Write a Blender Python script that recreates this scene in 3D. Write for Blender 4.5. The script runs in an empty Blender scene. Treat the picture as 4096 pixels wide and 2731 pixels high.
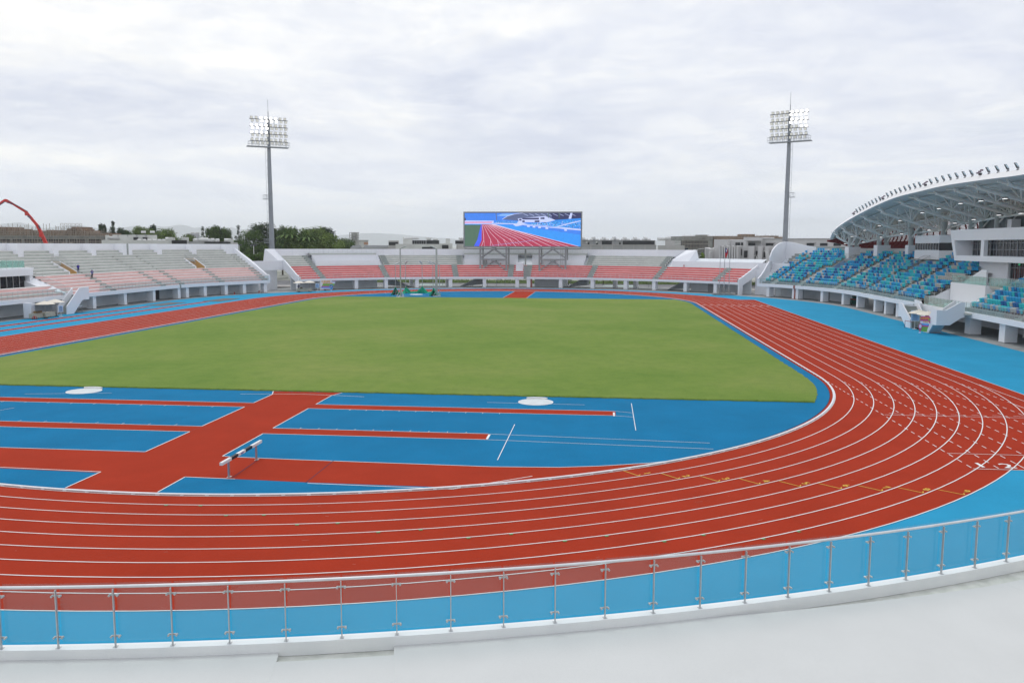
import bpy, bmesh, math, random
import numpy as np
from mathutils import Vector, Matrix
C = bpy.context.scene.collection
R_ = math.radians
random.seed(7)
# ------------------------------------------------------------------ camera
W, H = 4096.0, 2731.0
FOC, CX, CY, CZ = 0.8216448, -110.7510, -19.1197, 10.2755
YAW, PITCH, ROLL = 0.1046363, 0.1133448, 0.0028240
_f = Vector((math.cos(YAW)*math.cos(PITCH), math.sin(YAW)*math.cos(PITCH), -math.sin(PITCH)))
_r = Vector((math.sin(YAW), -math.cos(YAW), 0)); _u = _r.cross(_f)
_R = _r*math.cos(ROLL)+_u*math.sin(ROLL); _U = -_r*math.sin(ROLL)+_u*math.cos(ROLL)
CAM = Vector((CX, CY, CZ))
cd = bpy.data.cameras.new('camera'); cam = bpy.data.objects.new('camera', cd); C.objects.link(cam)
cd.sensor_width = 36; cd.lens = 36*FOC; cd.clip_end = 30000; cd.clip_start = 0.1
m = Matrix((( _R.x, _U.x, -_f.x, CX), (_R.y, _U.y, -_f.y, CY), (_R.z, _U.z, -_f.z, CZ), (0, 0, 0, 1)))
cam.matrix_world = m
bpy.context.scene.camera = cam
# ------------------------------------------------------------------ world, sun, exposure
SUN_EL, SUN_AZ = R_(60), R_(28)      # direction the light comes from, azimuth counted from +X
w = bpy.data.worlds.new('World'); bpy.context.scene.world = w; w.use_nodes = True
nt = w.node_tree; N = nt.nodes; L = nt.links
for n in list(N): N.remove(n)
def nd(t, **k):
    n = N.new(t)
    for a, b in k.items(): setattr(n, a, b)
    return n
out = nd('ShaderNodeOutputWorld'); bg = nd('ShaderNodeBackground'); L.new(bg.outputs[0], out.inputs[0])
sky = nd('ShaderNodeTexSky'); sky.sky_type = 'NISHITA'; sky.sun_disc = False
sky.sun_elevation = SUN_EL; sky.sun_rotation = math.pi/2-SUN_AZ
sky.air_density = 1.2; sky.dust_density = 2.0
geo = nd('ShaderNodeTexCoord'); sep = nd('ShaderNodeSeparateXYZ'); L.new(geo.outputs['Generated'], sep.inputs[0])
def mth(op, a, b=None, c=None):
    n = nd('ShaderNodeMath', operation=op)
    for i, v in enumerate((a, b, c)):
        if v is None: continue
        if isinstance(v, (int, float)): n.inputs[i].default_value = v
        else: L.new(v, n.inputs[i])
    return n.outputs[0]
zz = mth('MAXIMUM', sep.outputs[2], 0.0); zz = mth('ADD', zz, 0.10)
cx = mth('DIVIDE', sep.outputs[0], zz); cy = mth('DIVIDE', sep.outputs[1], zz)
cmb = nd('ShaderNodeCombineXYZ'); L.new(cx, cmb.inputs[0]); L.new(cy, cmb.inputs[1])
def noise(scale, det, rough, off, dist=0.0, vec=None):
    mp = nd('ShaderNodeMapping'); L.new(vec or cmb.outputs[0], mp.inputs[0]); mp.inputs['Location'].default_value = off
    n = nd('ShaderNodeTexNoise'); L.new(mp.outputs[0], n.inputs['Vector'])
    n.inputs['Scale'].default_value = scale; n.inputs['Detail'].default_value = det
    n.inputs['Roughness'].default_value = rough; n.inputs['Distortion'].default_value = dist
    return n.outputs[0]
def ramp(src, stops):
    r = nd('ShaderNodeValToRGB'); L.new(src, r.inputs[0]); e = r.color_ramp.elements
    e[0].position, e[0].color = stops[0][0], (*stops[0][1], 1); e[1].position, e[1].color = stops[-1][0], (*stops[-1][1], 1)
    for p, c in stops[1:-1]:
        q = e.new(p); q.color = (*c, 1)
    return r.outputs[0]
def mix(fac, a, b, mode='MIX'):
    n = nd('ShaderNodeMix', data_type='RGBA', blend_type=mode)
    if isinstance(fac, (int, float)): n.inputs[0].default_value = fac
    else: L.new(fac, n.inputs[0])
    for i, v in ((6, a), (7, b)):
        if isinstance(v, tuple): n.inputs[i].default_value = (*v, 1)
        else: L.new(v, n.inputs[i])
    return n.outputs[2]
n1 = noise(0.62, 9, 0.60, (3.1, 1.7, 0), 0.5); n2 = noise(2.6, 9, 0.62, (7.3, 2.2, 4), 0.4)
big = ramp(n1, [(0.33, (0.62, 0.665, 0.79)), (0.44, (0.73, 0.765, 0.86)), (0.54, (0.815, 0.84, 0.90)), (0.66, (0.95, 0.945, 0.93))])
fine = ramp(n2, [(0.34, (0.90, 0.915, 0.95)), (0.50, (0.985, 0.99, 1)), (0.62, (1.08, 1.07, 1.04))])
cl = mix(1.0, big, fine, 'MULTIPLY')
hz = ramp(sep.outputs[2], [(0.0, (0.88, 0.98, 1.14)), (0.05, (0.84, 0.90, 1.00)), (0.16, (0.84, 0.87, 0.93))])
hf = nd('ShaderNodeMapRange'); L.new(sep.outputs[2], hf.inputs[0]); hf.inputs[1].default_value = 0.0; hf.inputs[2].default_value = 0.14
hf.inputs[3].default_value = 0.7; hf.inputs[4].default_value = 0.0
cl = mix(hf.outputs[0], cl, hz)
# a bank of low bright cloud and pale blue gaps
n3 = noise(0.9, 6, 0.6, (1.3, 9.2, 2), 0.2)
gap = nd('ShaderNodeMapRange'); L.new(n3, gap.inputs[0]); gap.inputs[1].default_value = 0.60; gap.inputs[2].default_value = 0.80
gap.inputs[3].default_value = 0.0; gap.inputs[4].default_value = 0.55
sk = nd('ShaderNodeVectorMath', operation='SCALE'); L.new(sky.outputs[0], sk.inputs[0]); sk.inputs['Scale'].default_value = 0.10
cl = mix(gap.outputs[0], cl, mix(0.55, sk.outputs[0], (0.60, 0.70, 0.86)))
dt = nd('ShaderNodeVectorMath', operation='DOT_PRODUCT'); L.new(geo.outputs['Generated'], dt.inputs[0]); dt.inputs[1].default_value = Vector((0.80, 0.50, 0.33)).normalized()
gw = nd('ShaderNodeMapRange'); L.new(dt.outputs['Value'], gw.inputs[0]); gw.inputs[1].default_value = 0.86; gw.inputs[2].default_value = 1.0; gw.inputs[3].default_value = 0.0; gw.inputs[4].default_value = 1.0
cl = mix(gw.outputs[0], cl, mix(1.0, cl, (1.11, 1.09, 1.04), 'MULTIPLY'))
L.new(cl, bg.inputs[0]); bg.inputs[1].default_value = 1.0
sd = bpy.data.lights.new('sun', 'SUN'); sun = bpy.data.objects.new('sun', sd); C.objects.link(sun)
sd.energy = 1.0; sd.angle = R_(25); sd.color = (1, 0.97, 0.92)
sun.rotation_euler = Vector((math.cos(SUN_EL)*math.cos(SUN_AZ), math.cos(SUN_EL)*math.sin(SUN_AZ), math.sin(SUN_EL))).to_track_quat('Z', 'Y').to_euler()
vs = bpy.context.scene.view_settings; vs.view_transform = 'Standard'; vs.look = 'None'; vs.gamma = 1; vs.exposure = 0.12
sc = bpy.context.scene
sc.cycles.volume_bounces = 2; sc.cycles.max_bounces = 8; sc.cycles.transparent_max_bounces = 24; sc.cycles.use_denoising = True
# ------------------------------------------------------------------ helpers: photo pixel -> point in the place
def ray(px, py): return _f*FOC + _R*((px-W/2)/W) - _U*((py-H/2)/W)
def at_z(px, py, z=0.0): d = ray(px, py); return CAM + d*((z-CZ)/d.z)
def at_x(px, py, x): d = ray(px, py); return CAM + d*((x-CX)/d.x)
def at_y(px, py, y): d = ray(px, py); return CAM + d*((y-CY)/d.y)
def at_d(px, py, D): d = ray(px, py); return CAM + d*(D/math.hypot(d.x, d.y))
def at_pl(px, py, P, n):
    d = ray(px, py); n = Vector(n); return CAM + d*((Vector(P)-CAM).dot(n)/d.dot(n))
# ------------------------------------------------------------------ materials
MATS = {}
def mat(name, col, rough=0.7, var=0.08, scale=3.0, bump=0.0, bscale=None, metal=0.0, spec=0.4, col2=None, thr=None, stretch=None, world=True, emit=0):
    if name in MATS: return MATS[name]
    M = bpy.data.materials.new(name); M.use_nodes = True; t = M.node_tree; b = t.nodes['Principled BSDF']
    b.inputs['Roughness'].default_value = rough; b.inputs['Metallic'].default_value = metal
    b.inputs['Specular IOR Level'].default_value = spec
    g = t.nodes.new('ShaderNodeNewGeometry' if world else 'ShaderNodeTexCoord')
    src = g.outputs['Position'] if world else g.outputs['Object']
    mp = t.nodes.new('ShaderNodeMapping'); t.links.new(src, mp.inputs[0])
    if stretch: mp.inputs['Scale'].default_value = stretch
    n = t.nodes.new('ShaderNodeTexNoise'); n.inputs['Scale'].default_value = scale; n.inputs['Detail'].default_value = 6; n.inputs['Roughness'].default_value = 0.6
    t.links.new(mp.outputs[0], n.inputs['Vector'])
    r = t.nodes.new('ShaderNodeValToRGB'); t.links.new(n.outputs[0], r.inputs[0])
    lo = tuple(c*(1-var) for c in col); hi = tuple(min(1, c*(1+var)) for c in (col2 or col))
    r.color_ramp.elements[0].position = (thr or (0.35, 0.65))[0]; r.color_ramp.elements[1].position = (thr or (0.35, 0.65))[1]
    r.color_ramp.elements[0].color = (*lo, 1); r.color_ramp.elements[1].color = (*hi, 1)
    nb = t.nodes.new('ShaderNodeTexNoise'); nb.inputs['Scale'].default_value = scale*.17; nb.inputs['Detail'].default_value = 5; nb.inputs['Distortion'].default_value = .6
    nf = t.nodes.new('ShaderNodeTexNoise'); nf.inputs['Scale'].default_value = max(8.0, scale*30); nf.inputs['Detail'].default_value = 2
    t.links.new(mp.outputs[0], nb.inputs['Vector']); t.links.new(mp.outputs[0], nf.inputs['Vector'])
    ad = t.nodes.new('ShaderNodeMath'); ad.operation = 'ADD'; t.links.new(nb.outputs[0], ad.inputs[0]); t.links.new(nf.outputs[0], ad.inputs[1])
    mr2 = t.nodes.new('ShaderNodeMapRange'); mr2.inputs[1].default_value = .75; mr2.inputs[2].default_value = 1.25; mr2.inputs[3].default_value = 1-var*.8; mr2.inputs[4].default_value = 1+var*.8; t.links.new(ad.outputs[0], mr2.inputs[0])
    vm2 = t.nodes.new('ShaderNodeVectorMath'); vm2.operation = 'SCALE'; t.links.new(r.outputs[0], vm2.inputs[0]); t.links.new(mr2.outputs[0], vm2.inputs['Scale'])
    t.links.new(vm2.outputs[0], b.inputs['Base Color'])
    if bump:
        n2 = t.nodes.new('ShaderNodeTexNoise'); n2.inputs['Scale'].default_value = bscale or scale*8; n2.inputs['Detail'].default_value = 4
        t.links.new(src, n2.inputs['Vector'])
        bp = t.nodes.new('ShaderNodeBump'); bp.inputs['Strength'].default_value = bump; bp.inputs['Distance'].default_value = 0.01
        t.links.new(n2.outputs[0], bp.inputs['Height']); t.links.new(bp.outputs[0], b.inputs['Normal'])
    if emit:
        t.links.new(r.outputs[0], b.inputs['Emission Color']); b.inputs['Emission Strength'].default_value = emit
    MATS[name] = M; return M
def glassmat(name, tint, opac, rough=0.02, haze=(0.8, 0.85, 0.85)):
    if name in MATS: return MATS[name]
    M = bpy.data.materials.new(name); M.use_nodes = True; t = M.node_tree
    for n in list(t.nodes): t.nodes.remove(n)
    o = t.nodes.new('ShaderNodeOutputMaterial'); tr = t.nodes.new('ShaderNodeBsdfTransparent'); tr.inputs[0].default_value = (*tint, 1)
    gl = t.nodes.new('ShaderNodeBsdfGlossy'); gl.inputs['Roughness'].default_value = rough
    df = t.nodes.new('ShaderNodeBsdfDiffuse')
    g = t.nodes.new('ShaderNodeNewGeometry'); n = t.nodes.new('ShaderNodeTexNoise'); n.inputs['Scale'].default_value = 1.5
    t.links.new(g.outputs['Position'], n.inputs['Vector']); r = t.nodes.new('ShaderNodeValToRGB'); t.links.new(n.outputs[0], r.inputs[0])
    r.color_ramp.elements[0].color = (*[c*0.85 for c in haze], 1); r.color_ramp.elements[1].color = (*haze, 1); t.links.new(r.outputs[0], df.inputs[0])
    vm = t.nodes.new('ShaderNodeVectorMath'); vm.operation = 'DOT_PRODUCT'; t.links.new(g.outputs['Normal'], vm.inputs[0]); t.links.new(g.outputs['Incoming'], vm.inputs[1])
    ab = t.nodes.new('ShaderNodeMath'); ab.operation = 'ABSOLUTE'; t.links.new(vm.outputs['Value'], ab.inputs[0])
    mr = t.nodes.new('ShaderNodeMath'); mr.operation = 'SUBTRACT'; mr.inputs[0].default_value = 1.0; t.links.new(ab.outputs[0], mr.inputs[1])
    pw = t.nodes.new('ShaderNodeMath'); pw.operation = 'POWER'; t.links.new(mr.outputs[0], pw.inputs[0]); pw.inputs[1].default_value = 5
    fr = t.nodes.new('ShaderNodeMath'); fr.operation = 'MULTIPLY_ADD'; t.links.new(pw.outputs[0], fr.inputs[0]); fr.inputs[1].default_value = 0.7; fr.inputs[2].default_value = 0.05
    m1 = t.nodes.new('ShaderNodeMixShader'); m1.inputs[0].default_value = opac; t.links.new(tr.outputs[0], m1.inputs[1]); t.links.new(df.outputs[0], m1.inputs[2])
    m2 = t.nodes.new('ShaderNodeMixShader'); t.links.new(fr.outputs[0], m2.inputs[0]); t.links.new(m1.outputs[0], m2.inputs[1]); t.links.new(gl.outputs[0], m2.inputs[2])
    t.links.new(m2.outputs[0], o.inputs[0]); MATS[name] = M; return M
M_TRACK = mat('red_track', (0.362, 0.037, 0.015), 0.9, 0.06, 0.35, 0.35, 60, spec=0.05)
M_LBLUE = mat('light_blue_surface', (0.030, 0.300, 0.50), 0.9, 0.05, 0.25, 0.3, 60, spec=0.05)
M_DBLUE = mat('deep_blue_surface', (0.009, 0.172, 0.345), 0.9, 0.07, 0.3, 0.3, 60, spec=0.05)
M_LINE = mat('white_line_paint', (0.80, 0.80, 0.78), 0.6, 0.05, 2)
M_YEL = mat('yellow_line_paint', (0.75, 0.45, 0.04), 0.6, 0.05, 2)
M_ORL = mat('orange_line_paint', (0.75, 0.22, 0.03), 0.6, 0.05, 2)
M_GRN = mat('green_line_paint', (0.08, 0.22, 0.05), 0.6, 0.05, 2)
M_CONC = mat('grey_concrete', (0.30, 0.31, 0.305), 0.85, 0.16, 0.5, 0.2, 20)
M_CONC2 = mat('terrace_concrete', (0.47, 0.49, 0.455), 0.85, 0.08, 0.8, 0.2, 20)
M_STEP = mat('step_concrete', (0.34, 0.37, 0.35), 0.85, 0.10, 2.0)
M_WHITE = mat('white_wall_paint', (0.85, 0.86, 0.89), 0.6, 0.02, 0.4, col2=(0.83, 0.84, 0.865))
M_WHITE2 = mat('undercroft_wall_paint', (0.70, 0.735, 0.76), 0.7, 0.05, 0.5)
M_FLOORW = mat('pale_terrace_coating', (0.60, 0.605, 0.585), 0.7, 0.02, 0.6, 0.08, 8)
M_RED = mat('coral_red_riser', (0.68, 0.115, 0.115), 0.8, 0.10, 0.9, col2=(0.68, 0.14, 0.14))
M_PINK = mat('pale_pink_riser', (0.78, 0.50, 0.475), 0.8, 0.06, 0.8)
M_NOSE = mat('white_row_edge', (0.78, 0.77, 0.74), 0.7, 0.06, 1.5)
M_STEEL = mat('grey_painted_steel', (0.30, 0.32, 0.34), 0.45, 0.06, 2, metal=0.2)
M_STAIN = mat('brushed_stainless_steel', (0.52, 0.53, 0.53), 0.35, 0.06, 4, metal=0.7)
M_WSTEEL = mat('white_painted_steel', (0.60, 0.64, 0.65), 0.5, 0.05, 2)
M_DARK = mat('dark_metal', (0.03, 0.03, 0.035), 0.5, 0.1, 3)
M_BLACKG = mat('dark_window_glass', (0.014, 0.016, 0.022), 0.08, 0.2, 0.6, spec=0.3)
M_GLASS = glassmat('clear_railing_glass', (0.84, 0.95, 0.955), 0.085, haze=(.50, .64, .66))
M_GLASS2 = glassmat('greenish_railing_glass', (0.80, 0.93, 0.89), 0.22, haze=(0.6, 0.82, 0.78))
# ------------------------------------------------------------------ mesh builder
class MB:
    def __init__(s): s.v = []; s.f = []; s.m = []
    def poly(s, pts, mi=0):
        b = len(s.v); s.v += [tuple(p) for p in pts]; s.f.append(tuple(range(b, b+len(pts)))); s.m.append(mi); return s
    def hexa(s, p, mi=0):     # 8 points: bottom ring 0-3, top ring 4-7
        b = len(s.v); s.v += [tuple(q) for q in p]
        for f in ((3, 2, 1, 0), (4, 5, 6, 7), (0, 1, 5, 4), (1, 2, 6, 5), (2, 3, 7, 6), (3, 0, 4, 7)):
            s.f.append(tuple(b+i for i in f)); s.m.append(mi)
        return s
    def box(s, c, size, rz=0.0, mi=0, rx=0.0):
        hx, hy, hz = size[0]/2, size[1]/2, size[2]/2
        Mx = Matrix.Rotation(rz, 3, 'Z') @ Matrix.Rotation(rx, 3, 'X'); c = Vector(c)
        return s.hexa([c+Mx@Vector(q) for q in ((-hx, -hy, -hz), (hx, -hy, -hz), (hx, hy, -hz), (-hx, hy, -hz), (-hx, -hy, hz), (hx, -hy, hz), (hx, hy, hz), (-hx, hy, hz))], mi)
    def tube(s, a, b, r, n=8, mi=0, r2=None, cap=True):
        a = Vector(a); b = Vector(b); d = (b-a)
        if d.length < 1e-6: return s
        d.normalize(); up = Vector((0, 0, 1)) if abs(d.z) < 0.95 else Vector((1, 0, 0))
        x = d.cross(up).normalized(); y = d.cross(x); r2 = r if r2 is None else r2; o = len(s.v)
        for P, q in ((a, r), (b, r2)):
            for i in range(n):
                t = 2*math.pi*i/n; s.v.append(tuple(P+x*math.cos(t)*q+y*math.sin(t)*q))
        for i in range(n):
            j = (i+1) % n; s.f.append((o+i, o+j, o+n+j, o+n+i)); s.m.append(mi)
        if cap:
            c = len(s.v); s.v += s.v[o:o+2*n]
            s.f.append(tuple(c+i for i in range(n))[::-1]); s.m.append(mi); s.f.append(tuple(c+n+i for i in range(n))); s.m.append(mi)
        return s
    def path(s, pts, r, n=6, mi=0):
        for a, b in zip(pts, pts[1:]): s.tube(a, b, r, n, mi)
        return s
    def sweep(s, path, prof, mis=None, closed=False):   # path [(x,y,nx,ny)], prof [(d,z)]
        o = len(s.v); k = len(prof)
        for (x, y, nx, ny) in path:
            for (d, z) in prof: s.v.append((x+nx*d, y+ny*d, z))
        segs = k if closed else k-1
        for i in range(len(path)-1):
            for j in range(segs):
                j2 = (j+1) % k
                s.f.append((o+i*k+j, o+i*k+j2, o+(i+1)*k+j2, o+(i+1)*k+j)); s.m.append(mis[j] if mis else 0)
        if closed:
            s.f.append(tuple(o+j for j in range(k))); s.m.append(mis[0] if mis else 0)
            s.f.append(tuple(o+(len(path)-1)*k+j for j in range(k))[::-1]); s.m.append(mis[0] if mis else 0)
        return s
    def extr(s, pts, vec, mi=0):          # polygon extruded along vec, closed
        o = len(s.v); n = len(pts); vec = Vector(vec)
        s.v += [tuple(p) for p in pts]+[tuple(Vector(p)+vec) for p in pts]
        s.f.append(tuple(range(o, o+n))[::-1]); s.m.append(mi); s.f.append(tuple(range(o+n, o+2*n))); s.m.append(mi)
        for i in range(n):
            j = (i+1) % n; s.f.append((o+i, o+j, o+n+j, o+n+i)); s.m.append(mi)
        return s
    def pieces(s):          # groups of faces that lie far apart from one another
        n = len(s.v); par = list(range(n))
        def fd(a):
            while par[a] != a: par[a] = par[par[a]]; a = par[a]
            return a
        for f in s.f:
            r0 = fd(f[0])
            for q in f[1:]: par[fd(q)] = r0
        ids = {}; lab = [ids.setdefault(fd(f[0]), len(ids)) for f in s.f]; k = len(ids)
        if k < 2 or k > 700: return None
        lo = np.full((k, 3), np.inf); hi = np.full((k, 3), -np.inf)
        for f, l in zip(s.f, lab):
            for q in f: p = s.v[q]; lo[l] = np.minimum(lo[l], p); hi[l] = np.maximum(hi[l], p)
        size = (hi-lo).max(axis=1); gap = np.maximum(0, np.maximum(lo[:, None]-hi[None], lo[None]-hi[:, None]))
        near = np.sqrt((gap**2).sum(2)) <= np.maximum(.02, .5*np.maximum(size[:, None], size[None])); g = [-1]*k; c = 0
        for i in range(k):
            if g[i] >= 0: continue
            st = [i]; g[i] = c
            while st:
                a = st.pop()
                for b in np.nonzero(near[a])[0]:
                    if g[b] < 0: g[b] = c; st.append(int(b))
            c += 1
        if c < 2: return None
        out = [MB() for _ in range(c)]; mp = [{} for _ in range(c)]
        for f, l, mi in zip(s.f, lab, s.m):
            j = g[l]; o = out[j]; ff = []
            for q in f:
                if q not in mp[j]: mp[j][q] = len(o.v); o.v.append(s.v[q])
                ff.append(mp[j][q])
            o.f.append(tuple(ff)); o.m.append(mi)
        return out
    def build(s, name, mats, parent=None, smooth=False, fix=True, nosplit=False):
        if parent is not None and not nosplit and name not in ('crown', 'scaffolding', 'net', 'display', 'slat_screen', 'purlins'):
            ps = s.pieces()
            if ps: return [q.build(name, mats, parent, smooth, fix, True) for q in ps][0]
        me = bpy.data.meshes.new(name); me.from_pydata(s.v, [], s.f)
        for mm in (mats if isinstance(mats, (list, tuple)) else [mats]): me.materials.append(mm)
        me.polygons.foreach_set('material_index', s.m)
        if fix:
            bm = bmesh.new(); bm.from_mesh(me); bmesh.ops.recalc_face_normals(bm, faces=bm.faces); bm.to_mesh(me); bm.free()
        if smooth: me.polygons.foreach_set('use_smooth', [True]*len(me.polygons))
        o = bpy.data.objects.new(name, me); C.objects.link(o)
        if parent: o.parent = parent; o.matrix_parent_inverse = Matrix.Translation(-Vector(parent.location)) if True else Matrix()
        return o
def tag(o, label=None, cat=None, group=None, kind=None):
    if label: o['label'] = label
    if cat: o['category'] = cat
    if group: o['group'] = group
    if kind: o['kind'] = kind
    return o
def thing(name, label, cat, loc=(0, 0, 0), group=None):
    o = bpy.data.objects.new(name, None); C.objects.link(o); o.location = loc; o.empty_display_size = 0.2
    return tag(o, label, cat, group)
def struct(o): o['kind'] = 'structure'; return o
def subparent(o, p):   # p is a mesh part built in world coordinates
    o.parent = p; return o
def copy_tree(o, parent=None, loc=None, rz=None):
    c = o.copy(); C.objects.link(c)
    if parent: c.parent = parent
    if loc is not None: c.location = loc
    if rz is not None: c.rotation_euler = (0, 0, rz)
    for ch in list(o.children): copy_tree(ch, c)
    return c
# ------------------------------------------------------------------ the running track
S, RK = 42.195, 36.5
def oval(r, n=64, a=0.0):
    p = []
    for i in range(n+1): t = -math.pi/2+math.pi*i/n; p.append((S+r*math.cos(t), r*math.sin(t)))
    for i in range(n+1): t = math.pi/2+math.pi*i/n; p.append((-S+r*math.cos(t), r*math.sin(t)))
    return p
def ring(mb, r0, r1, z, mi=0, n=96):
    A = oval(r0, n); B = oval(r1, n); k = len(A)
    for i in range(k):
        j = (i+1) % k; mb.poly([(*A[i], z), (*A[j], z), (*B[j], z), (*B[i], z)], mi)
def rect(mb, x0, y0, x1, y1, z, mi=0): mb.poly([(x0, y0, z), (x1, y0, z), (x1, y1, z), (x0, y1, z)], mi)
def pline(mb, a, b, wd, z, mi=0):
    a = Vector(a[:2]); b = Vector(b[:2]); d = (b-a).normalized(); n = Vector((-d.y, d.x))*wd/2
    mb.poly([(*(a-n), z), (*(b-n), z), (*(b+n), z), (*(a+n), z)], mi)
# front line of the grandstands
def fr(sg, s):
    if s <= 90:
        t = R_(s); y = math.sin(t)*sg; e = 1.5 if y > 0 else 2.3
        r = 60+e*abs(math.sin(t))**6
        return (36+r*math.cos(t), r*math.sin(t)*sg, math.cos(t), math.sin(t)*sg)
    return (36-(s-90), sg*(61.5 if sg > 0 else 62.3), 0.0, float(sg))
def path(sg, s0, s1, st=1.5):
    n = max(1, int(math.ceil(abs(s1-s0)/st))); return [fr(sg, s0+(s1-s0)*i/n) for i in range(n+1)]
def P(sg, s, d, z): x, y, nx, ny = fr(sg, s); return Vector((x+nx*d, y+ny*d, z))
# ground, concourse and coloured surfaces
g = MB(); g.poly([(-4000, -16000, -1.0), (22000, -16000, -1.0), (22000, 16000, -1.0), (-4000, 16000, -1.0)])
struct(g.build('ground', mat('outer_ground', (0.24, 0.26, 0.20), 0.9, 0.25, 0.02, col2=(0.34, 0.34, 0.30))))
g = MB(); pts = [fr(1, s) for s in range(0, 91, 3)]
def podium(dist, z, yS=None):
    o = []
    for s in range(-90, 91, 3): x, y, nx, ny = fr(1, s) if s >= 0 else fr(-1, -s); o.append((x+nx*dist, y+ny*dist))
    for s in range(90, -91, -3):
        x, y, nx, ny = fr(1, s) if s >= 0 else fr(-1, -s); o.append((-(x+nx*dist), y+ny*dist))
    return [(a, b, z) for a, b in o]
g.extr(podium(15.0, -1.2), (0, 0, 1.2))
struct(g.build('concourse', M_CONC))
# light blue apron: the run-off between track and stands
g = MB(); A = []
for s in range(-90, 91, 3):
    x, y, nx, ny = fr(1, s) if s >= 0 else fr(-1, -s)
    dd = -1.6-2.2*max(0, math.cos(R_(s)))**1.0
    A.append((x+nx*dd, y+ny*dd, 0.004))
B = [(-x, y, z) for x, y, z in A[::-1]]
g.poly(A+B)
struct(g.build('run_off', M_LBLUE))
g = MB(); ring(g, 36.2, 47.48, 0.008)
rect(g, -70.45, -48.72, 55.6, -36.3, 0.0085)
struct(g.build('running_track', M_TRACK))
# infield: deep blue ends, grass between
g = MB(); _A = [(S+36.16*math.cos(t), 36.16*math.sin(t)) for t in [math.pi/2*i/60 for i in range(61)]]
_A = [(-x, y) for x, y in _A]+[(x, y) for x, y in _A[::-1]]
for (xa_, ya_), (xb_, yb_) in zip(_A, _A[1:]):
    if abs(xb_-xa_) > 1e-6: g.poly([(xa_, -ya_, .012), (xb_, -yb_, .012), (xb_, yb_, .012), (xa_, ya_, .012)])
struct(g.build('infield', M_DBLUE))
def grassmat():
    M = bpy.data.materials.new('mown_grass'); M.use_nodes = True; t = M.node_tree; b = t.nodes['Principled BSDF']
    b.inputs['Roughness'].default_value = 0.9; b.inputs['Specular IOR Level'].default_value = 0.15
    gg = t.nodes.new('ShaderNodeNewGeometry')
    def nz(sc, st, det):
        mp = t.nodes.new('ShaderNodeMapping'); mp.inputs['Scale'].default_value = st; t.links.new(gg.outputs['Position'], mp.inputs[0])
        n = t.nodes.new('ShaderNodeTexNoise'); n.inputs['Scale'].default_value = sc; n.inputs['Detail'].default_value = det; n.inputs['Roughness'].default_value = 0.62
        t.links.new(mp.outputs[0], n.inputs['Vector']); return n.outputs[0]
    def rp(src, stops):
        r = t.nodes.new('ShaderNodeValToRGB'); t.links.new(src, r.inputs[0]); e = r.color_ramp.elements
        e[0].position, e[0].color = stops[0][0], (*stops[0][1], 1); e[1].position, e[1].color = stops[-1][0], (*stops[-1][1], 1)
        for p, c in stops[1:-1]: q = e.new(p); q.color = (*c, 1)
        return r.outputs[0]
    a = rp(nz(0.055, (1, 1, 1), 7), [(0.32, (0.128, 0.218, 0.030)), (0.48, (0.162, 0.244, 0.040)), (0.66, (0.205, 0.262, 0.058))])
    bb = rp(nz(0.7, (1, 1, 1), 8), [(0.3, (0.86, 0.91, 0.82)), (0.5, (1, 1, 1)), (0.72, (1.12, 1.06, 1.06))])
    cc = rp(nz(14, (1, 1, 1), 3), [(0.3, (0.80, 0.84, 0.8)), (0.7, (1.15, 1.12, 1.1))])
    def mul(x, y):
        n = t.nodes.new('ShaderNodeMix'); n.data_type = 'RGBA'; n.blend_type = 'MULTIPLY'; n.inputs[0].default_value = 1
        t.links.new(x, n.inputs[6]); t.links.new(y, n.inputs[7]); return n.outputs[2]
    t.links.new(mul(mul(a, bb), cc), b.inputs['Base Color'])
    n2 = nz(22, (1, 1, 1), 2); bp = t.nodes.new('ShaderNodeBump'); bp.inputs['Strength'].default_value = 0.6; bp.inputs['Distance'].default_value = 0.03
    t.links.new(n2, bp.inputs['Height']); t.links.new(bp.outputs[0], b.inputs['Normal'])
    return M
M_GRASS = grassmat()
g = MB(); rr = 35.35; edge = []
def xlim(y): return S+math.sqrt(max(0, rr*rr-y*y))
yc = math.sqrt(rr*rr-(54.1-S)**2)
loop = []
y = -yc
nseg = 240
for i in range(nseg+1): yy = -yc+2*yc*i/nseg; loop.append((54.1+random.uniform(-.05, .05), yy))
for i in range(1, 40): t = math.asin(yc/rr)+(math.pi/2-math.asin(yc/rr))*i/40; loop.append((S+rr*math.cos(t)+random.uniform(-.06, .06), rr*math.sin(t)+random.uniform(-.06, .06)))
for i in range(200): loop.append((S-2*S*i/200, rr+random.uniform(-.06, .06)))
for i in range(1, 40): t = math.pi/2+(math.pi/2-math.asin(yc/rr))*i/40; loop.append((-S+rr*math.cos(t)+random.uniform(-.06, .06), rr*math.sin(t)+random.uniform(-.06, .06)))
for i in range(nseg+1): yy = yc-2*yc*i/nseg; loop.append((-54.1+random.uniform(-.08, .08), yy))
for i in range(1, 40): t = math.pi+math.asin(yc/rr)+(math.pi/2-math.asin(yc/rr))*i/40; loop.append((-S+rr*math.cos(t)+random.uniform(-.06, .06), rr*math.sin(t)+random.uniform(-.06, .06)))
for i in range(200): loop.append((-S+2*S*i/200, -rr+random.uniform(-.06, .06)))
for i in range(1, 40): t = -math.pi/2+(math.pi/2-math.asin(yc/rr))*i/40; loop.append((S+rr*math.cos(t), rr*math.sin(t)))
g.extr([(a, b, 0.013) for a, b in loop], (0, 0, 0.022))
tag(g.build('grass', M_GRASS), 'mown green infield grass inside the running track', 'grass', kind='stuff')
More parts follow.
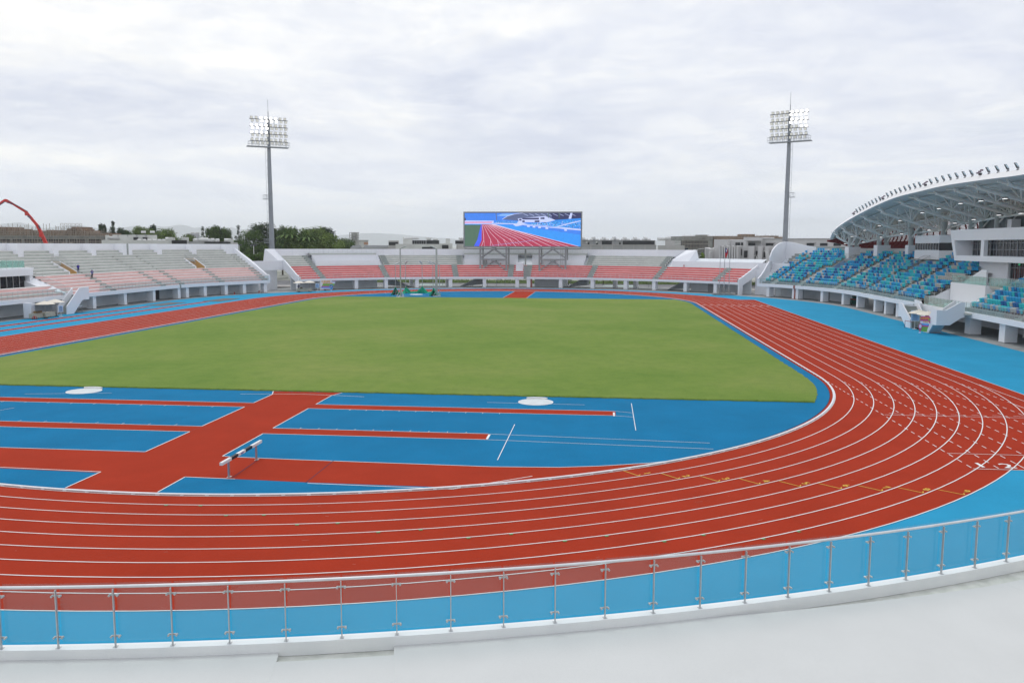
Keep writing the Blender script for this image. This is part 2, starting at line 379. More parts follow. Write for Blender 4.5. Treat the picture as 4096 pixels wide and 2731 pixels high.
# grass blades on the near edge
g = MB()
for i in range(9000):
    yy = random.uniform(-yc, yc); x = -54.1+random.gauss(0.05, 0.12); h = random.uniform(.03, .09)
    a = random.uniform(0, math.pi); dx, dy = math.cos(a)*.012, math.sin(a)*.012
    g.poly([(x-dx, yy-dy, .04), (x+dx, yy+dy, .04), (x+random.uniform(-.03, .03), yy+random.uniform(-.03, .03), .04+h)])
tag(g.build('grass', M_GRASS, fix=False), 'fringe of longer grass blades along the near edge of the field', 'grass', kind='stuff')
# red patches and runways of the near and far D
g = MB(); z = 0.016
def disc_clip(pts): return pts
rk = 36.2
def xk(y): return -S-math.sqrt(rk*rk-y*y)
g.poly([(xk(-.85), -.85, z), (xk(1.2), 1.2, z), (xk(3.35), 3.35, z), (-55.4, 3.35, z), (-54.15, 3.76, z), (-54.15, -1.2, z), (-55.4, -.85, z)])
rect(g, -59.93, 3.36, -58.62, 29.0, z+.0004); rect(g, -67.15, 3.36, -65.85, 17.0, z+.0004)
rect(g, -59.93, -20.15, -58.62, -.86, z+.0004); rect(g, -67.15, -13.2, -65.85, -.86, z+.0004)
# steeplechase path across the D
up = [(-71.85, 20.6), (-71.8, 11.0), (-71.9, 3.4), (-72.2, -.82), (-72.4, -3), (-72.65, -14.2), (-72.4, -17.3), (-71.95, -19.2), (-71.1, -21.6), (-70.0, -23.7)]
lowr = [(xk(t), t) for t in (-23.0, -21.5, -19, -17, -15.2)] + [(-76.2, -13.0), (-76.15, -6.5), (-76.0, -3.0), (-75.95, -.87), (-75.7, 3.3), (-75.5, 8.3), (-75.0, 15.5)] + [(xk(t), t) for t in (17, 19, 20.4)]
g.poly([(a, b, z+.0008) for a, b in up+lowr])
rect(g, 54.15, -4.6, 79.0, .1, z)
struct(g.build('runway', M_TRACK))
# long jump runways, pits beyond the back straight
g = MB(); rect(g, -75, 51.3, 35.3, 52.5, 0.009); rect(g, -75, 55.35, 22.6, 56.55, 0.009)
struct(g.build('runway', M_TRACK))
M_PIT = mat('grey_pit_cover', (0.13, 0.135, 0.14), 0.9, 0.15, 1.0)
g = MB(); g.box((28.2, 55.9, .03), (8.3, 3.0, .05)); tag(g.build('pit_cover', M_PIT), 'dark grey cover over the nearer long jump pit beside the back straight', 'pit cover')
g = MB(); g.box((40.2, 51.4, .03), (8.6, 3.3, .05)); tag(g.build('pit_cover', M_PIT), 'dark grey cover over the farther long jump pit next to the red lanes', 'pit cover')
# white lines
g = MB(); zl = 0.020; LW = 0.053
for k in range(1, 10): r = RK+1.22*k; ring(g, r-LW/2, r+LW/2, zl)
ring(g, RK-0.02, RK+0.06, zl-.002)
pline(g, (-70.4, -48.7), (55.6, -48.7), .06, zl)
pline(g, (55.6, -48.7), (55.6, -44.6), .06, zl)
RO = RK+1.22*9
for k in range(0, 10):
    y = -(RK+1.22*k)
    xe = -S-math.sqrt(max(0, RO*RO-y*y))
    if k > 8: xe = -S-2.0
    x = -S-2.8
    while x-.55 > max(xe, -70.4): pline(g, (x, y), (x-.52, y), .05, zl+.001); x -= 1.03
    if xe > -70.4: pline(g, (min(xe, -S-2.8), y), (-70.4, y), .05, zl+.001)
    if k < 9 and k > 0: pline(g, (S, y), (min(55.5, S+math.sqrt(max(0, RO*RO-y*y))), y), .04, zl+.001) if False else None
pline(g, (-70.42, -36.5), (-70.42, -48.7), .055, zl+.002)
pline(g, (-67.46, -36.5), (-67.46, -48.7), .05, zl+.002)
pline(g, (-57.75, -36.6), (-57.75, -48.7), .05, zl+.002)
for k in range(10):
    yy = -(RK+1.22*k)-.15
    if k > 0: pline(g, (-57.2, yy+.85), (-57.35, yy+.0), .04, zl+.002)
    pline(g, (38.9, -(RK+1.22*k)-.35), (39.0, -(RK+1.22*k)-.95), .5, zl+.002) if k < 10 else None
pline(g, (-57.4, -34.4+.1), (-57.5, -34.9), .05, zl) if False else None
pline(g, (33.5, -36.9), (35.2, -48.6), .05, zl+.002); pline(g, (20.35, -36.6), (23.7, -48.6), .05, zl+.002)
# edges of runways
def eline(*pp, wd=.055):
    for a, b in zip(pp, pp[1:]): pline(g, a, b, wd, zl+.003)
eline((xk(3.35)+.1, 3.35), (-75.58, 3.35), (-75.3, 10.0), (-74.9, 15.0))
eline((-71.8, 20.6), (-71.8, 3.35), (-67.2, 3.35), (-67.2, 22.0)); eline((-65.8, 27.0), (-65.8, 3.35), (-59.98, 3.35), (-59.98, 28.0))
eline((-58.57, 29.0), (-58.57, 3.35), (-55.4, 3.35), (-54.15, 3.78))
eline((xk(-.85)+.1, -.85), (-75.95, -.85), (-76.02, -3.2)); eline((-76.3, -6.6), (-76.45, -13.0), (xk(-17)+.1, -16.2))
eline((-72.2, -.85), (-72.3, -1.5), (-72.45, -5), (-72.65, -14.2), (-72.4, -17.3), (-71.95, -19.2), (-71.1, -21.6), (-70.0, -23.7)); eline((-72.2, -.85), (-67.2, -.85), (-67.2, -13.1))
eline((-65.8, -13.1), (-65.8, -.85), (-59.98, -.85), (-59.98, -20.1)); eline((-58.57, -20.1), (-58.57, -.85), (-55.4, -.85), (-54.15, -1.25))
eline((-59.98, -20.1), (-60.2, -21.15), wd=.04) if False else None
eline((-59.98, -20.1), (-60.3, -21.2), wd=.04); eline((-58.57, -20.1), (-59.0, -21.15), wd=.04)
eline((-55.8, -21.24), (-64.0, -21.2), wd=.04); eline((-63.2, -14.3), (-71.4, -14.3), wd=.04)
eline((-65.85, -13.1), (-66.62, -24.95), wd=.04); eline((-67.2, -13.1), (-67.95, -24.95), wd=.04)
eline((-55.55, 5.6), (-55.25, 3.3), (-55.05, 1.25), (-55.25, -.8), (-55.55, -3.2), wd=.05)
eline((59.5-5.3, -4.6), (71.5, -4.6)) if False else None
eline((54.2, .1), (77.0, .1)); eline((54.2, -4.6), (77.0, -4.6))
eline((-60.15, -20.05), (-59.0, -20.05), wd=.12); eline((-67.1, -13.2), (-66.0, -13.2), wd=.12)
for i in range(12): x = 5.0+i*1.6; eline((-65.8, x), (-65.45, x), wd=.03); eline((-59.98, x+.4), (-60.3, x+.4), wd=.03)
for i in range(10): x = -2.4-i*1.05; eline((-65.8, x), (-65.5, x), wd=.03); eline((-59.98, x-1.2), (-60.3, x-1.2), wd=.03)
eline((-57.3, 20.3), (-56.2, 14.6), wd=.04); eline((-56.6, -11.8), (-56.7, -18.2), wd=.04)
eline((-55, 24.8), (-60, 26), wd=.04); eline((-62, 17.6), (-69, 20.5), wd=.04)
for sx, y in ((1, 51.3), (1, 52.5), (1, 55.35), (1, 56.55)): pline(g, (-75, y), (35.3 if y < 53 else 22.6, y), .05, zl)
# throwing circles' sector lines at the far cage
eline((54.4, 21.5), (62.0, 20.1), wd=.05); eline((54.6, 11.8), (62.0, 18.3), wd=.05)
struct(g.build('track_markings', M_LINE))
# dark joints and small marks
g = MB(); zl2 = zl+.004
pline(g, (-75.9, -3.0), (-72.4, -2.85), .04, zl2); pline(g, (-76.25, -6.5), (-72.45, -6.5), .04, zl2)
ring(g, 36.16, 36.2, .0165)
struct(g.build('track_joints', mat('dark_joint', (0.03, 0.02, 0.06), .9)))
# numerals from the built-in font
def text_obj(txt, size, M, matw, name, parent=None, ext=0.0, spacing=1.0):
    cu = bpy.data.curves.new('txt', 'FONT'); cu.body = txt; cu.size = size; cu.align_x = 'CENTER'; cu.align_y = 'CENTER'; cu.extrude = ext; cu.resolution_u = 2; cu.space_character = spacing
    cu.offset = size*0.012
    t = bpy.data.objects.new('txt', cu); C.objects.link(t)
    bpy.context.view_layer.update()
    me = bpy.data.meshes.new_from_object(t.evaluated_get(bpy.context.evaluated_depsgraph_get()))
    bpy.data.objects.remove(t); me.transform(matw); me.materials.clear(); me.materials.append(M); me.name = name
    o = bpy.data.objects.new(name, me); C.objects.link(o)
    if parent: o.parent = parent; o.matrix_parent_inverse = Matrix.Translation(-Vector(parent.location))
    return o
def flat(x, y, z, ux, uy, sx=1.0, sy=1.0):     # text lying on the ground, its top towards (ux,uy)
    l = math.hypot(ux, uy); ux /= l; uy /= l
    return Matrix(((uy*sx, ux*sy, 0, x), (-ux*sx, uy*sy, 0, y), (0, 0, 1, z), (0, 0, 0, 1)))
def join_meshes(objs, name):
    bm = bmesh.new()
    for o in objs: bm.from_mesh(o.data)
    me = bpy.data.meshes.new(name); bm.to_mesh(me); bm.free(); me.materials.append(objs[0].data.materials[0])
    for o in objs: bpy.data.objects.remove(o)
    o = bpy.data.objects.new(name, me); C.objects.link(o); return o
rs_ = random.Random(21); M_DAMP = mat('damp_blue_patch', (0.009, 0.160, 0.325), .8, .06, .4)
def blob(mb, x, y, a, b, rot, z, n=36):
    ph = [rs_.uniform(0, 6.28) for _ in range(4)]; pts = []
    for i in range(n):
        t = 2*math.pi*i/n; k = 1+.12*math.sin(3*t+ph[0])+.10*math.sin(5*t+ph[1])+.06*math.sin(9*t+ph[2]); u, v = a*k*math.cos(t), b*k*math.sin(t)
        pts.append((x+u*math.cos(rot)-v*math.sin(rot), y+u*math.sin(rot)+v*math.cos(rot), z))
    mb.poly(pts)
pass
g = MB()
for i in range(46):
    th = rs_.uniform(R_(150), R_(235)); r = rs_.uniform(36.9, 47.2); x, y = -S+r*math.cos(th), r*math.sin(th); a = th+math.pi/2+rs_.uniform(-.5, .5); l = rs_.uniform(.05, .35); pline(g, (x, y), (x+l*math.cos(a), y+l*math.sin(a)), .018, .019)
struct(g.build('scuff_marks', mat('pale_scuff', (.45, .16, .12), .9, .2, 3)))
nums = []
g = MB()
for k in range(1, 10):     # yellow stagger marks 1-9
    # stagger line runs across lane k, numeral just behind it
    a = Vector((-72.81-(k-1)*.157, -20.39-(k-1)*1.628)); b = Vector((-73.63-(k-1)*.140, -21.04-(k-1)*1.647))
    r0 = RK+1.22*(k-1)+.08; r1 = RK+1.22*k-.10
    th = math.atan2(a.y, a.x+S); a = Vector((-S+r0*math.cos(th), r0*math.sin(th)))
    th2 = math.atan2(b.y, b.x+S); b = Vector((-S+r1*math.cos(th2), r1*math.sin(th2)))
    pline(g, a, b, .05, zl2); dx = (b-a).normalized(); nn = Vector((dx.y, -dx.x))
    if nn.dot(Vector((1, -2))) < 0: nn = -nn
    pline(g, b, b+nn*.22-dx*.10, .05, zl2)
    q = b+nn*.62-dx*.12
    nums.append(text_obj(str(k), .55, M_YEL, flat(q.x, q.y, zl2, nn.x, nn.y), 'lane_number'))
struct(g.build('stagger_lines', M_YEL)); struct(join_meshes(nums, 'lane_numbers'))
g = MB(); pline(g, (-48.45, -36.6), (-48.9, -47.3), .04, zl2); struct(g.build('stagger_lines', M_ORL))
nums = []
for k in range(1, 10): nums.append(text_obj(str(k), 1.15, M_LINE, flat(-69.75, -(RK+1.22*(k-.5)), zl2, 1, 0, 1.1, 1.0), 'lane_number'))
struct(join_meshes(nums, 'lane_numbers'))
g = MB()
for k in range(1, 9):
    r = RK+1.22*k
    for dth in (0, 2.1):
        th = R_(177+k*4.2+dth+2); x, y = -S+r*math.cos(th), r*math.sin(th)
        nx, ny = math.cos(th), math.sin(th); pline(g, (x+nx*.03, y+ny*.03), (x+nx*.16, y+ny*.16), .14, zl2)
struct(g.build('exchange_marks', M_GRN))
# raised white kerb around the inside of lane one
g = MB(); ringpts = oval(36.44, 96)
pth = []
k = len(ringpts)
for i in range(k+1):
    a = ringpts[(i-1) % k]; b = ringpts[(i+1) % k]; t = Vector((b[0]-a[0], b[1]-a[1])).normalized(); pth.append((*ringpts[i % k], t.y, -t.x))
g.sweep(pth, [(-.06, .045), (-.06, .085), (.06, .085), (.06, .045)], closed=True)
for i in range(0, 330):
    th = math.pi/2+math.pi*i/330 if i < 330 else 0
    x, y = -S+36.44*math.cos(th), 36.44*math.sin(th)
    if i % 3 == 0: g.box((x, y, .033), (.14, .14, .036), th)
for i in range(80): g.box((-S+2*S*i/80, -36.44, .033), (.14, .14, .036)); g.box((-S+2*S*i/80, 36.44, .033), (.14, .14, .036))
tag(g.build('track_kerb', mat('white_aluminium', (0.78, 0.79, 0.8), .4, .04, 3)), 'low white raised kerb running round the inside of lane one', 'kerb')
# shot put circles with stop boards
M_CIRC = mat('pale_circle_concrete', (0.62, 0.66, 0.66), .7, .06, 2)
def shot(cx_, cy_, lab):
    t = thing('throwing_circle', lab, 'throwing circle', (cx_, cy_, .016))
    b = MB(); b.tube((cx_, cy_, .017), (cx_, cy_, .026), 1.12, 40); b.build('slab', M_CIRC, t)
    b = MB()
    pr = [(cx_+1.13*math.cos(2*math.pi*i/40), cy_+1.13*math.sin(2*math.pi*i/40), math.cos(2*math.pi*i/40), math.sin(2*math.pi*i/40)) for i in range(41)]
    b.sweep(pr, [(-.03, .018), (-.03, .034), (.03, .034), (.03, .018)], closed=True); b.build('rim', M_LINE, t)
    b = MB(); a0 = R_(-33)
    pr = [(cx_+1.17*math.cos(a0+R_(66)*i/10), cy_+1.17*math.sin(a0+R_(66)*i/10), math.cos(a0+R_(66)*i/10), math.sin(a0+R_(66)*i/10)) for i in range(11)]
    b.sweep(pr, [(0, .02), (0, .13), (.13, .13), (.13, .02)], closed=True); b.build('stop_board', M_LINE, t)
shot(-55.75, 16.95, 'pale round shot put circle with white stop board on the left of the red runway')
shot(-56.1, -14.97, 'pale round shot put circle with white stop board on the right of the red runway')
# ------------------------------------------------------------------ grandstands
TR, RI, Z0 = 0.85, 0.47, 2.65
def rows(mb, sg, s0, s1, r0, r1, st=1.5):          # materials: 0 riser, 1 white edge, 2 tread
    p = path(sg, s0, s1, st)
    for i in range(r0, r1):
        d, z = .15+TR*i, Z0+RI*i
        mb.sweep(p, [(d, z), (d, z+RI-.075)], [0]); mb.sweep(p, [(d, z+RI-.075), (d-.02, z+RI-.075), (d-.02, z+RI), (d+.10, z+RI), (d+TR, z+RI)], [1, 1, 1, 2])
def cap(mb, sg, s, r0, r1, mi=2, zb=None):           # stepped end face
    pts = []
    for i in range(r0, r1): d, z = .15+TR*i, Z0+RI*i; pts += [P(sg, s, d, z), P(sg, s, d, z+RI)]
    d = .15+TR*r1; pts += [P(sg, s, d, Z0+RI*r1), P(sg, s, d, Z0+RI*r0)]
    mb.poly(pts, mi)
def wallp(mb, sg, s0, s1, d0, z0, z1, th=.22, mi=0, st=1.5):
    mb.sweep(path(sg, s0, s1, st), [(d0, z0), (d0, z1), (d0+th, z1), (d0+th, z0)], [mi]*4, closed=True)
def aisle(name, sg, s, w, r0, r1, parent, low=False, M=None):
    mb = MB(); x, y, nx, ny = fr(sg, s); tx, ty = -ny, nx
    rz = math.atan2(ty, tx)
    for i in range(r0, r1):
        d, z = .15+TR*i, Z0+RI*i
        mb.box(Vector((x+nx*(d-.20), y+ny*(d-.20), z+.117)), (w, .42, .236), rz, 0)
        if not low: mb.box(Vector((x+nx*(d-.028+.10), y+ny*(d-.028+.10), z+RI/2)), (w, .27, RI+.012), rz, 0)
    return mb.build(name, M or M_STEP, parent)
def ilink(me, name, parent, loc, rz=0.0, world=True):
    o = bpy.data.objects.new(name, me); C.objects.link(o); o.location = loc; o.rotation_euler = (0, 0, rz)
    if parent: o.parent = parent; o.matrix_parent_inverse = Matrix.Translation(-Vector(parent.location))
    return o
def mesh_of(mb, name, mats, smooth=False):
    o = mb.build(name, mats, None, smooth); me = o.data; bpy.data.objects.remove(o); return me
POSTS = {}
def railing(sg, s0, s1, d, z, parent, step=1.1, h=1.0, glass=None, name='railing', bars=2, cap_=99, mpost=None, rr=.022):
    mp = mpost or M_STAIN
    x, y, _, _ = fr(sg, s0); length = 0; pp = path(sg, s0, s1, .5 if abs(s1-s0) < 40 else 1.0)
    P3 = [Vector((a+nx*d, b+ny*d, z)) for a, b, nx, ny in pp]
    for a, b in zip(P3, P3[1:]): length += (b-a).length
    mb = MB()
    for k in range(bars): mb.path([q+Vector((0, 0, h-(h*.45)*k)) for q in P3], rr if k == 0 else rr*.7, 6)
    r = mb.build(name, mp, parent)
    n = min(cap_, max(1, int(length/step))); key = (h, mp.name)
    if key not in POSTS: POSTS[key] = mesh_of(MB().tube((0, 0, 0), (0, 0, h), .022, 6), 'post', mp)
    if glass:
        g = MB(); g.sweep([(a, b, nx, ny) for a, b, nx, ny in pp], [(d-.06, z+.06), (d-.06, z+h-.05)]); gg = g.build('glass_panel', glass, r); gg.matrix_parent_inverse = Matrix()
    for i in range(n+1):
        t = length*i/n; acc = 0
        for a, b in zip(P3, P3[1:]):
            l = (b-a).length
            if acc+l >= t-1e-6: q = a+(b-a)*((t-acc)/l if l else 0); break
            acc += l
        po = ilink(POSTS[key], 'post', None, q); po.parent = r
    return r
def column(mesh, sg, s, d, parent, zt=2.12):
    x, y, nx, ny = fr(sg, s); return ilink(mesh, 'column', parent, (x+nx*d, y+ny*d, 0), math.atan2(ny, nx))
MEC = mesh_of(MB().box((.0, 0, 1.075), (1.15, .85, 2.15)).box((.0, 0, .05), (1.16, .86, .1), mi=1), 'column', [M_WHITE, M_CONC])
def door(parent, sg, s, d, w=1.2, h=2.0, M=None, z=0.0, name='door'):
    x, y, nx, ny = fr(sg, s); rz = math.atan2(nx, -ny)
    mb = MB(); c = Vector((x+nx*d, y+ny*d, z+h/2)); mb.box(c, (w, .08, h), rz); o = mb.build(name, M or M_DARK, parent)
    mb = MB()
    t = Vector((math.cos(rz), math.sin(rz), 0)); nn = Vector((-nx, -ny, 0))
    for sgn in (-1, 1): mb.box(c+t*sgn*(w/2+.04)+nn*.03, (.07, .10, h+.1), rz)
    mb.box(c+Vector((0, 0, h/2+.04))+nn*.03, (w+.14, .10, .07), rz); f = mb.build('door_frame', M_STEEL, None); f.parent = o
    mb = MB(); mb.box(c+t*(w/2-.12)+nn*.07+Vector((0, 0, -.05)), (.03, .05, .25), rz); f = mb.build('handle', M_STAIN, None); f.parent = o
    return o
M_REDPIPE = mat('faded_red_joint', (0.35, 0.13, 0.11), .8, .2, 3)
M_OCHRE = mat('ochre_wall_paint', (0.62, 0.40, 0.16), .7, .06, 1)
M_BLUEW = mat('pale_blue_wall_paint', (0.26, 0.42, 0.62), .7, .06, 1)
# ---- far stand
FS = thing('grandstand', 'low curved grandstand with coral red rows at the far end of the track', 'grandstand', (96, 0, 0))
mb = MB(); rows(mb, 1, -52.4, 52.4, 0, 6); cap(mb, 1, 52.4, 0, 6); mb.build('lower_terrace', [M_RED, M_NOSE, M_NOSE], FS, fix=False)
mb = MB()
for a, b in ((-31.8, -13.6), (13.6, 31.4), (46.6, 52.4)): rows(mb, 1, a, b, 6, 11)
mb.build('upper_terrace', [M_CONC2, M_NOSE, M_NOSE], FS, fix=False)
mb = MB(); mb.sweep(path(1, -53, 53), [(-.35, 2.12), (-.35, 2.67), (.16, 2.67), (.16, 2.63)], [0]*3); mb.sweep(path(1, -53, 53), [(-.35, 2.12), (.3, 2.12), (.3, 2.4)]); mb.build('fascia', M_WHITE, FS)
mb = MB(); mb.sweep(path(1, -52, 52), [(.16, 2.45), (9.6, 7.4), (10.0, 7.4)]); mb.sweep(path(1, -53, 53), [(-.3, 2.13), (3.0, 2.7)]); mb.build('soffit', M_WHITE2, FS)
mb = MB(); wallp(mb, 1, -36.3, 53.2, 9.6, 7.6, 9.35); mb.sweep(path(1, -36.3, 53.2), [(9.82, 9.35), (10.4, 9.35), (10.4, 7.0), (9.7, 7.0)]); mb.build('back_wall', M_WHITE, FS)
mb = MB()
for s in [-34.5+6.35*i for i in range(14)]: wallp(mb, 1, s, s+1.2, 9.5, 7.6, 9.36, .12)
mb.build('pilaster', M_WHITE, FS)
mb = MB()
for a, b in ((-13.2, -1.6), (1.6, 13.2), (32.0, 46.2)):      # white service rooms between the grey blocks
    wallp(mb, 1, a, b, 5.5, 5.3, 6.75 if b < 40 else 6.75); wallp(mb, 1, a, b, 7.2, 5.3, 7.95)
    mb.sweep(path(1, a, b), [(5.6, 5.6), (7.3, 5.6)]); 
    for s in (a, b): mb.extr([P(1, s, 5.5, 5.3), P(1, s, 5.5, 6.75), P(1, s, 7.3, 7.95), P(1, s, 7.4, 5.3)], (0, .02, 0))
    mb.sweep(path(1, a, b), [(7.4, 7.94), (9.6, 7.94)])
mb.build('service_room_wall', M_WHITE, FS)
mb = MB()
for a, b in ((-13.2, 13.2), (32.0, 46.2)): mb.sweep(path(1, a, b), [(8.6, 7.95), (8.6, 8.35), (9.6, 8.35)])
mb.build('walkway', M_CONC2, FS)
for a, b in ((-13.2, -1.6), (1.6, 13.2), (32.0, 46.2)): railing(1, a, b, 8.55, 8.3, FS, 1.2, 1.0, None, bars=2, mpost=M_WSTEEL)
# lower white wall to the right, where the upper rows stop, and centre exit
mb = MB(); wallp(mb, 1, -60.5, -36.2, 5.35, 5.3, 6.75, .25); 
mb.extr([P(1, -33.2, 5.4, 5.5), P(1, -33.2, 5.4, 7.0), P(1, -34.6, 9.4, 9.35), P(1, -36.6, 9.6, 9.35), P(1, -37.2, 9.6, 6.7), P(1, -36.2, 5.4, 5.5)], (.05, .12, 0))
wallp(mb, 1, -36.3, -33.0, 5.35, 5.3, 6.75, .25)
mb.build('parapet', M_WHITE, FS)
mb = MB(); mb.extr([P(1, 52.9, 5.6, 5.4), P(1, 53.0, 5.4, 6.8), P(1, 53.0, 9.7, 9.36), P(1, 55.0, 9.8, 9.36), P(1, 55.4, 9.8, 6.6)], (.15, .1, 0))
wallp(mb, 1, 52.8, 61.0, 6.2, 4.6, 6.7, .3); mb.build('parapet', M_WHITE, FS)
mb = MB(); wallp(mb, 1, 53.0, 61.0, 9.0, 0, 4.7, .3); wallp(mb, 1, -60.5, -53.2, 8.5, 0, 5.4, .3); wallp(mb, 1, -58.6, -53.2, 4.6, 0, 5.4, .2); mb.build('link_wall', M_WHITE, FS)
def endwall(parent, sg, prof, bot, th=.28, name='end_wall', mat_=None):       # prof list of (s,d,z) top edge, bot list of (s,d,z) back along the bottom
    pts = [P(sg, *q) for q in prof]+[P(sg, *q) for q in bot[::-1]]
    x, y, nx, ny = fr(sg, prof[0][0]); t = Vector((-ny, nx, 0))*th
    mb = MB(); mb.extr(pts, t); return mb.build(name, mat_ or M_WHITE, parent)
endwall(FS, 1, [(53.1, -.45, 3.35), (53.1, .5, 3.75), (52.9, 5.6, 6.85), (52.9, 6.3, 6.85)], [(53.1, -.45, 0), (53.1, .6, 0), (53.1, .6, 2.0), (52.9, 6.3, 5.0)], th=.35)
endwall(FS, 1, [(-53.1, -.45, 3.35), (-53.1, .5, 3.75), (-52.9, 5.6, 6.4), (-52.9, 6.3, 6.4)], [(-53.1, -.45, 0), (-53.1, .6, 0), (-53.1, .6, 2.0), (-52.9, 6.3, 4.6)], th=-.35)
mb = MB(); mb.extr([P(1, s, d, 2.95) for s, d in ((.15, 2.3), (1.75, 2.3), (1.75, 5.6), (.15, 5.6))], (0, 0, 3.1)); mb.build('exit_box', M_WHITE, FS)
for s in (47.2, 32.0, 15.7, 2.9, -1.2, -16.0, -31.9, -46.9): aisle('aisle_steps', 1, s, 1.35, 0, 6, FS)
for s in (47.2, 30.6, 14.4, -14.4, -31.0): aisle('aisle_steps', 1, s, 1.25, 6, 11, FS)
mb = MB(); wallp(mb, 1, -.95, -.25, -.37, 2.1, 5.4, .02); mb.build('expansion_joint', M_STEP, FS)
mb = MB(); wallp(mb, 1, -.35, .0, 5.4, 5.4, 9.3, .05); mb.build('expansion_joint', M_STEP, FS)
railing(1, -46.5, 46.9, -.15, 2.66, FS, 1.1, 1.0, None, mpost=M_WSTEEL, rr=.016)
railing(1, -52.6, -47.4, -.15, 2.66, FS, 1.1, 1.0, None, mpost=M_WSTEEL, rr=.016); railing(1, 47.6, 52.6, -.15, 2.66, FS, 1.1, 1.0, None, mpost=M_WSTEEL, rr=.016)
for s in (47.6, 39.3, 32.2, 24.9, 17.0, 9.0, 1.3, -1.4, -9.0, -16.6, -24.6, -31.6, -39.4, -47.0):
    column(MEC, 1, s, .4, FS)
for s in (24.9, 17.0, 9.0, -9.0, -20, -24.6): column(MEC, 1, s, 6.4, FS)
mb = MB()
wallp(mb, 1, 33.2, 52.8, 3.6, 0, 3.4, .2); wallp(mb, 1, -52.8, -38.5, 3.8, 0, 3.4, .2); wallp(mb, 1, -8.8, -2.3, 4.6, 0, 3.2, .2)
mb.build('undercroft_wall', M_WHITE2, FS)
for s0, s1 in ((31, 25.2), (9.2, 14.5), (-14.2, -9.6), (-37.5, -32.6)):      # undersides of the stairs going up behind
    mb = MB(); hi, lo = (s0, s1)
    mb.extr([P(1, s0, 4.4, 2.9), P(1, s1, 4.4, .05) if abs(s1) < abs(s0) or True else 0, P(1, s1+(s0-s1)*.0, 4.4, .0), P(1, s0, 4.4, 0.6)], tuple(P(1, s0, 6.4, 0)-P(1, s0, 4.4, 0)))
    mb.build('staircase', mat('grey_stair_paint', (.33, .36, .38), .8, .06, 1), FS)  # one even grey on the stair undersides
mb = MB(); wallp(mb, 1, -2.2, -1.6, .3, 0, 2.1, .3); mb.build('red_duct', M_REDPIPE, FS)
door(FS, 1, -43.4, 3.75, 1.7, 2.0, mat('grey_door_paint', (.38, .40, .42), .6, .05, 2))
# ---- left stand
LS = thing('grandstand', 'left grandstand with pale pink lower rows and grey upper rows', 'grandstand', (36, 61.5, 0))
mb = MB(); rows(mb, 1, 60.6, 117.5, 0, 6); rows(mb, 1, 117.5, 170, 0, 3); cap(mb, 1, 60.6, 0, 6); mb.build('lower_terrace', [M_PINK, M_NOSE, M_NOSE], LS, fix=False)
vomL = [(105.9, 108.0), (71.2, 73.4)]
mb = MB()
for a, b in ((60.6, 71.1), (73.5, 105.8), (108.1, 170)): rows(mb, 1, a, b, 6, 9)
rows(mb, 1, 60.6, 170, 9, 12)
for a, b in ((62.8, 69.0), (70.0, 76.4), (77.5, 83.0), (85.3, 92.1), (93.6, 102.8), (104.2, 111.5), (112.9, 121.5), (123, 131), (133, 150)): rows(mb, 1, a, b, 12, 14)
mb.build('upper_terrace', [M_CONC2, M_NOSE, M_NOSE], LS, fix=False)
mb = MB(); mb.sweep(path(1, 60.4, 170), [(-.4, 2.05), (-.4, 2.67), (.16, 2.67), (.16, 2.63)]); mb.sweep(path(1, 60.4, 170), [(-.4, 2.05), (.3, 2.05)]); mb.build('fascia', M_WHITE, LS)
mb = MB(); mb.sweep(path(1, 60.6, 170), [(-.3, 2.1), (3.4, 2.7), (12.3, 7.8)]); mb.build('soffit', M_WHITE2, LS)
mb = MB(); wallp(mb, 1, 60.2, 170, 12.2, 6, 10.42, .25)
for a, b in ((60.2, 62.8), (69.0, 70.0), (76.4, 77.5), (83.0, 85.3), (92.1, 93.6), (102.8, 104.2), (111.5, 112.9), (121.5, 123), (131, 133)): wallp(mb, 1, a, b, 10.4, 8.2, 10.42, 1.9)
mb.build('back_wall', M_WHITE, LS)
mb = MB(); wallp(mb, 1, 83.9, 84.3, 10.37, 8.3, 10.44, .02); wallp(mb, 1, 83.6, 84.0, -.43, 2.05, 2.7, .02); mb.build('expansion_joint', M_STEP, LS)
endwall(LS, 1, [(60.3, -.5, 3.75), (60.3, .5, 3.95), (60.3, 5.8, 6.95), (61.0, 11.9, 10.42), (61.0, 12.4, 10.42)], [(60.3, -.5, 2.05), (60.3, .6, 2.05), (61.0, 12.4, 8.0)], th=.3)
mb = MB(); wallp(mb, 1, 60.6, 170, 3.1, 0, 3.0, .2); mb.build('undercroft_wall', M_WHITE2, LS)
for s in (104.0, 88.0, 82.4, 71.6, 60.9): aisle('aisle_steps', 1, s+.5, 1.15, 0, 6, LS, True)
for s in (104.5, 88.6, 82.8, 62.0): aisle('aisle_steps', 1, s, .9, 6, 12, LS, True, M_CONC2)
for s in (61.2, 66.4, 71.0, 76.5, 81.4, 83.8, 91.7, 101.0, 109.9, 118.5, 137.9, 147, 157): column(MEC, 1, s, .5, LS)
ilink(MEC, 'column', LS, (-1.6, 59.9, 0), math.pi/2)
for s, M in ((96.0, M_DARK), (86.0, M_DARK), (69.0, M_WHITE)): door(LS, 1, s, 3.02, 1.25, 2.05, M)
door(LS, 1, 110.9, 3.0, 2.2, 2.0, M_BLACKG)
railing(1, 60.6, 108.5, -.2, 2.66, LS, 1.05, 1.05, M_GLASS, cap_=60)
railing(1, 116.2, 150, -.2, 2.66, LS, 1.05, 1.05, M_GLASS, cap_=60)
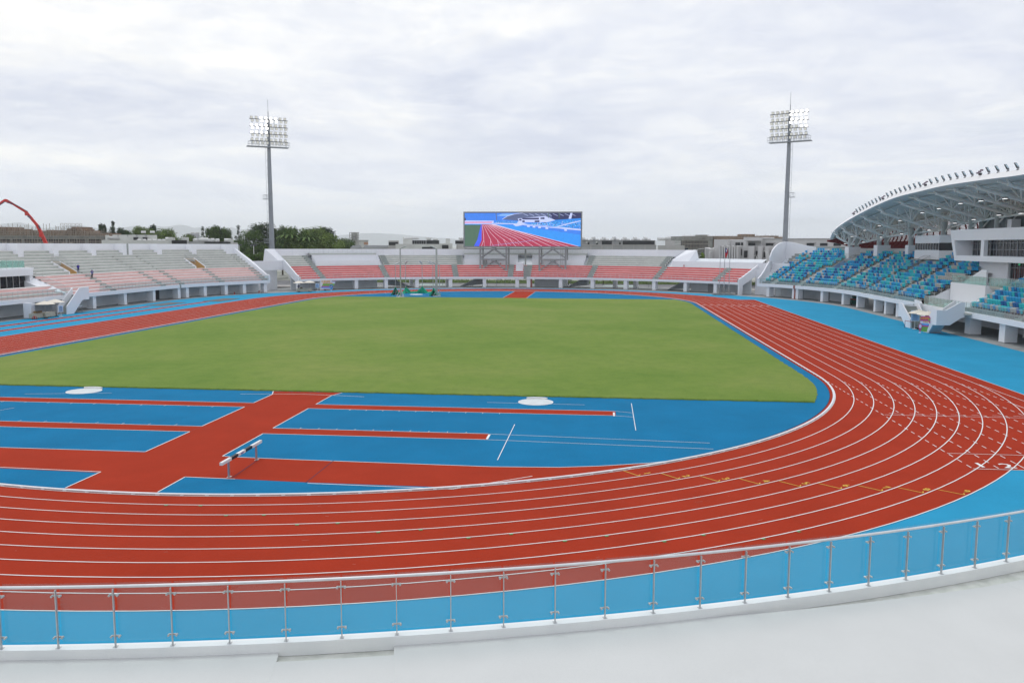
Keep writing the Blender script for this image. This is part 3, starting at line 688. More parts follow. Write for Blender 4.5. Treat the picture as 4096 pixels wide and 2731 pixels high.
for a, b in vomL:        # stair exits with ochre walls
    x0 = [P(1, a, 5.2, 0), P(1, b, 5.2, 0), P(1, b, 8.3, 0), P(1, a, 8.3, 0)]
    e = thing('x', '', '')
    bpy.data.objects.remove(e)
    mb = MB()
    for s in (a, b): mb.extr([P(1, s, 5.1, 4.9), P(1, s, 5.1, 5.85), P(1, s, 8.2, 7.55), P(1, s, 8.2, 4.9)], tuple((P(1, s+.15, 5.1, 0)-P(1, s, 5.1, 0))))
    ex = mb.build('stair_exit', M_WHITE, LS)
    mb = MB()
    for s, o in ((a, .17), (b, -.03)): mb.extr([P(1, s+o, 5.2, 4.9), P(1, s+o, 5.2, 5.75), P(1, s+o, 8.2, 7.45), P(1, s+o, 8.2, 4.9)], tuple((P(1, s+.02, 5.1, 0)-P(1, s, 5.1, 0))))
    mb.extr([P(1, a, 8.15, 4.9), P(1, a, 8.15, 7.4), P(1, b, 8.15, 7.4), P(1, b, 8.15, 4.9)], tuple(P(1, a, 8.2, 0)-P(1, a, 8.15, 0)))
    mb.sweep(path(1, a, b), [(5.1, 5.0), (6.5, 4.6)]); q = mb.build('inner_wall', M_OCHRE, None); q.parent = ex
    mb = MB()
    def rl(p0, p1, n):
        mb.tube(p0+Vector((0, 0, 1.0)), p1+Vector((0, 0, 1.0)), .03, 6)
        for i in range(n+1): q = p0+(p1-p0)*i/n; mb.tube(q, q+Vector((0, 0, 1.0)), .012, 4, cap=False)
    for s in (a, b): rl(P(1, s, 5.2, 5.8), P(1, s, 8.2, 7.5), 22)
    rl(P(1, a, 8.2, 7.5), P(1, b, 8.2, 7.5), 14); q = mb.build('handrail', M_STAIN, None); q.parent = ex
# control room and its terrace at the left edge of the picture
CR = thing('control_room', 'flat roofed white room with dark sliding glass doors on the pink stand', 'room', (0, 67, 3.5))
mb = MB(); mb.box((-8.9, 70.0, 6.1), (34.2, 8.0, .95)); mb.box((7.85, 70.0, 4.6), (.7, 7.8, 2.1)); mb.box((-9, 73.6, 4.6), (34, .3, 2.2)); mb.box((-8.4, 69.0, 6.66), (34.2, 5.6, .2)); mb.build('wall', M_WHITE, CR)
mb = MB(); mb.box((-9, 68.2, 3.45), (36, 9.0, .22)); mb.build('floor', M_CONC2, CR)
for i in range(7):
    x = 7.0-1.35*i-.55
    mb = MB(); mb.box((x, 66.6, 4.6), (1.22, .05, 2.1)); p_ = mb.build('window', M_BLACKG, CR)
    mb = MB(); mb.box((x+.66, 66.55, 4.6), (.08, .12, 2.1)); mb.box((x, 66.55, 5.66), (1.3, .12, .06)); mb.box((x, 66.55, 3.6), (1.3, .12, .08)); f = mb.build('frame', M_STAIN, None); f.parent = p_
t_ = thing('glass_balustrade', 'greenish glass balustrade on the flat roof of the white control room', 'railing', (0, 67, 6.7))
mb = MB(); mb.box((-6, 66.5, 7.35), (26, .02, 1.0)); mb.box((7.0, 69.4, 7.35), (.02, 5.8, 1.0)); mb.build('glass_panel', M_GLASS2, t_)
mb = MB(); mb.extr([(-3, 68.5, 9.2), (-3, 68.5, 10.1), (6.5, 68.5, 7.1), (6.5, 68.5, 6.7), (5, 68.5, 6.7)], (0, .02, 0)); mb.build('glass_panel', M_GLASS2, t_)
pm = mesh_of(MB().tube((0, 0, 0), (0, 0, 1.1), .022, 6), 'post', M_STAIN)
for i in range(16): ilink(pm, 'post', t_, (7-1.3*i, 66.42, 6.7))
mb = MB(); mb.extr([(8.5, 61.2, 2.7), (8.5, 61.2, 3.0), (8.5, 66.2, 5.25), (8.5, 66.8, 5.25), (8.5, 66.8, 2.7)], (.25, 0, 0)); mb.extr([(6.9, 63.3, 3.5), (6.9, 66.9, 4.95), (6.9, 66.9, 3.4)], (.2, 0, 0))
mb.poly([(8.5, 61.2, 3.0), (8.5, 66.3, 5.25), (7.1, 66.9, 4.9), (7.1, 63.3, 3.5)]); mb.build('stair_parapet', M_WHITE, LS)
mb = MB(); a, b = Vector((8.62, 61.2, 3.0)), Vector((8.62, 66.8, 5.3)); mb.tube(a+Vector((0, 0, 1.05)), b+Vector((0, 0, 1.05)), .03, 6)
for i in range(46): q = a+(b-a)*i/45; mb.tube(q, q+Vector((0, 0, 1.05)), .012, 4, cap=False)
mb.build('handrail', M_STAIN, LS)
def field_stair(label, sg, x0, dirx, yf, n=15, x_top=None, extra=None):
    t = thing('staircase', label, 'staircase', (x0, yf*sg, 0))
    return t
ST = thing('staircase', 'white walled staircase from the field up to the pink left stand', 'staircase', (6, 60, 0))
for y0, th in ((59.15, .16), (61.0, .16)):
    mb = MB(); off = 0 if y0 < 60 else .8
    pts = [(5.6+off, 0), (5.7+off, 1.2), (8.9+off, 3.75), (11.2, 3.8), (11.2, 1.9), (9.5, 1.9), (7.2+off*.3, 0)] if y0 < 60 else [(6.2, 0), (6.3, 1.15), (10.0, 3.7), (10.0, 2.6), (8.2, 1.2), (7.2, 0)]
    mb.extr([(x, y0, z) for x, z in pts], (0, th, 0)); mb.build('side_wall', M_WHITE, ST)
mb = MB()
for i in range(15): mb.box((6.3+.27*i, 60.1, .09+.176*i), (.29, 1.7, .18))
mb.build('steps', M_STEP, ST)
mb = MB(); mb.box((10.4, 60.3, 2.55), (1.5, 2.2, .2)); mb.build('landing', M_CONC, ST)
# ------------------------------------------------------------------ main stand (right)
MS = thing('grandstand', 'main covered grandstand filled with blue seats on the right', 'grandstand', (36, -62.3, 0))
NR = 13
mb = MB(); rows(mb, -1, 58.9, 117.6, 0, 4); rows(mb, -1, 131.3, 176, 0, NR)
vomR = [(70.2, 72.6), (93.4, 95.8)]
for a, b in ((58.0, 70.1), (72.7, 93.3), (95.9, 120.5)): rows(mb, -1, a, b, 6 if False else 7, 10)
rows(mb, -1, 58.5, 117.6, 4, 7); rows(mb, -1, 57.5, 122, 10, NR)
mb.build('terrace', [mat('shade_toned_step_concrete', (.30, .315, .31), .85, .1, 1), mat('pale_step_edge', (.46, .47, .45), .8, .06, 2), MATS['shade_toned_step_concrete']], MS, fix=False)  # riser and tread grey darkened to carry the shade under the roof
mb = MB(); mb.sweep(path(-1, 58.4, 117.8), [(-.4, 2.08), (-.4, 2.67), (.16, 2.67), (.16, 2.63)]); mb.sweep(path(-1, 58.4, 117.8), [(-.4, 2.08), (.3, 2.08)]); mb.build('fascia', M_WHITE, MS)
mb = MB(); mb.sweep(path(-1, 129.2, 176), [(1.3, 2.0), (1.3, 2.67), (.16+.7, 2.67)]) if False else mb.sweep(path(-1, 127.7, 176), [(-.4, 2.08), (-.4, 2.67), (.16, 2.67), (.16, 2.63)]); mb.sweep(path(-1, 127.7, 176), [(-.4, 2.08), (.3, 2.08)]); mb.build('fascia', M_WHITE, MS)
mb = MB(); mb.sweep(path(-1, 58.6, 176), [(-.3, 2.12), (6.0, 3.2), (12.3, 7.8)]); mb.build('soffit', M_WHITE2, MS)
mb = MB(); mb.sweep(path(-1, 57, 122), [(11.2, 8.76), (12.2, 8.76), (12.2, 9.15), (13.4, 9.15)]); mb.sweep(path(-1, 122, 176), [(11.2, 8.76), (16, 8.76)]); mb.build('upper_walkway', M_CONC2, MS)
mb = MB(); wallp(mb, -1, 55.0, 176, 13.4, 5, 9.95, .2); mb.build('back_wall', M_WHITE, MS)
mb = MB(); wallp(mb, -1, 58.5, 64.5, 13.3, 9.95, 10.22, .4); wallp(mb, -1, 64.5, 66.5, 13.3, 9.95, 10.2, .4); mb.build('ledge', M_STEP, MS)
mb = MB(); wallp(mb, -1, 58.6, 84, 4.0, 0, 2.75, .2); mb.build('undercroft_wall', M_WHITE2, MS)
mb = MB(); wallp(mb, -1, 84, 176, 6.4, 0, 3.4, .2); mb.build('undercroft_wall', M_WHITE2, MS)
for s in (60.6, 67.6, 76.0, 83.2, 89.4, 98.5, 103.5, 108.7): column(MEC, -1, s, .55, MS)
MEC2 = mesh_of(MB().box((0, 0, 1.075), (1.3, 1.35, 2.15)).box((0, 0, .04), (1.32, 1.37, .08), mi=1), 'column', [M_WHITE, M_CONC])
for s in (132.5, 141.2, 150.0, 158.8): column(MEC2, -1, s, .7, MS)
for s in (136.5, 146.5, 156.5): column(MEC, -1, s, 5.2, MS)
column(MEC, -1, 68.6, .5, MS)
mb = MB(); wallp(mb, -1, 68.0, 68.25, -.2, 0, 2.1, .2); mb.build('red_duct', M_REDPIPE, MS)
mb = MB(); wallp(mb, -1, 68.0, 68.5, -.43, 2.06, 2.7, .02); mb.build('expansion_joint', M_REDPIPE, MS)
for s in (65.0, 71.9): door(MS, -1, s, 3.93, 1.5, 2.05, M_DARK)
door(MS, -1, 100.5, 6.3, 1.6, 2.0, M_DARK); door(MS, -1, 63.2, 3.93, 1.0, 2.0, M_WHITE)
# curved, splayed parapet closing the left end: traced top edge in its own vertical plane
Pa = P(-1, 58.4, -.4, 0); Pb = P(-1, 54.7, 13.2, 0); dirp = (Pb-Pa).normalized(); npl = Vector((-dirp.y, dirp.x, 0))
def trace(px): return [at_pl(x, y, Pa, npl) for x, y in px]
e1 = trace([(3034, 1113.6), (3046, 1101), (3053, 1090), (3059, 1081), (3064, 1072), (3068, 1063.6), (3073, 1055), (3077, 1047.5), (3081, 1045), (3088, 1045)])
e2 = trace([(3082, 1046), (3081.5, 1031), (3085, 1019), (3089, 1008), (3092, 1001), (3096.4, 995.7), (3101, 989), (3107, 983), (3113, 977.5), (3121.4, 973), (3129, 970), (3137.5, 968), (3145, 967)])
bot1 = Vector(P(-1, 58.4, -.4, 2.05))
mb = MB(); mb.extr([bot1]+[Vector(q) for q in e1]+[Vector((e1[-1].x, e1[-1].y, 4.4))], npl*.28); mb.build('end_wall', M_WHITE, MS)
mb = MB(); mb.extr([Vector((e2[0].x, e2[0].y, 5.0))]+[Vector(q) for q in e2]+[Vector((e2[-1].x, e2[-1].y, 7.5))], npl*.30-dirp*0); mb.build('end_wall', M_WHITE, MS)
# the crest of the back wall swings down from the peak
mb = MB(); q0 = e2[-1]; top = []
px = [(3145, 967), (3152, 967.5), (3163, 969), (3178.6, 971.6), (3196, 976), (3212, 979.5), (3228.6, 983), (3245, 986), (3262, 988.5)]
Q0 = Vector((q0.x, q0.y, 0)); Q1 = P(-1, 65.0, 13.5, 0); dq = (Q1-Q0).normalized(); nq = Vector((-dq.y, dq.x, 0))
tp = [at_pl(x, y, Q0, nq) for x, y in px]
mb.extr([Vector((tp[0].x, tp[0].y, 7.5))]+tp+[Vector((tp[-1].x, tp[-1].y, 7.5))], nq*.25); mb.build('end_wall', M_WHITE, MS)
mb = MB()
mb.poly([bot1, *[Vector((q.x, q.y, 5)) for q in (e1[-1],)], Vector((e2[-1].x, e2[-1].y, 7.5)), P(-1, 58.6, 12.3, 7.8), P(-1, 58.6, 5, 3), P(-1, 58.8, -.3, 2.1)]); mb.build('soffit', M_WHITE2, MS)
rr_ = railing(-1, 58.7, 116.8, -.2, 2.66, MS, 1.07, 1.05, M_GLASS, cap_=90)
railing(-1, 128.2, 170, -.2, 2.66, MS, 1.07, 1.15, M_GLASS, cap_=60)
for a, b in vomR:
    mb = MB()
    for s in (a, b): mb.extr([P(-1, s, 6.0, 5.4), P(-1, s, 6.0, 6.25), P(-1, s, 9.0, 7.95), P(-1, s, 9.0, 5.4)], tuple((P(-1, s+.15, 5.1, 0)-P(-1, s, 5.1, 0))))
    ex = mb.build('stair_exit', M_STEP, MS)
    mb = MB()
    for s, o in ((a, .17), (b, -.03)): mb.extr([P(-1, s+o, 6.1, 5.3), P(-1, s+o, 6.1, 6.2), P(-1, s+o, 9.0, 7.9), P(-1, s+o, 9.0, 5.3)], tuple((P(-1, s+.02, 5.1, 0)-P(-1, s, 5.1, 0))))
    mb.extr([P(-1, a, 8.95, 5.3), P(-1, a, 8.95, 7.9), P(-1, b, 8.95, 7.9), P(-1, b, 8.95, 5.3)], tuple(P(-1, a, 9.0, 0)-P(-1, a, 8.95, 0)))
    mb.sweep(path(-1, a, b), [(6.0, 5.45), (7.4, 5.0)]); q = mb.build('inner_wall', M_BLUEW, None); q.parent = ex
    mb = MB()
    for s in (a, b): rl(P(-1, s, 6.0, 6.2), P(-1, s, 9.0, 7.9), 16)
    rl(P(-1, a, 9.0, 7.9), P(-1, b, 9.0, 7.9), 10); q = mb.build('handrail', M_STAIN, None); q.parent = ex
mb = MB(); pp = [P(-1, s, 11.9, 8.8) for s in range(66, 88, 2)]; mb.path([q+Vector((0, 0, 1.0)) for q in pp], .03)
for q in pp: mb.tube(q, q+Vector((0, 0, 1.0)), .02, 4)
mb.build('handrail', M_STAIN, MS)
# piers and their paired pipes
PIERS = [(60.3, -67.9, 7.6, 10.9), (52.8, -71.0, 7.0, 11.6), (42.8, -73.2, 6.6, 12.3), (31.8, -74.4, 6.4, 13.0), (23.2, -75.0, 6.4, 13.6), (14.8, -75.0, 6.4, 14.0), (6.2, -75.0, 6.4, 14.2), (-2.4, -75.0, 6.4, 14.2), (-11, -75, 6.4, 14.0), (-20, -75, 6.4, 13.6), (-29, -74.4, 6.4, 13.0), (-38, -73.2, 6.6, 12.3)]
for i, (x, y, z0, z1) in enumerate(PIERS):
    ang = math.atan2(y, x-36) if x > 36 else -math.pi/2
    h = 10.55 if i > 0 else 10.2
    mb = MB(); mb.box((x, y, (z0+h)/2), (2.6 if i < 3 else 2.2, 1.25, h-z0), ang); pr = mb.build('pier', M_WHITE, MS)
    mb = MB(); dx, dy = math.cos(ang), math.sin(ang)
    mb.tube((x-dx*.65, y-dy*.65, h), (x-dx*.65, y-dy*.65, z1+1.2), .42, 14); mb.tube((x+dx*.85, y+dy*.85, h), (x+dx*.85, y+dy*.85, z1+1.2), .42, 14)
    q = mb.build('roof_post', mat('grey_green_steel', (.40, .44, .44), .5, .05, 2), None, True); q.parent = pr
M_GGS = MATS['grey_green_steel']
# announcer booth
BO = thing('booth', 'small white box booth with strip window at the top of the blue seats', 'booth', (33, -74, 7.6))
mb = MB()
mb.hexa([(28.0, -71.8, 7.4), (38.6, -71.8, 7.4), (38.6, -78, 7.4), (24.0, -78, 7.4), (28.3, -71.8, 9.7), (38.6, -71.8, 9.7), (38.6, -78, 9.7), (24.3, -78, 9.7)])
mb.hexa([(28.3, -71.8, 10.9), (38.6, -71.8, 10.9), (38.6, -78, 10.9), (24.3, -78, 10.9), (28.3, -71.8, 12.1), (38.6, -71.8, 12.1), (38.6, -78, 12.1), (24.3, -78, 12.1)])
mb.hexa([(26.0, -75.7, 9.7), (38.5, -75.5, 9.7), (38.5, -78, 9.7), (24.4, -78, 9.7), (26.0, -75.7, 10.9), (38.5, -75.5, 10.9), (38.5, -78, 10.9), (24.4, -78, 10.9)])
mb.build('wall', M_WHITE, BO)
mb = MB(); mb.hexa([(28.4, -71.87, 9.7), (38.5, -71.87, 9.7), (38.5, -75.4, 9.7), (26.2, -75.6, 9.7), (28.4, -71.87, 10.9), (38.5, -71.87, 10.9), (38.5, -75.4, 10.9), (26.2, -75.6, 10.9)]); wn = mb.build('window', M_BLACKG, BO)
mb = MB()
for i in range(10): x = 28.45+1.1*i; mb.box((x, -71.82, 10.3), (.07, .08, 1.2))
mb.box((33.4, -71.82, 9.75), (10.2, .1, .08)); mb.box((33.4, -71.82, 10.86), (10.2, .1, .08)); q = mb.build('frame', M_STAIN, None); q.parent = wn
# press box with slanted white frame
PB = thing('press_box', 'large white press box with slanting frame and rows of dark windows', 'building', (-5, -70, 5.5))
xr = -40.0
def yq(x, z, y): return Vector((x, y, z))
mb = MB()      # front frame: header, sill, slanted left cheek
mb.hexa([yq(14.0, 11.15, -68.0), yq(xr, 11.15, -68.0), yq(xr, 11.15, -76), yq(13.4, 11.15, -76), yq(14.6, 12.6, -68.0), yq(xr, 12.6, -68.0), yq(xr, 12.6, -76), yq(14.6, 12.6, -76)])
mb.hexa([yq(12.65, 8.4, -68.0), yq(xr, 8.4, -68.0), yq(xr, 8.4, -76), yq(12.65, 8.4, -76), yq(12.95, 9.1, -68.0), yq(xr, 9.1, -68.0), yq(xr, 9.1, -76), yq(12.95, 9.1, -76)])
mb.hexa([yq(12.95, 9.1, -68.0), yq(12.1, 9.1, -68.0), yq(12.1, 9.1, -76), yq(12.95, 9.1, -76), yq(14.0, 11.15, -68.0), yq(13.0, 11.15, -68.0), yq(13.0, 11.15, -76), yq(14.0, 11.15, -76)])
mb.build('wall', M_WHITE, PB)
for x in (4.3, -14.5, -27): mb = MB(); mb.box((x, -68.3, 10.12), (.9, .5, 2.06)); mb.build('pillar', M_WHITE, PB)
mb = MB(); mb.box((5.5, -70.2, 6.95), (8.2, .3, 2.9)); mb.box((-4.6, -70.3, 6.95), (2.4, .4, 2.9)); mb.box((-20, -72.5, 6.95), (33, .2, 2.9)); mb.build('lower_wall', M_WHITE, PB)
def windowwall(x0, x1, y, z0, z1, cols, zrows, parent):
    for i in range(cols):
        xa = x0+(x1-x0)*i/cols; xb = x0+(x1-x0)*(i+1)/cols
        mb = MB(); mb.box(((xa+xb)/2, y, (z0+z1)/2), (abs(xb-xa)-.02, .04, z1-z0)); p = mb.build('window', M_BLACKG, parent)
        mb = MB(); mb.box((xa, y+.05, (z0+z1)/2), (.09, .10, z1-z0)); mb.box(((xa+xb)/2, y+.05, (z0+z1)/2), (.02, .04, z1-z0))
        for zr in zrows: mb.box(((xa+xb)/2, y+.05, zr), (abs(xb-xa), .07, .055))
        q = mb.build('frame', M_STEEL, None); q.parent = p
windowwall(10.6, 4.7, -69.6, 9.1, 11.15, 4, (9.15, 9.95, 10.75, 11.1), PB)
windowwall(3.8, -14.0, -68.9, 9.1, 11.15, 10, (9.15, 9.95, 10.75, 11.1), PB)
windowwall(-15.2, -26.5, -68.9, 9.1, 11.15, 8, (9.15, 9.95, 10.75, 11.1), PB)
windowwall(1.3, -3.4, -70.4, 5.5, 8.4, 4, (5.55, 7.7, 8.3), PB)
mb = MB(); mb.box((-1.1, -70.2, 8.15), (.32, .05, .2)); mb.build('exit_sign', mat('green_sign', (.05, .45, .2), .5, .05, 2, emit=.6), PB)
mb = MB()
mb.box((2.5, -76.4, 14.2), (43.0, .1, 3.0)); 
for i in range(215): mb.box((23.9-.2*i, -76.3, 14.2), (.09, .12, 3.0))
mb.build('corrugated_cladding', mat('grey_corrugated_metal', (.30, .33, .34), .5, .06, 1), PB)
mb = MB(); mb.box((11.9, -75.2, 13.3), (1.2, 1.2, 1.5)); mb.build('roof_hatch', M_WHITE, PB)
# balcony tower below the press box and deck
BT = thing('balcony', 'solid white balcony tower with glass railing below the press box', 'balcony', (3, -68, 2.6))
mb = MB(); mb.hexa([(8.3, -66, 2.4), (-2.1, -66, 2.4), (-2.1, -72, 2.4), (8.3, -72, 2.4), (8.3, -66, 5.55), (-2.1, -66, 5.55), (-2.1, -72, 5.55), (8.3, -72, 5.55)]); mb.build('wall', M_WHITE, BT)
mb = MB(); mb.box((-14, -70.5, 5.4), (23.8, 8.0, .28)); mb.build('deck', M_CONC2, BT)
rb = MB(); rb.tube((8.2, -66.1, 6.6), (-2.0, -66.1, 6.6), .02, 6); rb.tube((-2.0, -66.1, 6.6), (-14, -66.6, 6.6), .02, 6); R2 = rb.build('railing', M_STAIN, BT)
mb = MB(); mb.box((3.1, -66.1, 6.07), (10.2, .02, 1.0)); mb.box((-8, -66.4, 6.07), (12, .02, 1.0)); q = mb.build('glass_panel', M_GLASS2, None); q.parent = R2
for i in range(22): q = ilink(pm, 'post', None, (8.2-i*1.03, -66.12, 5.5)); q.parent = R2
mb = MB(); mb.extr([(6.6, -67.0, 5.5), (6.6, -67.0, 5.7), (1.6, -67.0, 7.4), (.2, -67.0, 7.4), (.2, -67.0, 5.5)], (0, -.2, 0)); mb.build('stair_parapet', M_WHITE, BT)
# lower platform and its twin field stairs
PF = thing('platform', 'low white platform with glass railing between the two blue seat blocks', 'platform', (2, -63, 2.6))
mb = MB(); mb.box((-.2, -63.7, 2.5), (17.0, 4.8, .2)); mb.build('deck', M_CONC2, PF)
mb = MB(); mb.box((-.4, -61.2, 2.35), (9.6, .25, .85)); mb.build('fascia', M_WHITE, PF)
rb = MB(); rb.tube((4.2, -61.25, 3.9), (-5.2, -61.25, 3.9), .02, 6); R2 = rb.build('railing', M_STAIN, PF)
mb = MB(); mb.box((-.4, -61.25, 3.35), (9.4, .02, 1.0)); q = mb.build('glass_panel', M_GLASS2, None); q.parent = R2
for i in range(10): q = ilink(pm, 'post', None, (4.2-i*1.04, -61.28, 2.78)); q.parent = R2
mb = MB(); mb.extr([(9.0, -61.9, 2.5), (9.0, -61.9, 3.1), (5.4, -61.3, 3.1), (4.4, -61.1, 2.9), (4.4, -61.1, 2.3)], (0, .2, 0)); mb.build('parapet', M_WHITE, PF)
mb = MB(); mb.extr([(8.7, -63.4, 2.6), (8.7, -63.4, 3.6), (8.7, -64.2, 3.7), (8.7, -67.4, 5.5), (8.7, -67.4, 2.6)], (-.25, 0, 0)); mb.build('stair_parapet', M_WHITE, PF)
mb = MB(); mb.extr([(-5.7, -63.0, 2.6), (-5.7, -63.0, 3.75), (-5.7, -63.6, 3.8), (-5.7, -71.5, 8.3), (-5.7, -72, 8.3), (-5.7, -72, 2.6)], (.3, 0, 0)); mb.build('stair_parapet', M_WHITE, PF)
S1 = thing('staircase', 'white walled field stair with open treads behind the colourful arrow board', 'staircase', (2, -59, 0))
for y0, o in ((-58.3, 0), (-60.3, .4)):
    mb = MB(); mb.extr([(x, y0, z) for x, z in ((.4+o, 0), (.5+o, 1.1), (3.9, 2.95), (5.0, 2.95), (5.0, 1.1), (3.9, 1.2), (1.9, 0))], (0, -.18, 0)); mb.build('side_wall', M_WHITE, S1)
mb = MB()
for i in range(14): mb.box((.75+.27*i, -59.4, .1+.18*i), (.29, 1.9, .18))
mb.build('steps', M_STEP, S1)
mb = MB()
for i in range(14): mb.box((4.9, -59.2-.13*i, 2.1), (.03, .04, 1.2))
mb.box((4.9, -60.1, 2.72), (.05, 1.9, .05)); mb.build('gate', M_STAIN, S1)
S2 = thing('staircase', 'white walled field stair that turns at a landing beside the nearest seats', 'staircase', (-7, -60, 0))
mb = MB(); mb.extr([(x, -58.3, z) for x, z in ((-4.7, 0), (-4.0, .0), (-4.6, 1.1), (-6.3, 2.75), (-7.695, 2.9), (-7.695, 1.15), (-6.8, 1.1), (-5.6, 0))], (0, -.18, 0)); mb.build('side_wall', M_WHITE, S2)
mb = MB(); mb.extr([(-7.7, y, z) for y, z in ((-58.3, 1.15), (-58.3, 2.9), (-59.3, 2.9), (-60.9, 3.85), (-61.4, 3.85), (-61.4, 2.1), (-61.0, 2.0), (-59.8, 1.15))], (-.18, 0, 0)); mb.build('side_wall', M_WHITE, S2)
mb = MB(); mb.extr([(-5.2, y, z) for y, z in ((-59.9, 1.2), (-59.9, 2.9), (-61.2, 3.85), (-61.4, 3.85), (-61.4, 1.6))], (-.18, 0, 0)); mb.build('side_wall', M_WHITE, S2)
mb = MB(); mb.box((-6.9, -59.25, 1.28), (1.5, 1.4, .2)); mb.build('landing', M_CONC, S2)
mb = MB()
for i in range(7): mb.box((-4.6-.27*i, -59.1, .1+.18*i), (.29, 1.5, .18)); 
for i in range(8): mb.box((-6.6, -59.9-.2*i, 1.45+.17*i), (1.7, .26, .18))
mb.build('steps', M_STEP, S2)
mb = MB(); mb.poly([(-4.7, -58.4, .02), (-5.6, -58.4, .02), (-5.6, -60, .02), (-4.7, -60, .02)]); mb.poly([(-5.5, -58.5, 0.02), (-6.9, -58.5, 1.15), (-6.9, -59.7, 1.15), (-5.5, -59.7, 0.02)]); mb.poly([(-6.9, -58.5, 1.15), (-7.69, -58.5, 1.15), (-7.69, -59.7, 1.15), (-6.9, -59.7, 1.15)]); mb.build('soffit', M_WHITE2, S2)
# seats
SC = [('light blue', (0.014, 0.38, 0.74)), ('turquoise', (0.03, 0.58, 0.64)), ('navy blue', (0.012, 0.14, 0.42)), ('pale grey', (0.54, 0.54, 0.50))]
SM = [mat('seat_plastic_'+a.replace(' ', '_'), c, .42, .06, 6) for a, c in SC]
def seat_geo(mb, mi, fm, T=None):
    b0 = len(mb.v); T = (T or Matrix()) @ Matrix.Diagonal((1.33, 1.15, 1.12, 1))
    mb.hexa([(-.20, -.08, .19), (.20, -.08, .19), (.20, -.03, .19), (-.20, -.03, .19), (-.21, -.16, .565), (.21, -.16, .565), (.21, -.10, .565), (-.21, -.10, .565)], mi)
    mb.hexa([(-.21, -.18, .56), (.21, -.18, .56), (.20, .18, .63), (-.20, .18, .63), (-.21, -.18, .60), (.21, -.18, .60), (.20, .18, .67), (-.20, .18, .67)], mi)
    mb.box((0, .0, .12), (.05, .06, .26), 0, fm); mb.box((0, -.02, .20), (.46, .12, .05), 0, fm)  # leg, and a dark bar added to darken the gap under the seat
    if T is not None:
        for i in range(b0, len(mb.v)): mb.v[i] = tuple(T @ Vector(mb.v[i]))
spots = []
def seat_block(s0, s1, r0, r1, skip=()):
    for i in range(r0, r1):
        d = .15+TR*i+.52; z = Z0+RI*(i+1); s = s0
        while s < s1:
            x, y, nx, ny = fr(-1, s); rad = (60+d) if s < 90 else 0
            step = math.degrees(.68/rad) if s < 90 else .68
            ok = all(not (a <= s <= b and lo <= i < hi) for a, b, lo, hi in skip)
            if ok: spots.append((x+nx*d, y+ny*d, z, math.atan2(-ny, -nx)+math.pi/2, s, i))
            s += step
ai = [(68.4, 70.1, 0, 7), (79.7, 81.4, 0, 20), (91.7, 93.5, 0, 7), (105.2, 107.2, 0, 20), (70.0, 72.9, 6, 20), (93.2, 96.1, 6, 20), (61.6, 62.6, 0, 10), (87.0, 99.4, 10, 20), (75.6, 77.0, 10, 20), (59.8, 61.2, 10, 20)]
seat_block(59.7, 117.2, 0, NR, ai)
ai2 = [(144.6, 145.9, 0, 20), (156.5, 157.8, 0, 20)]
seat_block(132.4, 170, 0, NR, ai2)
for s0, s1 in ((59.2, 61.9), (63.4, 66.0)):     # top row on the upper walkway
    s = s0
    while s < s1: x, y, nx, ny = fr(-1, s); d = 12.75; spots.append((x+nx*d, y+ny*d, 9.2, math.atan2(-ny, -nx)+math.pi/2, s, 14)); s += math.degrees(.68/73)
rnd = random.Random(11)
cols = [rnd.choices(range(4), (38, 32, 17, 13))[0] for _ in spots]
for k, sp in enumerate(spots):
    if 110.5 < sp[4] < 117.5 and 5 <= sp[5] <= 6: cols[k] = 3
def inframe(p):
    v = Vector(p)-CAM; D = v.dot(_f)
    if D <= 0: return False
    x = W/2+FOC*W*v.dot(_R)/D; y = H/2-FOC*W*v.dot(_U)/D
    return 0 < x < W and 0 < y < H
order = sorted(range(len(spots)), key=lambda k: (not inframe(spots[k][:3]), (Vector(spots[k][:3])-CAM).length))
solo = set(order[:296])
SEATME = []
for c in range(4):
    mb = MB(); seat_geo(mb, 0, 1); SEATME.append(mesh_of(mb, 'stadium_seat', [SM[c], M_DARK]))
big_ = MB()
for k, (x, y, z, rz, s, i) in enumerate(spots):
    if k in solo:
        o = bpy.data.objects.new('stadium_seat', SEATME[cols[k]]); C.objects.link(o); o.location = (x, y, z); o.rotation_euler = (0, 0, rz)
        blk = ('nearest seat block, right of the turning field stair', 'near block') if s > 125 else ('seat block just left of the white balcony tower', 'balcony block')
        tag(o, SC[cols[k]][0]+' plastic seat in the '+blk[0], 'seat', SC[cols[k]][0]+' seats in the '+blk[1])
    else:
        T = Matrix.Translation((x, y, z)) @ Matrix.Rotation(rz, 4, 'Z'); seat_geo(big_, cols[k], 4, T)
tag(big_.build('stadium_seats', SM+[M_DARK], None, fix=False), 'mixed blue, turquoise and grey seats filling the farther blocks of the main grandstand', 'seats', kind='stuff')
for s, a, b in ((69.3, 0, 7), (80.5, 0, 13), (92.6, 0, 7), (106.2, 0, 9), (62.1, 0, 10), (145.2, 0, 11), (157.1, 0, 11)): aisle('aisle_steps', -1, s, 1.5, a, b, MS, False, mat('pale_step_concrete', (.50, .51, .48), .85, .08, 2))
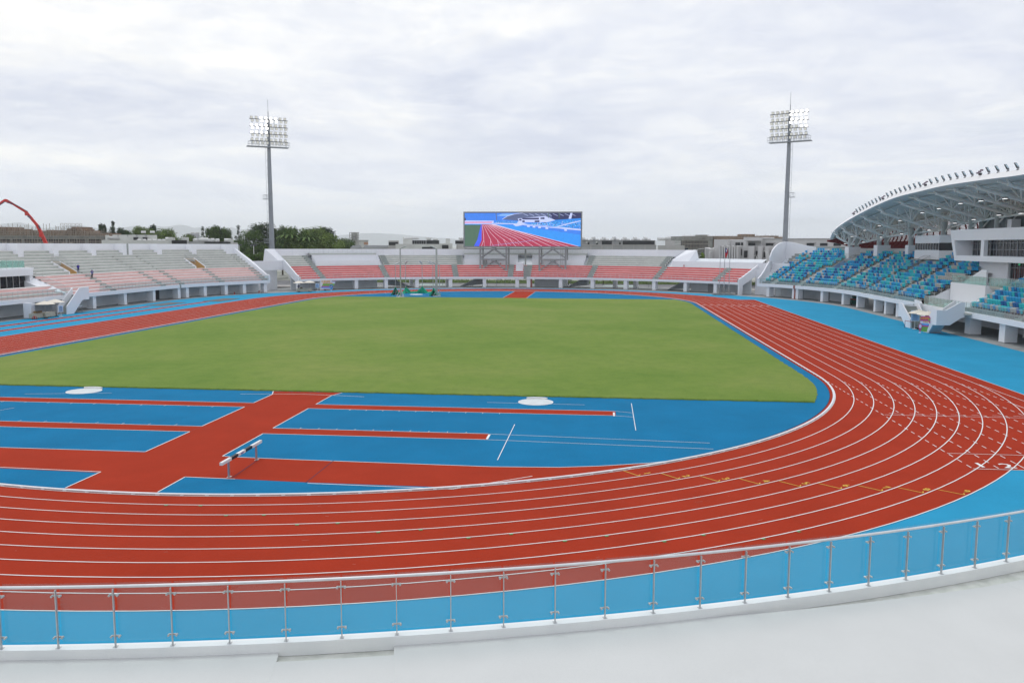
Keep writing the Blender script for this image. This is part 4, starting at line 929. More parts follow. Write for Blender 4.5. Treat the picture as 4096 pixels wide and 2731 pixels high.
# thin wire rail loops along the parapets beside the aisles
mb = MB()
for i in range(9):
    for s in (69.0, 80.0, 92.2, 105.7):
        if s in (69.0, 92.2) and i > 5: continue
        q = P(-1, s, .4+TR*i, Z0+RI*i+.1); mb.path([q, q+Vector((.0, 0, .85)), q+Vector((.3, -.35, 1.15)), q+Vector((.25, -.5, .45))], .018, 4)
mb.build('handrail', M_STAIN, MS)
for i in range(8):
    q = Vector((-5.95, -63.6-.85*i, 3.35+.47*i)); mb = MB(); mb.path([q, q+Vector((0, .18, .6)), q+Vector((0, .1, .8)), q+Vector((0, -.16, .8)), q+Vector((0, -.22, .62)), q], .014, 4); mb.build('handrail_loop', M_STAIN, MS)
# ------------------------------------------------------------------ roof
RF = thing('canopy_roof', 'sweeping white steel truss canopy roof over the main grandstand', 'roof', (10, -72, 12))
ep = [(3320, 948, -66), (3345, 911, -65.6), (3394, 873, -65.0), (3491, 819, -64.2), (3588, 776, -63.4), (3685, 749, -62.8), (3781, 725, -62.3), (3878, 708, -61.9), (3975, 693, -61.6), (4096, 676, -61.4)]
ed = [at_y(a, b, y) for a, b, y in ep]
ed[0] = Vector((68.5, -66.0, 12.3))
tail = []
xm = 8.0
for q in ed[::-1]:
    mx = 2*xm-30-q.x
    if mx < ed[-1].x-3: tail.append(Vector((mx, q.y, q.z)))
edge = ed+tail
def catmull(pts, n=5):
    o = []
    for i in range(len(pts)-1):
        p0 = pts[max(0, i-1)]; p1 = pts[i]; p2 = pts[i+1]; p3 = pts[min(len(pts)-1, i+2)]
        for k in range(n):
            t = k/n; o.append(0.5*((2*p1)+(p2-p0)*t+(2*p0-5*p1+4*p2-p3)*t*t+(3*p1-p0-3*p2+p3)*t*t*t))
    o.append(pts[-1]); return o
EG = catmull(edge)
xa, xb = EG[0].x, EG[-1].x
def backof(q):      # eave point behind a point of the front edge
    u = (q.x-(xa+xb)/2)/((xa-xb)/2); cx_ = 36.0 if q.x > 36 else (-50.0 if q.x < -50 else q.x)
    n = Vector((q.x-cx_, q.y, 0)); r = n.length; n.normalize()
    k = min(1.0, max(0.0, (1-abs(u))/.05))**.5; L_ = (80.5-r)*k
    return Vector((q.x, q.y, 0))+n*max(.2, L_)+Vector((0, 0, q.z-.35*k-2.1*k*max(0, 1-abs(u)**2)))
mb = MB(); V = []
for q in EG:
    b = backof(q); m1 = q.lerp(b, .33)+Vector((0, 0, .35)); m2 = q.lerp(b, .66)+Vector((0, 0, .35)); dn = Vector((0, 0, -.95))
    V.append([q+Vector((0, -.5, .02)), q, q+Vector((0, .42, -.62)), q+Vector((0, -.25, -.62))])
for a, b in zip(V, V[1:]):
    for j in range(3): mb.poly([a[j], a[j+1], b[j+1], b[j]])
mb.build('fascia', mat('bright_white_cladding', (.86, .86, .87), .45, .02, 1), RF, fix=False)
M_SOF = mat('grey_roof_panel', (.74, .77, .77), .6, .04, .3); mb = MB()
for a, b in zip(EG, EG[1:]):
    A = [a+Vector((0, -.25, -.5))]; B = [b+Vector((0, -.25, -.5))]
    for k in (1, 2, 3, 4): A.append(a.lerp(backof(a), k/4)+Vector((0, 0, -.5+.5*math.sin(math.pi*k/4)))); B.append(b.lerp(backof(b), k/4)+Vector((0, 0, -.5+.5*math.sin(math.pi*k/4))))
    for j in range(4): mb.poly([A[j], A[j+1], B[j+1], B[j]])
    up = Vector((0, 0, .25))
    for j in range(4): mb.poly([A[j]+up, A[j+1]+up, B[j+1]+up, B[j]+up], 1)
mb.build('roof_panel', [M_SOF, M_WHITE], RF, fix=False)
mb = MB()     # purlins
for k in (1, 3, 5):
    pl_ = [a.lerp(backof(a), k/7)+Vector((0, 0, -.72+.5*math.sin(math.pi*k/7))) for a in EG]; mb.path(pl_, .09, 6)
mb.build('purlins', M_GGS, RF)
def edge_at_x(x):
    for a, b in zip(EG, EG[1:]):
        if min(a.x, b.x) <= x <= max(a.x, b.x): return a.lerp(b, (x-a.x)/(b.x-a.x) if b.x != a.x else 0)
    return EG[-1]
nodes = [(3354, 946), (3385, 924), (3423.5, 896), (3469, 874), (3535, 849), (3617, 815.5), (3677.6, 797), (3757, 774), (3834, 761), (3921.5, 749), (4049, 738)]
NX = []
for a, b in nodes:
    y = -66.2+1.9*(a-3354)/(4049-3354); q = at_y(a, b, y)
    NX.append(q)
NX += [Vector((-20.5, -64.2, 16.8)), Vector((-30, -64.4, 16.2)), Vector((-39, -64.8, 15.2))]
M_TRUSS = mat('white_truss_steel', (.86, .88, .87), .45, .04, 2)
ENDS = []
for i, q in enumerate(NX):
    e = edge_at_x(q.x); bk = backof(e)
    drop = 1.7+1.3*min(1, i/4)
    ym = -68.6-5.8*min(1, i/4)
    end = Vector((q.x-.6*(1 if q.x > 10 else -0.2), ym, q.z-drop)); ENDS.append(end)
    T = MB(); T.tube(q+Vector((0, .45, .0)), end, .23, 10)
    def topz(p): k = (e.y-p.y)/(e.y-bk.y) if e.y != bk.y else 0; r = e.lerp(bk, max(0, min(1, k))); return r.z-.68+.5*math.sin(math.pi*max(0, min(1, k)))
    L_ = (end-q).length; n = 2
    for j in range(n+1):
        p = q+(end-q)*(j/n)
        for dx, dy in ((-1.15, .75), (1.15, .75), (.0, 0.0), (-1.0, -1.0), (1.0, -1.0)):
            if j == 0 and dy < 0: continue
            tp = Vector((p.x+dx, p.y+dy+(.35 if j == 0 else 0), 0)); tp.z = min(topz(tp), e.z-.55); T.tube(p, tp, .12, 8)
        if j < n: p2 = q+(end-q)*((j+.5)/n); T.tube(p2, (p2.x, p2.y, topz(p2)), .09, 6)
        if j < n:
            p3 = q+(end-q)*((j+1)/n); T.tube(Vector((p.x, p.y-(.9), topz(p+Vector((0, -.9, 0))))), p3, .10, 6)
    # back part from the pier to the eave
    e2_ = Vector((end.x, min(end.y-1, bk.y+1.0), bk.z-.3)); T.tube(end, e2_, .2, 8)
    for j in range(1, 4):
        p = end+(e2_-end)*(j/4); T.tube(p, (p.x, p.y, topz(p)), .09, 6); T.tube(p, (p.x, p.y+1.3, topz(p)), .09, 6)
    T.build('truss', M_TRUSS, RF, True)
T = MB(); 
for off in (0, ):
    T.path([e+Vector((0, 0, 0)) for e in ENDS], .16, 8); T.path([e+Vector((0, 0, 1.9)) for e in ENDS], .12, 8)
for a, b in zip(ENDS, ENDS[1:]):
    n = 4
    for j in range(n):
        p = a.lerp(b, j/n); q = a.lerp(b, (j+.5)/n)+Vector((0, 0, 1.9)); r = a.lerp(b, (j+1)/n); T.tube(p, q, .08, 6); T.tube(q, r, .08, 6)
mid = [q.lerp(e, .5) for q, e in zip(NX, ENDS)]; 
for (x, y, z0, z1) in PIERS:
    ang = math.atan2(y, x-36) if x > 36 else -math.pi/2; dx, dy = math.cos(ang), math.sin(ang)
    for o, tx in ((-.65, -1), (.85, 1)):
        b_ = Vector((x+dx*o, y+dy*o, z1-.6))
        for sx in (-2.6, 2.6): T.tube(b_, b_+Vector((sx, -.5, 2.1)), .12, 6)
T.build('ridge_truss', M_TRUSS, RF, True)
# dark red slatted screen round the back and the tip
M_RS = mat('dark_red_slats', (0.20, 0.018, 0.022), .5, .08, 2)
BE = [backof(q) for q in EG]
bot = []
for q, b in zip(EG, BE):
    u = (q.x-(xa+xb)/2)/((xa-xb)/2); k = max(0, 1-abs(u)**4)
    bot.append(Vector((b.x, b.y+1.0, 9.8+(1.6*max(0, (abs(u)-.96)/.04)))))
def bul(a, b, t): m_ = a.lerp(b, t); m_ += Vector((0, -1.3*math.sin(math.pi*t), 0)); return m_
mb = MB()
for t in [i/26 for i in range(27)]:
    pts = [bul(a, b, t) for a, b in zip(BE, bot)]
    for a, b in zip(pts, pts[1:]): mb.poly([a+Vector((0, 0, .07 if t < .66 else .13)), b+Vector((0, 0, .07 if t < .66 else .13)), b-Vector((0, 0, .05)), a-Vector((0, 0, .05))])
mb.build('slat_screen', M_RS, RF, fix=False)
mb = MB()
for i in range(0, len(BE)-1, 1):
    for f in (0, .5):
        a = BE[i].lerp(BE[i+1], f); b = bot[i].lerp(bot[i+1], f); mb.path([bul(a, b, t/6) for t in range(7)], .13, 6)
mb.path(bot, .2, 8)
mb.build('screen_frame', M_RS, RF)
mb = MB()
for i in range(1, 7):
    a = EG[0].lerp(EG[4], i/7)+Vector((0, -.6, -.9)); b = bot[0].lerp(bot[4], i/7); mb.path([a, b], .07, 6)
mb.build('screen_frame', M_RS, RF)
# lamps standing on the roof edge
M_LAMP = mat('dark_lamp_housing', (.07, .075, .085), .45, .1, 4); M_LENS = mat('pale_lamp_lens', (.35, .45, .50), .2, .05, 3)
def roofpoint(px):
    best = None
    for a, b in zip(ed_dense, ed_dense[1:]):
        if a[0] <= px <= b[0]: t = (px-a[0])/(b[0]-a[0]); return a[1].lerp(b[1], t)
def projx(p):
    v = p-CAM; return W/2+FOC*W*v.dot(_R)/v.dot(_f)
ed_dense = sorted([(projx(q), q) for q in EG if projx(q) < 4500 and (q-CAM).dot(_f) > 5 and q.x > -32], key=lambda t: t[0])
LPX = [3300+.2041*x for x in (630, 690, 750, 815, 880, 940, 1010, 1080, 1230, 1310, 1395, 1480, 1575, 1665, 1765, 1865)]+[3696+.2041*x for x in (140, 260, 385, 515, 650, 795, 940, 1265, 1445, 1635, 1830, 2050)]
CPX = [3300+.2041*x for x in (570, 1140)]+[3696+.2041*x for x in (30, 1100)]
def lamp_proto():
    t = thing('roof_floodlight', 'x', 'floodlight', (0, 0, 0))
    mb = MB(); mb.box((0, 0, .06), (.35, .3, .12)); mb.tube((0, -.14, .1), (0, -.10, .45), .05, 6); mb.tube((0, .14, .1), (0, .10, .45), .05, 6); mb.build('bracket', M_DARK, t)
    mb = MB(); mb.hexa([(-.1, -.24, .35), (.1, -.24, .35), (.1, .24, .35), (-.1, .24, .35), (.52, -.26, 1.40), (.66, -.26, 1.38), (.66, .26, 1.38), (.52, .26, 1.40)]); mb.build('housing', M_LAMP, t)
    mb = MB(); mb.hexa([(-.085, -.18, .62), (-.05, -.18, .6), (-.05, .18, .6), (-.085, .18, .62), (.47, -.2, 1.33), (.50, -.2, 1.31), (.50, .2, 1.31), (.47, .2, 1.33)]); mb.build('lens', M_LENS, t)
    return t
lp = lamp_proto(); first = True
for px in LPX:
    q = roofpoint(px)
    if q is None: continue
    rz = math.atan2(-19-q.y, -110-q.x)+math.pi+R_(48)
    t = lp if first else copy_tree(lp)
    first = False; t.location = q+Vector((0, -.05, -.02)); t.rotation_euler = (0, 0, rz); t.scale = (.62, .62, .56)
    tag(t, 'slim dark floodlight leaning outward on the white edge of the canopy roof', 'floodlight', 'slim floodlights along the canopy roof edge')
cp = thing('lamp_cluster', 'x', 'lamp cluster', (0, 0, 0))  # stepped lamp heads sharing one bracket
mb = MB(); mb.box((0, 0, .25), (.5, .5, .5)); mb.build('bracket', M_DARK, cp)
for k in range(3): mb = MB(); mb.box((0, .55-.42*k, .45+.32*k), (.5, .42, .34)); mb.build('lamp_head', mat('mauve_lamp_head', (.20, .15, .19), .5, .1, 3), cp)
nm = ['lowest on the left end', 'a quarter of the way up', 'above the middle piers', 'above the press box']
first = True
for px, n_ in zip(CPX, nm):
    q = roofpoint(px)
    if q is None: continue
    t = cp if first else copy_tree(cp); first = False; t.location = q; t.rotation_euler = (0, 0, 0.2); t.scale = (.52, .52, .52)
    tag(t, 'stepped dark lamp cluster on the canopy roof edge, '+n_, 'lamp cluster', 'stepped lamp clusters on the roof edge')
# lights hung under the trusses
M_GLOW = mat('lit_white_panel', (1, 1, 1), .5, .01, 1, emit=1.3)
dl = thing('ceiling_light', 'x', 'light', (0, 0, 0))
mb = MB(); mb.box((0, 0, .08), (.7, .4, .1)); mb.build('housing', M_DARK, dl); mb = MB(); mb.box((0, 0, .0), (.62, .34, .05)); mb.build('diffuser', M_GLOW, dl)
first = True
for i, (q, e) in enumerate(zip(NX, ENDS)):
    for t_ in ((.32, .85) if 0 < i < 11 else (.6,)):
        p = q.lerp(e, t_)+Vector((.1, .15, -.42)); t = dl if first else copy_tree(dl); first = False; t.location = p
        tag(t, 'small lit white lamp hung beneath a truss of the canopy roof', 'light', 'lamps under the canopy roof')
# ------------------------------------------------------------------ near stand under the camera
NS = thing('grandstand', 'pale near grandstand edge curving along the bottom of the picture', 'grandstand', (-97, -10, 0))
def frn(th, r): return (-36-r*math.cos(th), r*math.sin(th))     # th measured from -X
def npath(t0, t1, st=.5):
    n = int(abs(t1-t0)/st)+1; o = []
    for i in range(n+1): t = R_(t0+(t1-t0)*i/n); o.append((-36-0*math.cos(t), 0, -math.cos(t), math.sin(t)))
    return o
mb = MB(); mb.sweep(npath(45, -62), [(60.95, 2.05), (60.95, 2.63), (61.19, 2.63), (61.20, 2.34)]); mb.sweep(npath(45, -62), [(60.95, 2.05), (61.4, 2.05)]); mb.build('fascia', mat('white_parapet_paint', (.83, .845, .84), .6, .025, 1.2, .05, 6, col2=(.84, .845, .83)), NS, fix=False)
mb = MB()      # slab of the walkway with a notch cut out of its edge, and the gap floor below it
def slab_r(t):
    t = abs(t) if t < 0 else 0
    if 12.3 <= t <= 14.35: return 61.57
    return 61.202+max(0, min(.5, (t-20.5)*.075))
ang_ = sorted(set([45-.5*i for i in range(215)]+[-12.29, -12.3, -14.35, -14.36]), reverse=True)
for t0_, t1_ in zip(ang_, ang_[1:]):
    r0_, r1_ = slab_r(t0_), slab_r(t1_)
    def pr(t, r, z): return (-36-r*math.cos(R_(t)), r*math.sin(R_(t)), z)
    mb.poly([pr(t0_, r0_, 2.44), pr(t1_, r1_, 2.44), pr(t1_, 67.0, 2.50), pr(t0_, 67.0, 2.50)]); mb.poly([pr(t0_, r0_, 2.30), pr(t1_, r1_, 2.30), pr(t1_, r1_, 2.44), pr(t0_, r0_, 2.44)])
mb.build('walkway', M_FLOORW, NS, fix=False)
mb = MB(); mb.sweep(npath(45, -62), [(61.2, 2.36), (61.9, 2.36)]); mb.build('gap_floor', mat('grimy_gap', (.56, .57, .51), .85, .10, 2.5, col2=(.60, .60, .55)), NS)
mb = MB()      # hairline cracks and casting joints
rc = random.Random(8)
for t_, r0_, r1_ in ((-27.5, 61.9, 66.8), (-4.0, 61.3, 66.5)):
    q = (R_(t_), r0_); 
    for k in range(12):
        q2 = (q[0]+R_(rc.uniform(-.05, .05)), q[1]+(r1_-r0_)/12); a_ = frn(*q); b_ = frn(*q2); pline(mb, a_, b_, .006, 2.512); q = q2
mb.build('crack', mat('hairline_crack', (.42, .43, .41), .9, .1, 3), NS)
mb = MB(); mb.sweep(npath(45, -62), [(61.202, 2.362), (61.215, 2.364)]); mb.build('seam', mat('grime_seam', (.34, .35, .30), .9, .3, 3), NS)
mb = MB()
for i in range(11): mb.sweep(npath(45, -62, 1), [(67.0+i*.9, 2.5+.5*i), (67.0+i*.9, 3.0+.5*i), (67.9+i*.9, 3.0+.5*i)])
mb.build('terrace', M_CONC2, NS, fix=False)
mb = MB(); mb.sweep(npath(45, -62, 1), [(60.8, 2.06), (66.8, 2.1), (76.9, 7.0), (76.9, 0)]); mb.build('soffit', M_WHITE2, NS, fix=False)
# glass balustrade
GB = thing('glass_balustrade', 'long glass balustrade with steel handrail curving across the foreground', 'railing', (-96, -14, 2.7))
mb = MB(); hr = [(-36, 0, -math.cos(R_(t*.5)), math.sin(R_(t*.5))) for t in range(40, -110, -1)]
def ringtube(pth, d, z, r, n=8):
    return [(d+r*math.cos(2*math.pi*i/n), z+r*math.sin(2*math.pi*i/n)) for i in range(n)]
mb.sweep(hr, ringtube(hr, 61.02, 3.80, .030, 10), closed=True); mb.build('handrail', mat('satin_handrail_steel', (.72, .73, .74), .4, .05, 4, metal=.3), GB, True)
pp_ = mesh_of(MB().box((0, 0, .57), (.045, .020, 1.16)).box((0, 0, -.0), (.10, .08, .012)), 'post', M_STAIN)
CLM = []
for z in (.20, 1.02):
    c0 = MB(); c0.box((-.045, 0, z), (.02, .15, .03))
    for yy in (-.075, .075): c0.tube((-.055, yy, z), (.02, yy, z), .020, 8)
    CLM.append(mesh_of(c0, 'clamp', M_STAIN))
dth = math.degrees(1.068/61.1); th0 = -math.degrees(math.atan2(8.9, 60.4))
th0 = None
base = at_z(223, 2585.7, 2.70); a0 = math.degrees(math.atan2(base.y, -(base.x+36)))
k0 = -int((20-a0)/dth); NP = 72
for i in range(-int((20-a0)/dth), 46):
    th = R_(a0-dth*i); x, y = frn(th, 61.10)
    if not (-54 < math.degrees(th) < 20): continue
    rz = math.atan2(math.sin(th), -math.cos(th))
    po = ilink(pp_, 'post', GB, (x, y, 2.63), rz)
    for cm in CLM: c_ = bpy.data.objects.new('clamp', cm); C.objects.link(c_); c_.parent = po
    th2 = R_(a0-dth*(i+1)); p0 = frn(th-R_(.02), 60.98); p1 = frn(th2+R_(.02), 60.98)
    g = MB(); g.poly([(p0[0], p0[1], 2.69), (p1[0], p1[1], 2.69), (p1[0], p1[1], 3.86), (p0[0], p0[1], 3.86)]); g.build('glass_panel', M_GLASS, GB)
# ------------------------------------------------------------------ floodlight towers
M_POLE = mat('grey_galvanised_pole', (.30, .32, .35), .5, .06, .5)
M_LON = mat('lit_floodlight_face', (1, .97, .9), .5, .01, 1, emit=3.2); M_LDIM = mat('dim_floodlight_face', (.82, .80, .72), .4, .03, 3, emit=.30)  # second material: white faces of unlit lamps, given a faint glow
def tower(label, pxb, D, top_py, plat_py, head_w, side, tilt, fx):
    b = at_d(pxb, 1000, D); b.z = -1.0
    zt = at_d(pxb, top_py, D).z; zp = at_d(pxb, plat_py, D).z
    t = thing('floodlight_tower', label, 'floodlight tower', (b.x, b.y, b.z)); X, Y = b.x, b.y
    mb = MB()
    secs = [(-1, .78), (zp*.33, .66), (zp*.66, .55), (zp, .42), (zt-.8, .34)]
    for (za, ra), (zb, rb_) in zip(secs, secs[1:]):
        mb.tube((X, Y, za), (X, Y, zb), ra, 14, 0, rb_)
        mb.tube((X, Y, zb-.12), (X, Y, zb+.12), rb_*1.12, 14)
    mb.tube((X, Y, zt-.5), (X, Y, zt+4.2), .05, 6); mb.tube((X+.3, Y, zt-.5), (X+.3, Y, zt+1.2), .03, 5); mb.tube((X-.3, Y, zt-.5), (X-.3, Y, zt+1.2), .03, 5)
    mb.build('pole', M_POLE, t, True)
    # directions: u across the lamp face, f the way it looks
    f = Vector((0-X, fx-Y, 0)).normalized(); u = Vector((-f.y, f.x, 0)); u = -u if u.y > 0 else u     # u points right in the picture
    mb = MB(); o = Vector((X, Y, 0))-f*.0+u*side*.75
    for s_ in (-.22, .22): mb.tube(o+u*s_+Vector((0, 0, 2)), o+u*s_+Vector((0, 0, zp)), .035, 5)
    for i in range(int((zp-2)/1.9)): z = 2+1.9*i; mb.tube(o-u*.22+Vector((0, 0, z)), o+u*.22+Vector((0, 0, z)), .03, 5); mb.tube(Vector((X, Y, z)), o+Vector((0, 0, z)), .03, 5)
    mb.build('ladder', M_POLE, t)
    for zc in (zp*.62, zp*.30):
        mb = MB(); c = Vector((X, Y, zc))+u*side*1.15; mb.box(c, (1.5, 1.2, .12), math.atan2(u.y, u.x))
        for a in range(5):
            for bb in (-.55, .55): q = c+u*(-.7+.35*a)+f*bb; mb.tube(q, q+Vector((0, 0, 1.1)), .025, 4)
        for bb in (-.55, .55): mb.tube(c+u*-.7+f*bb+Vector((0, 0, 1.1)), c+u*.7+f*bb+Vector((0, 0, 1.1)), .03, 4); 
        mb.build('rest_platform', M_POLE, t)
    hw = head_w/2
    mb = MB(); c = Vector((X, Y, zp-.15))+u*side*-(-.0)+f*.3; rz = math.atan2(u.y, u.x)
    mb.box(c-u*side*-.4, (head_w+.8, 1.7, .22), rz)
    for i in range(13):
        for bb in (-.8, .8): q = c+u*(-hw-.35+(head_w+.7)*i/12)+f*bb; mb.tube(q, q+Vector((0, 0, 1.3)), .03, 4)
    for zz_ in (.65, 1.3):
        for bb in (-.8, .8): mb.tube(c-u*(hw+.35)+f*bb+Vector((0, 0, zz_)), c+u*(hw+.35)+f*bb+Vector((0, 0, zz_)), .03, 4)
        for e in (-1, 1): mb.tube(c+u*e*(hw+.35)-f*.8+Vector((0, 0, zz_)), c+u*e*(hw+.35)+f*.8+Vector((0, 0, zz_)), .03, 4)
    mb.build('platform', M_POLE, t)
    zs = [zp+1.3+(zt-1.0-zp-1.3)*k/3 for k in range(4)]
    ladd = MB()
    for i in range(7):
        q = u*(-hw+head_w*(i+.5)/7)+f*.35+Vector((X, Y, 0))
        if i == 3: continue
        for s_ in (-.17, .17): ladd.tube(q+u*s_+Vector((0, 0, zp)), q+u*s_+Vector((0, 0, zt-.4)), .025, 4)
        for k in range(16): z = zp+.4+(zt-zp-1)*k/16; ladd.tube(q-u*.17+Vector((0, 0, z)), q+u*.17+Vector((0, 0, z)), .018, 4)
    ladd.build('ladder', M_POLE, t)
    for r, z in enumerate(zs):
        mb = MB(); mb.box(Vector((X, Y, z))+f*.55, (head_w, .16, .16), rz); mb.build('crossbar', mat('dark_grey_bar', (.10, .105, .12), .5, .08, 3), t)
        for cidx in range(8):
            cu = u*(-hw+head_w*(cidx+.5)/8)
            for row in (0, 1):
                c = Vector((X, Y, z+(.36 if row == 0 else -.42)))+cu+f*(.75)+u*(.12*tilt if row else -.12*tilt)
                hot = (r == 3 and (2 <= cidx <= 5 if side < 0 else cidx >= 4)) or (r == 2 and (cidx <= 3 if side < 0 else cidx >= 4)) or (r == 1 and (cidx <= 3 if side < 0 else cidx >= 6) and row == 0)
                w_ = .33
                up = Vector((0, 0, 1)); ff = (f+Vector((0, 0, -.55))).normalized(); ux = u; uy = ux.cross(ff).normalized()
                def pt(a, b_, d): return c+ux*a*w_+uy*b_*w_+ff*d
                hb = MB(); hb.hexa([pt(-1, -1, -.16), pt(1, -1, -.16), pt(1, 1, -.16), pt(-1, 1, -.16), pt(-1, -1, 0), pt(1, -1, 0), pt(1, 1, 0), pt(-1, 1, 0)], 0)
                hb.poly([pt(-.88, -.88, .012), pt(.88, -.88, .012), pt(.88, .88, .012), pt(-.88, .88, .012)], 1)
                hb.build('lamp', [M_STEEL, M_LON if hot else M_LDIM], t)
    return t
tower('tall grey floodlight tower rising behind the trees on the left', 1088, 235, 466, 588, 9.8, -1, 1, 0)
tower('tall grey floodlight tower rising beside the main grandstand', 3139, 226, 440, 567, 9.6, 1, -1, -4)
# ------------------------------------------------------------------ video screen
VX = 98.4
VS = thing('video_screen', 'large video screen on grey steel legs above the far red grandstand', 'video screen', (VX, 0, 3))
y0, y1, z0, z1 = 15.1, -14.4, 9.75, 18.6
M_FRAME = mat('screen_frame_steel', (.30, .31, .31), .5, .04, 1)
mb = MB()
mb.box((VX+.5, (y0+y1)/2, z1-.15), (1.1, y0-y1, .3)); mb.box((VX+.5, (y0+y1)/2, z0+.17), (1.1, y0-y1, .34)); mb.box((VX+.5, y0-.15, (z0+z1)/2), (1.1, .3, z1-z0-.6)); mb.box((VX+.5, y1+.15, (z0+z1)/2), (1.1, .3, z1-z0-.6)); mb.box((VX+.85, (y0+y1)/2, (z0+z1)/2), (.3, y0-y1-.6, z1-z0-.6))
mb.box((VX+.7, (y0+y1)/2, z0-.25), (.9, y0-y1-.4, .3)); mb.build('frame', M_FRAME, VS)
def em(name, c, s=1.0):
    M = mat('screen_'+name, c, .5, .05, 1.2, emit=s); M.node_tree.nodes['Principled BSDF'].inputs['Base Color'].default_value = (.02, .02, .02, 1)
    for l in list(M.node_tree.links):
        if l.to_socket.name == 'Base Color': M.node_tree.links.remove(l)
    return M
SCR = [em('sky', (.05, .22, .82)), em('cloud', (.22, .45, .90)), em('grass', (.075, .15, .105)), em('track', (.42, .035, .085)), em('line', (.85, .70, .85)), em('apron', (.035, .30, .90)), em('edge_blue', (.06, .12, .85)), em('white', (.55, .62, .95)), em('roof', (.10, .13, .26)), em('seats', (.03, .25, .80)), em('dark', (.03, .035, .12)), em('pink', (.62, .22, .50)), em('seat2', (.10, .52, .92))]
sm = MB(); lay = [0]
def SP(u, v, l=0): return (VX-.02-.004*l, y0-.33-(u-92)/(2270-92)*(y0-y1-.66), z1-.33-(v-97)/(715-97)*(z1-z0-.70))
def sp(pts, mi, l): sm.poly([SP(a, b, l) for a, b in pts], mi)
def sline(pts, wd, mi, l):
    for (a, b), (c, d) in zip(pts, pts[1:]):
        L_ = math.hypot(c-a, d-b); nx, ny = -(d-b)/L_*wd/2, (c-a)/L_*wd/2; sp([(a-nx, b-ny), (c-nx, d-ny), (c+nx, d+ny), (a+nx, b+ny)], mi, l)
sp([(92, 97), (2270, 97), (2270, 715), (92, 715)], 0, 0); sp([(92, 97), (700, 97), (600, 160), (92, 170)], 0, 1); sp([(800, 110), (1150, 110), (1000, 160), (700, 150)], 1, 1)
sp([(92, 235), (640, 240), (640, 300), (92, 300)], 7, 2); sp([(92, 262), (620, 258), (600, 282), (92, 284)], 11, 3); sp([(92, 284), (600, 282), (600, 288), (92, 292)], 4, 4)
sp([(92, 185), (110, 190), (118, 235), (92, 238)], 10, 3); sp([(678, 97), (692, 97), (706, 230), (690, 230)], 8, 3)
sp([(92, 302), (640, 304), (1050, 330), (2270, 500), (2270, 715), (92, 715)], 5, 5)
sp([(92, 315), (400, 315), (330, 600), (265, 715), (92, 715)], 2, 6); sp([(400, 315), (416, 312), (412, 600), (365, 715), (265, 715), (330, 600)], 6, 6)
sp([(416, 308), (640, 306), (1050, 420), (1500, 530), (2230, 715), (365, 715), (412, 600)], 3, 7)
for pts in ([(425, 315), (440, 420), (455, 600), (410, 715)], [(445, 315), (510, 450), (585, 600), (575, 715)], [(470, 315), (590, 470), (715, 605), (738, 715)], [(495, 315), (680, 480), (830, 590), (895, 715)], [(520, 312), (740, 470), (940, 580), (1058, 715)], [(545, 312), (830, 470), (1060, 575), (1220, 715)], [(570, 312), (900, 460), (1160, 570), (1385, 715)], [(590, 310), (960, 450), (1280, 570), (1550, 715)], [(610, 310), (1000, 430), (1400, 570), (1715, 715)], [(625, 308), (1040, 425), (1480, 560), (1880, 715)], [(635, 308), (1050, 420), (1530, 570), (2045, 718)]): sline(pts, 5.5, 4, 8)
sline([(640, 306), (1050, 420), (1500, 530), (2230, 715)], 6, 4, 8)
for x_, y_, dx_ in ((460, 620, 2), (590, 620, 14), (715, 605, 26), (835, 590, 40), (950, 582, 52)):
    for k in range(6): sline([(x_+dx_*k*.6, y_+k*18), (x_+dx_*(k*.6+.3), y_+k*18+8)], 8, 4, 9)
sline([(600, 705), (1000, 655), (1500, 590)], 4, 1, 9)
sp([(800, 215), (900, 150), (1050, 110), (1190, 97), (2270, 97), (2270, 220), (1800, 240), (1100, 240)], 8, 3); sline([(805, 214), (900, 155), (1040, 115), (1190, 97)], 10, 7, 4)
sp([(1700, 97), (2270, 97), (2270, 200), (1750, 230)], 10, 4)
for k in range(9): sline([(1200+k*110, 110), (1290+k*110, 150)], 6, 7, 5)
sp([(640, 300), (700, 240), (1100, 250), (1250, 290), (2270, 300), (2270, 420), (1700, 345), (1200, 310), (640, 300)], 7, 6)
sp([(640, 280), (700, 240), (1100, 248), (1080, 292)], 9, 9)
sp([(1200, 300), (1500, 270), (1800, 225), (2270, 195), (2270, 395), (1830, 350), (1500, 320)], 9, 9)
rs = random.Random(5)
for k in range(260):
    a = rs.uniform(1350, 2255); lo = 225+(2270-a)*.06; hi = 395-(2270-a)*.085; b = rs.uniform(lo, max(lo+5, hi-12)); sp([(a, b), (a+rs.uniform(10, 22), b), (a+16, b+8), (a, b+8)], rs.choice((12, 7, 10, 12)), 10)
for k in range(90): a = rs.uniform(680, 1080); b = rs.uniform(244, 284); sp([(a, b), (a+9, b), (a+9, b+5), (a, b+5)], rs.choice((12, 7, 10)), 10)
sp([(1820, 345), (2100, 270), (2270, 235), (2270, 250), (1860, 350)], 7, 11)
sp([(1095, 200), (1610, 155), (1800, 230), (1640, 270), (1120, 268)], 7, 11)
for a, b, c in ((1120, 1165, 205), (1180, 1490, 185), (1520, 1595, 178)): sp([(a, c+5), (b, c), (b, c+35), (a, c+32)], 10, 12)
for a, b in ((1180, 1225), (1410, 1500)): sp([(a, 238), (b, 235), (b, 268), (a, 266)], 10, 12)
sp([(1000, 305), (1150, 300), (1180, 325), (1060, 345)], 7, 11)
sp([(1150, 310), (2270, 405), (2270, 422), (1150, 320)], 7, 12)
for a, b in ((1270, 335), (1375, 345), (1480, 355), (1615, 372), (1965, 405)): sp([(a, b-8), (a+48, b-4), (a+50, b+24), (a, b+22)], 7, 12)
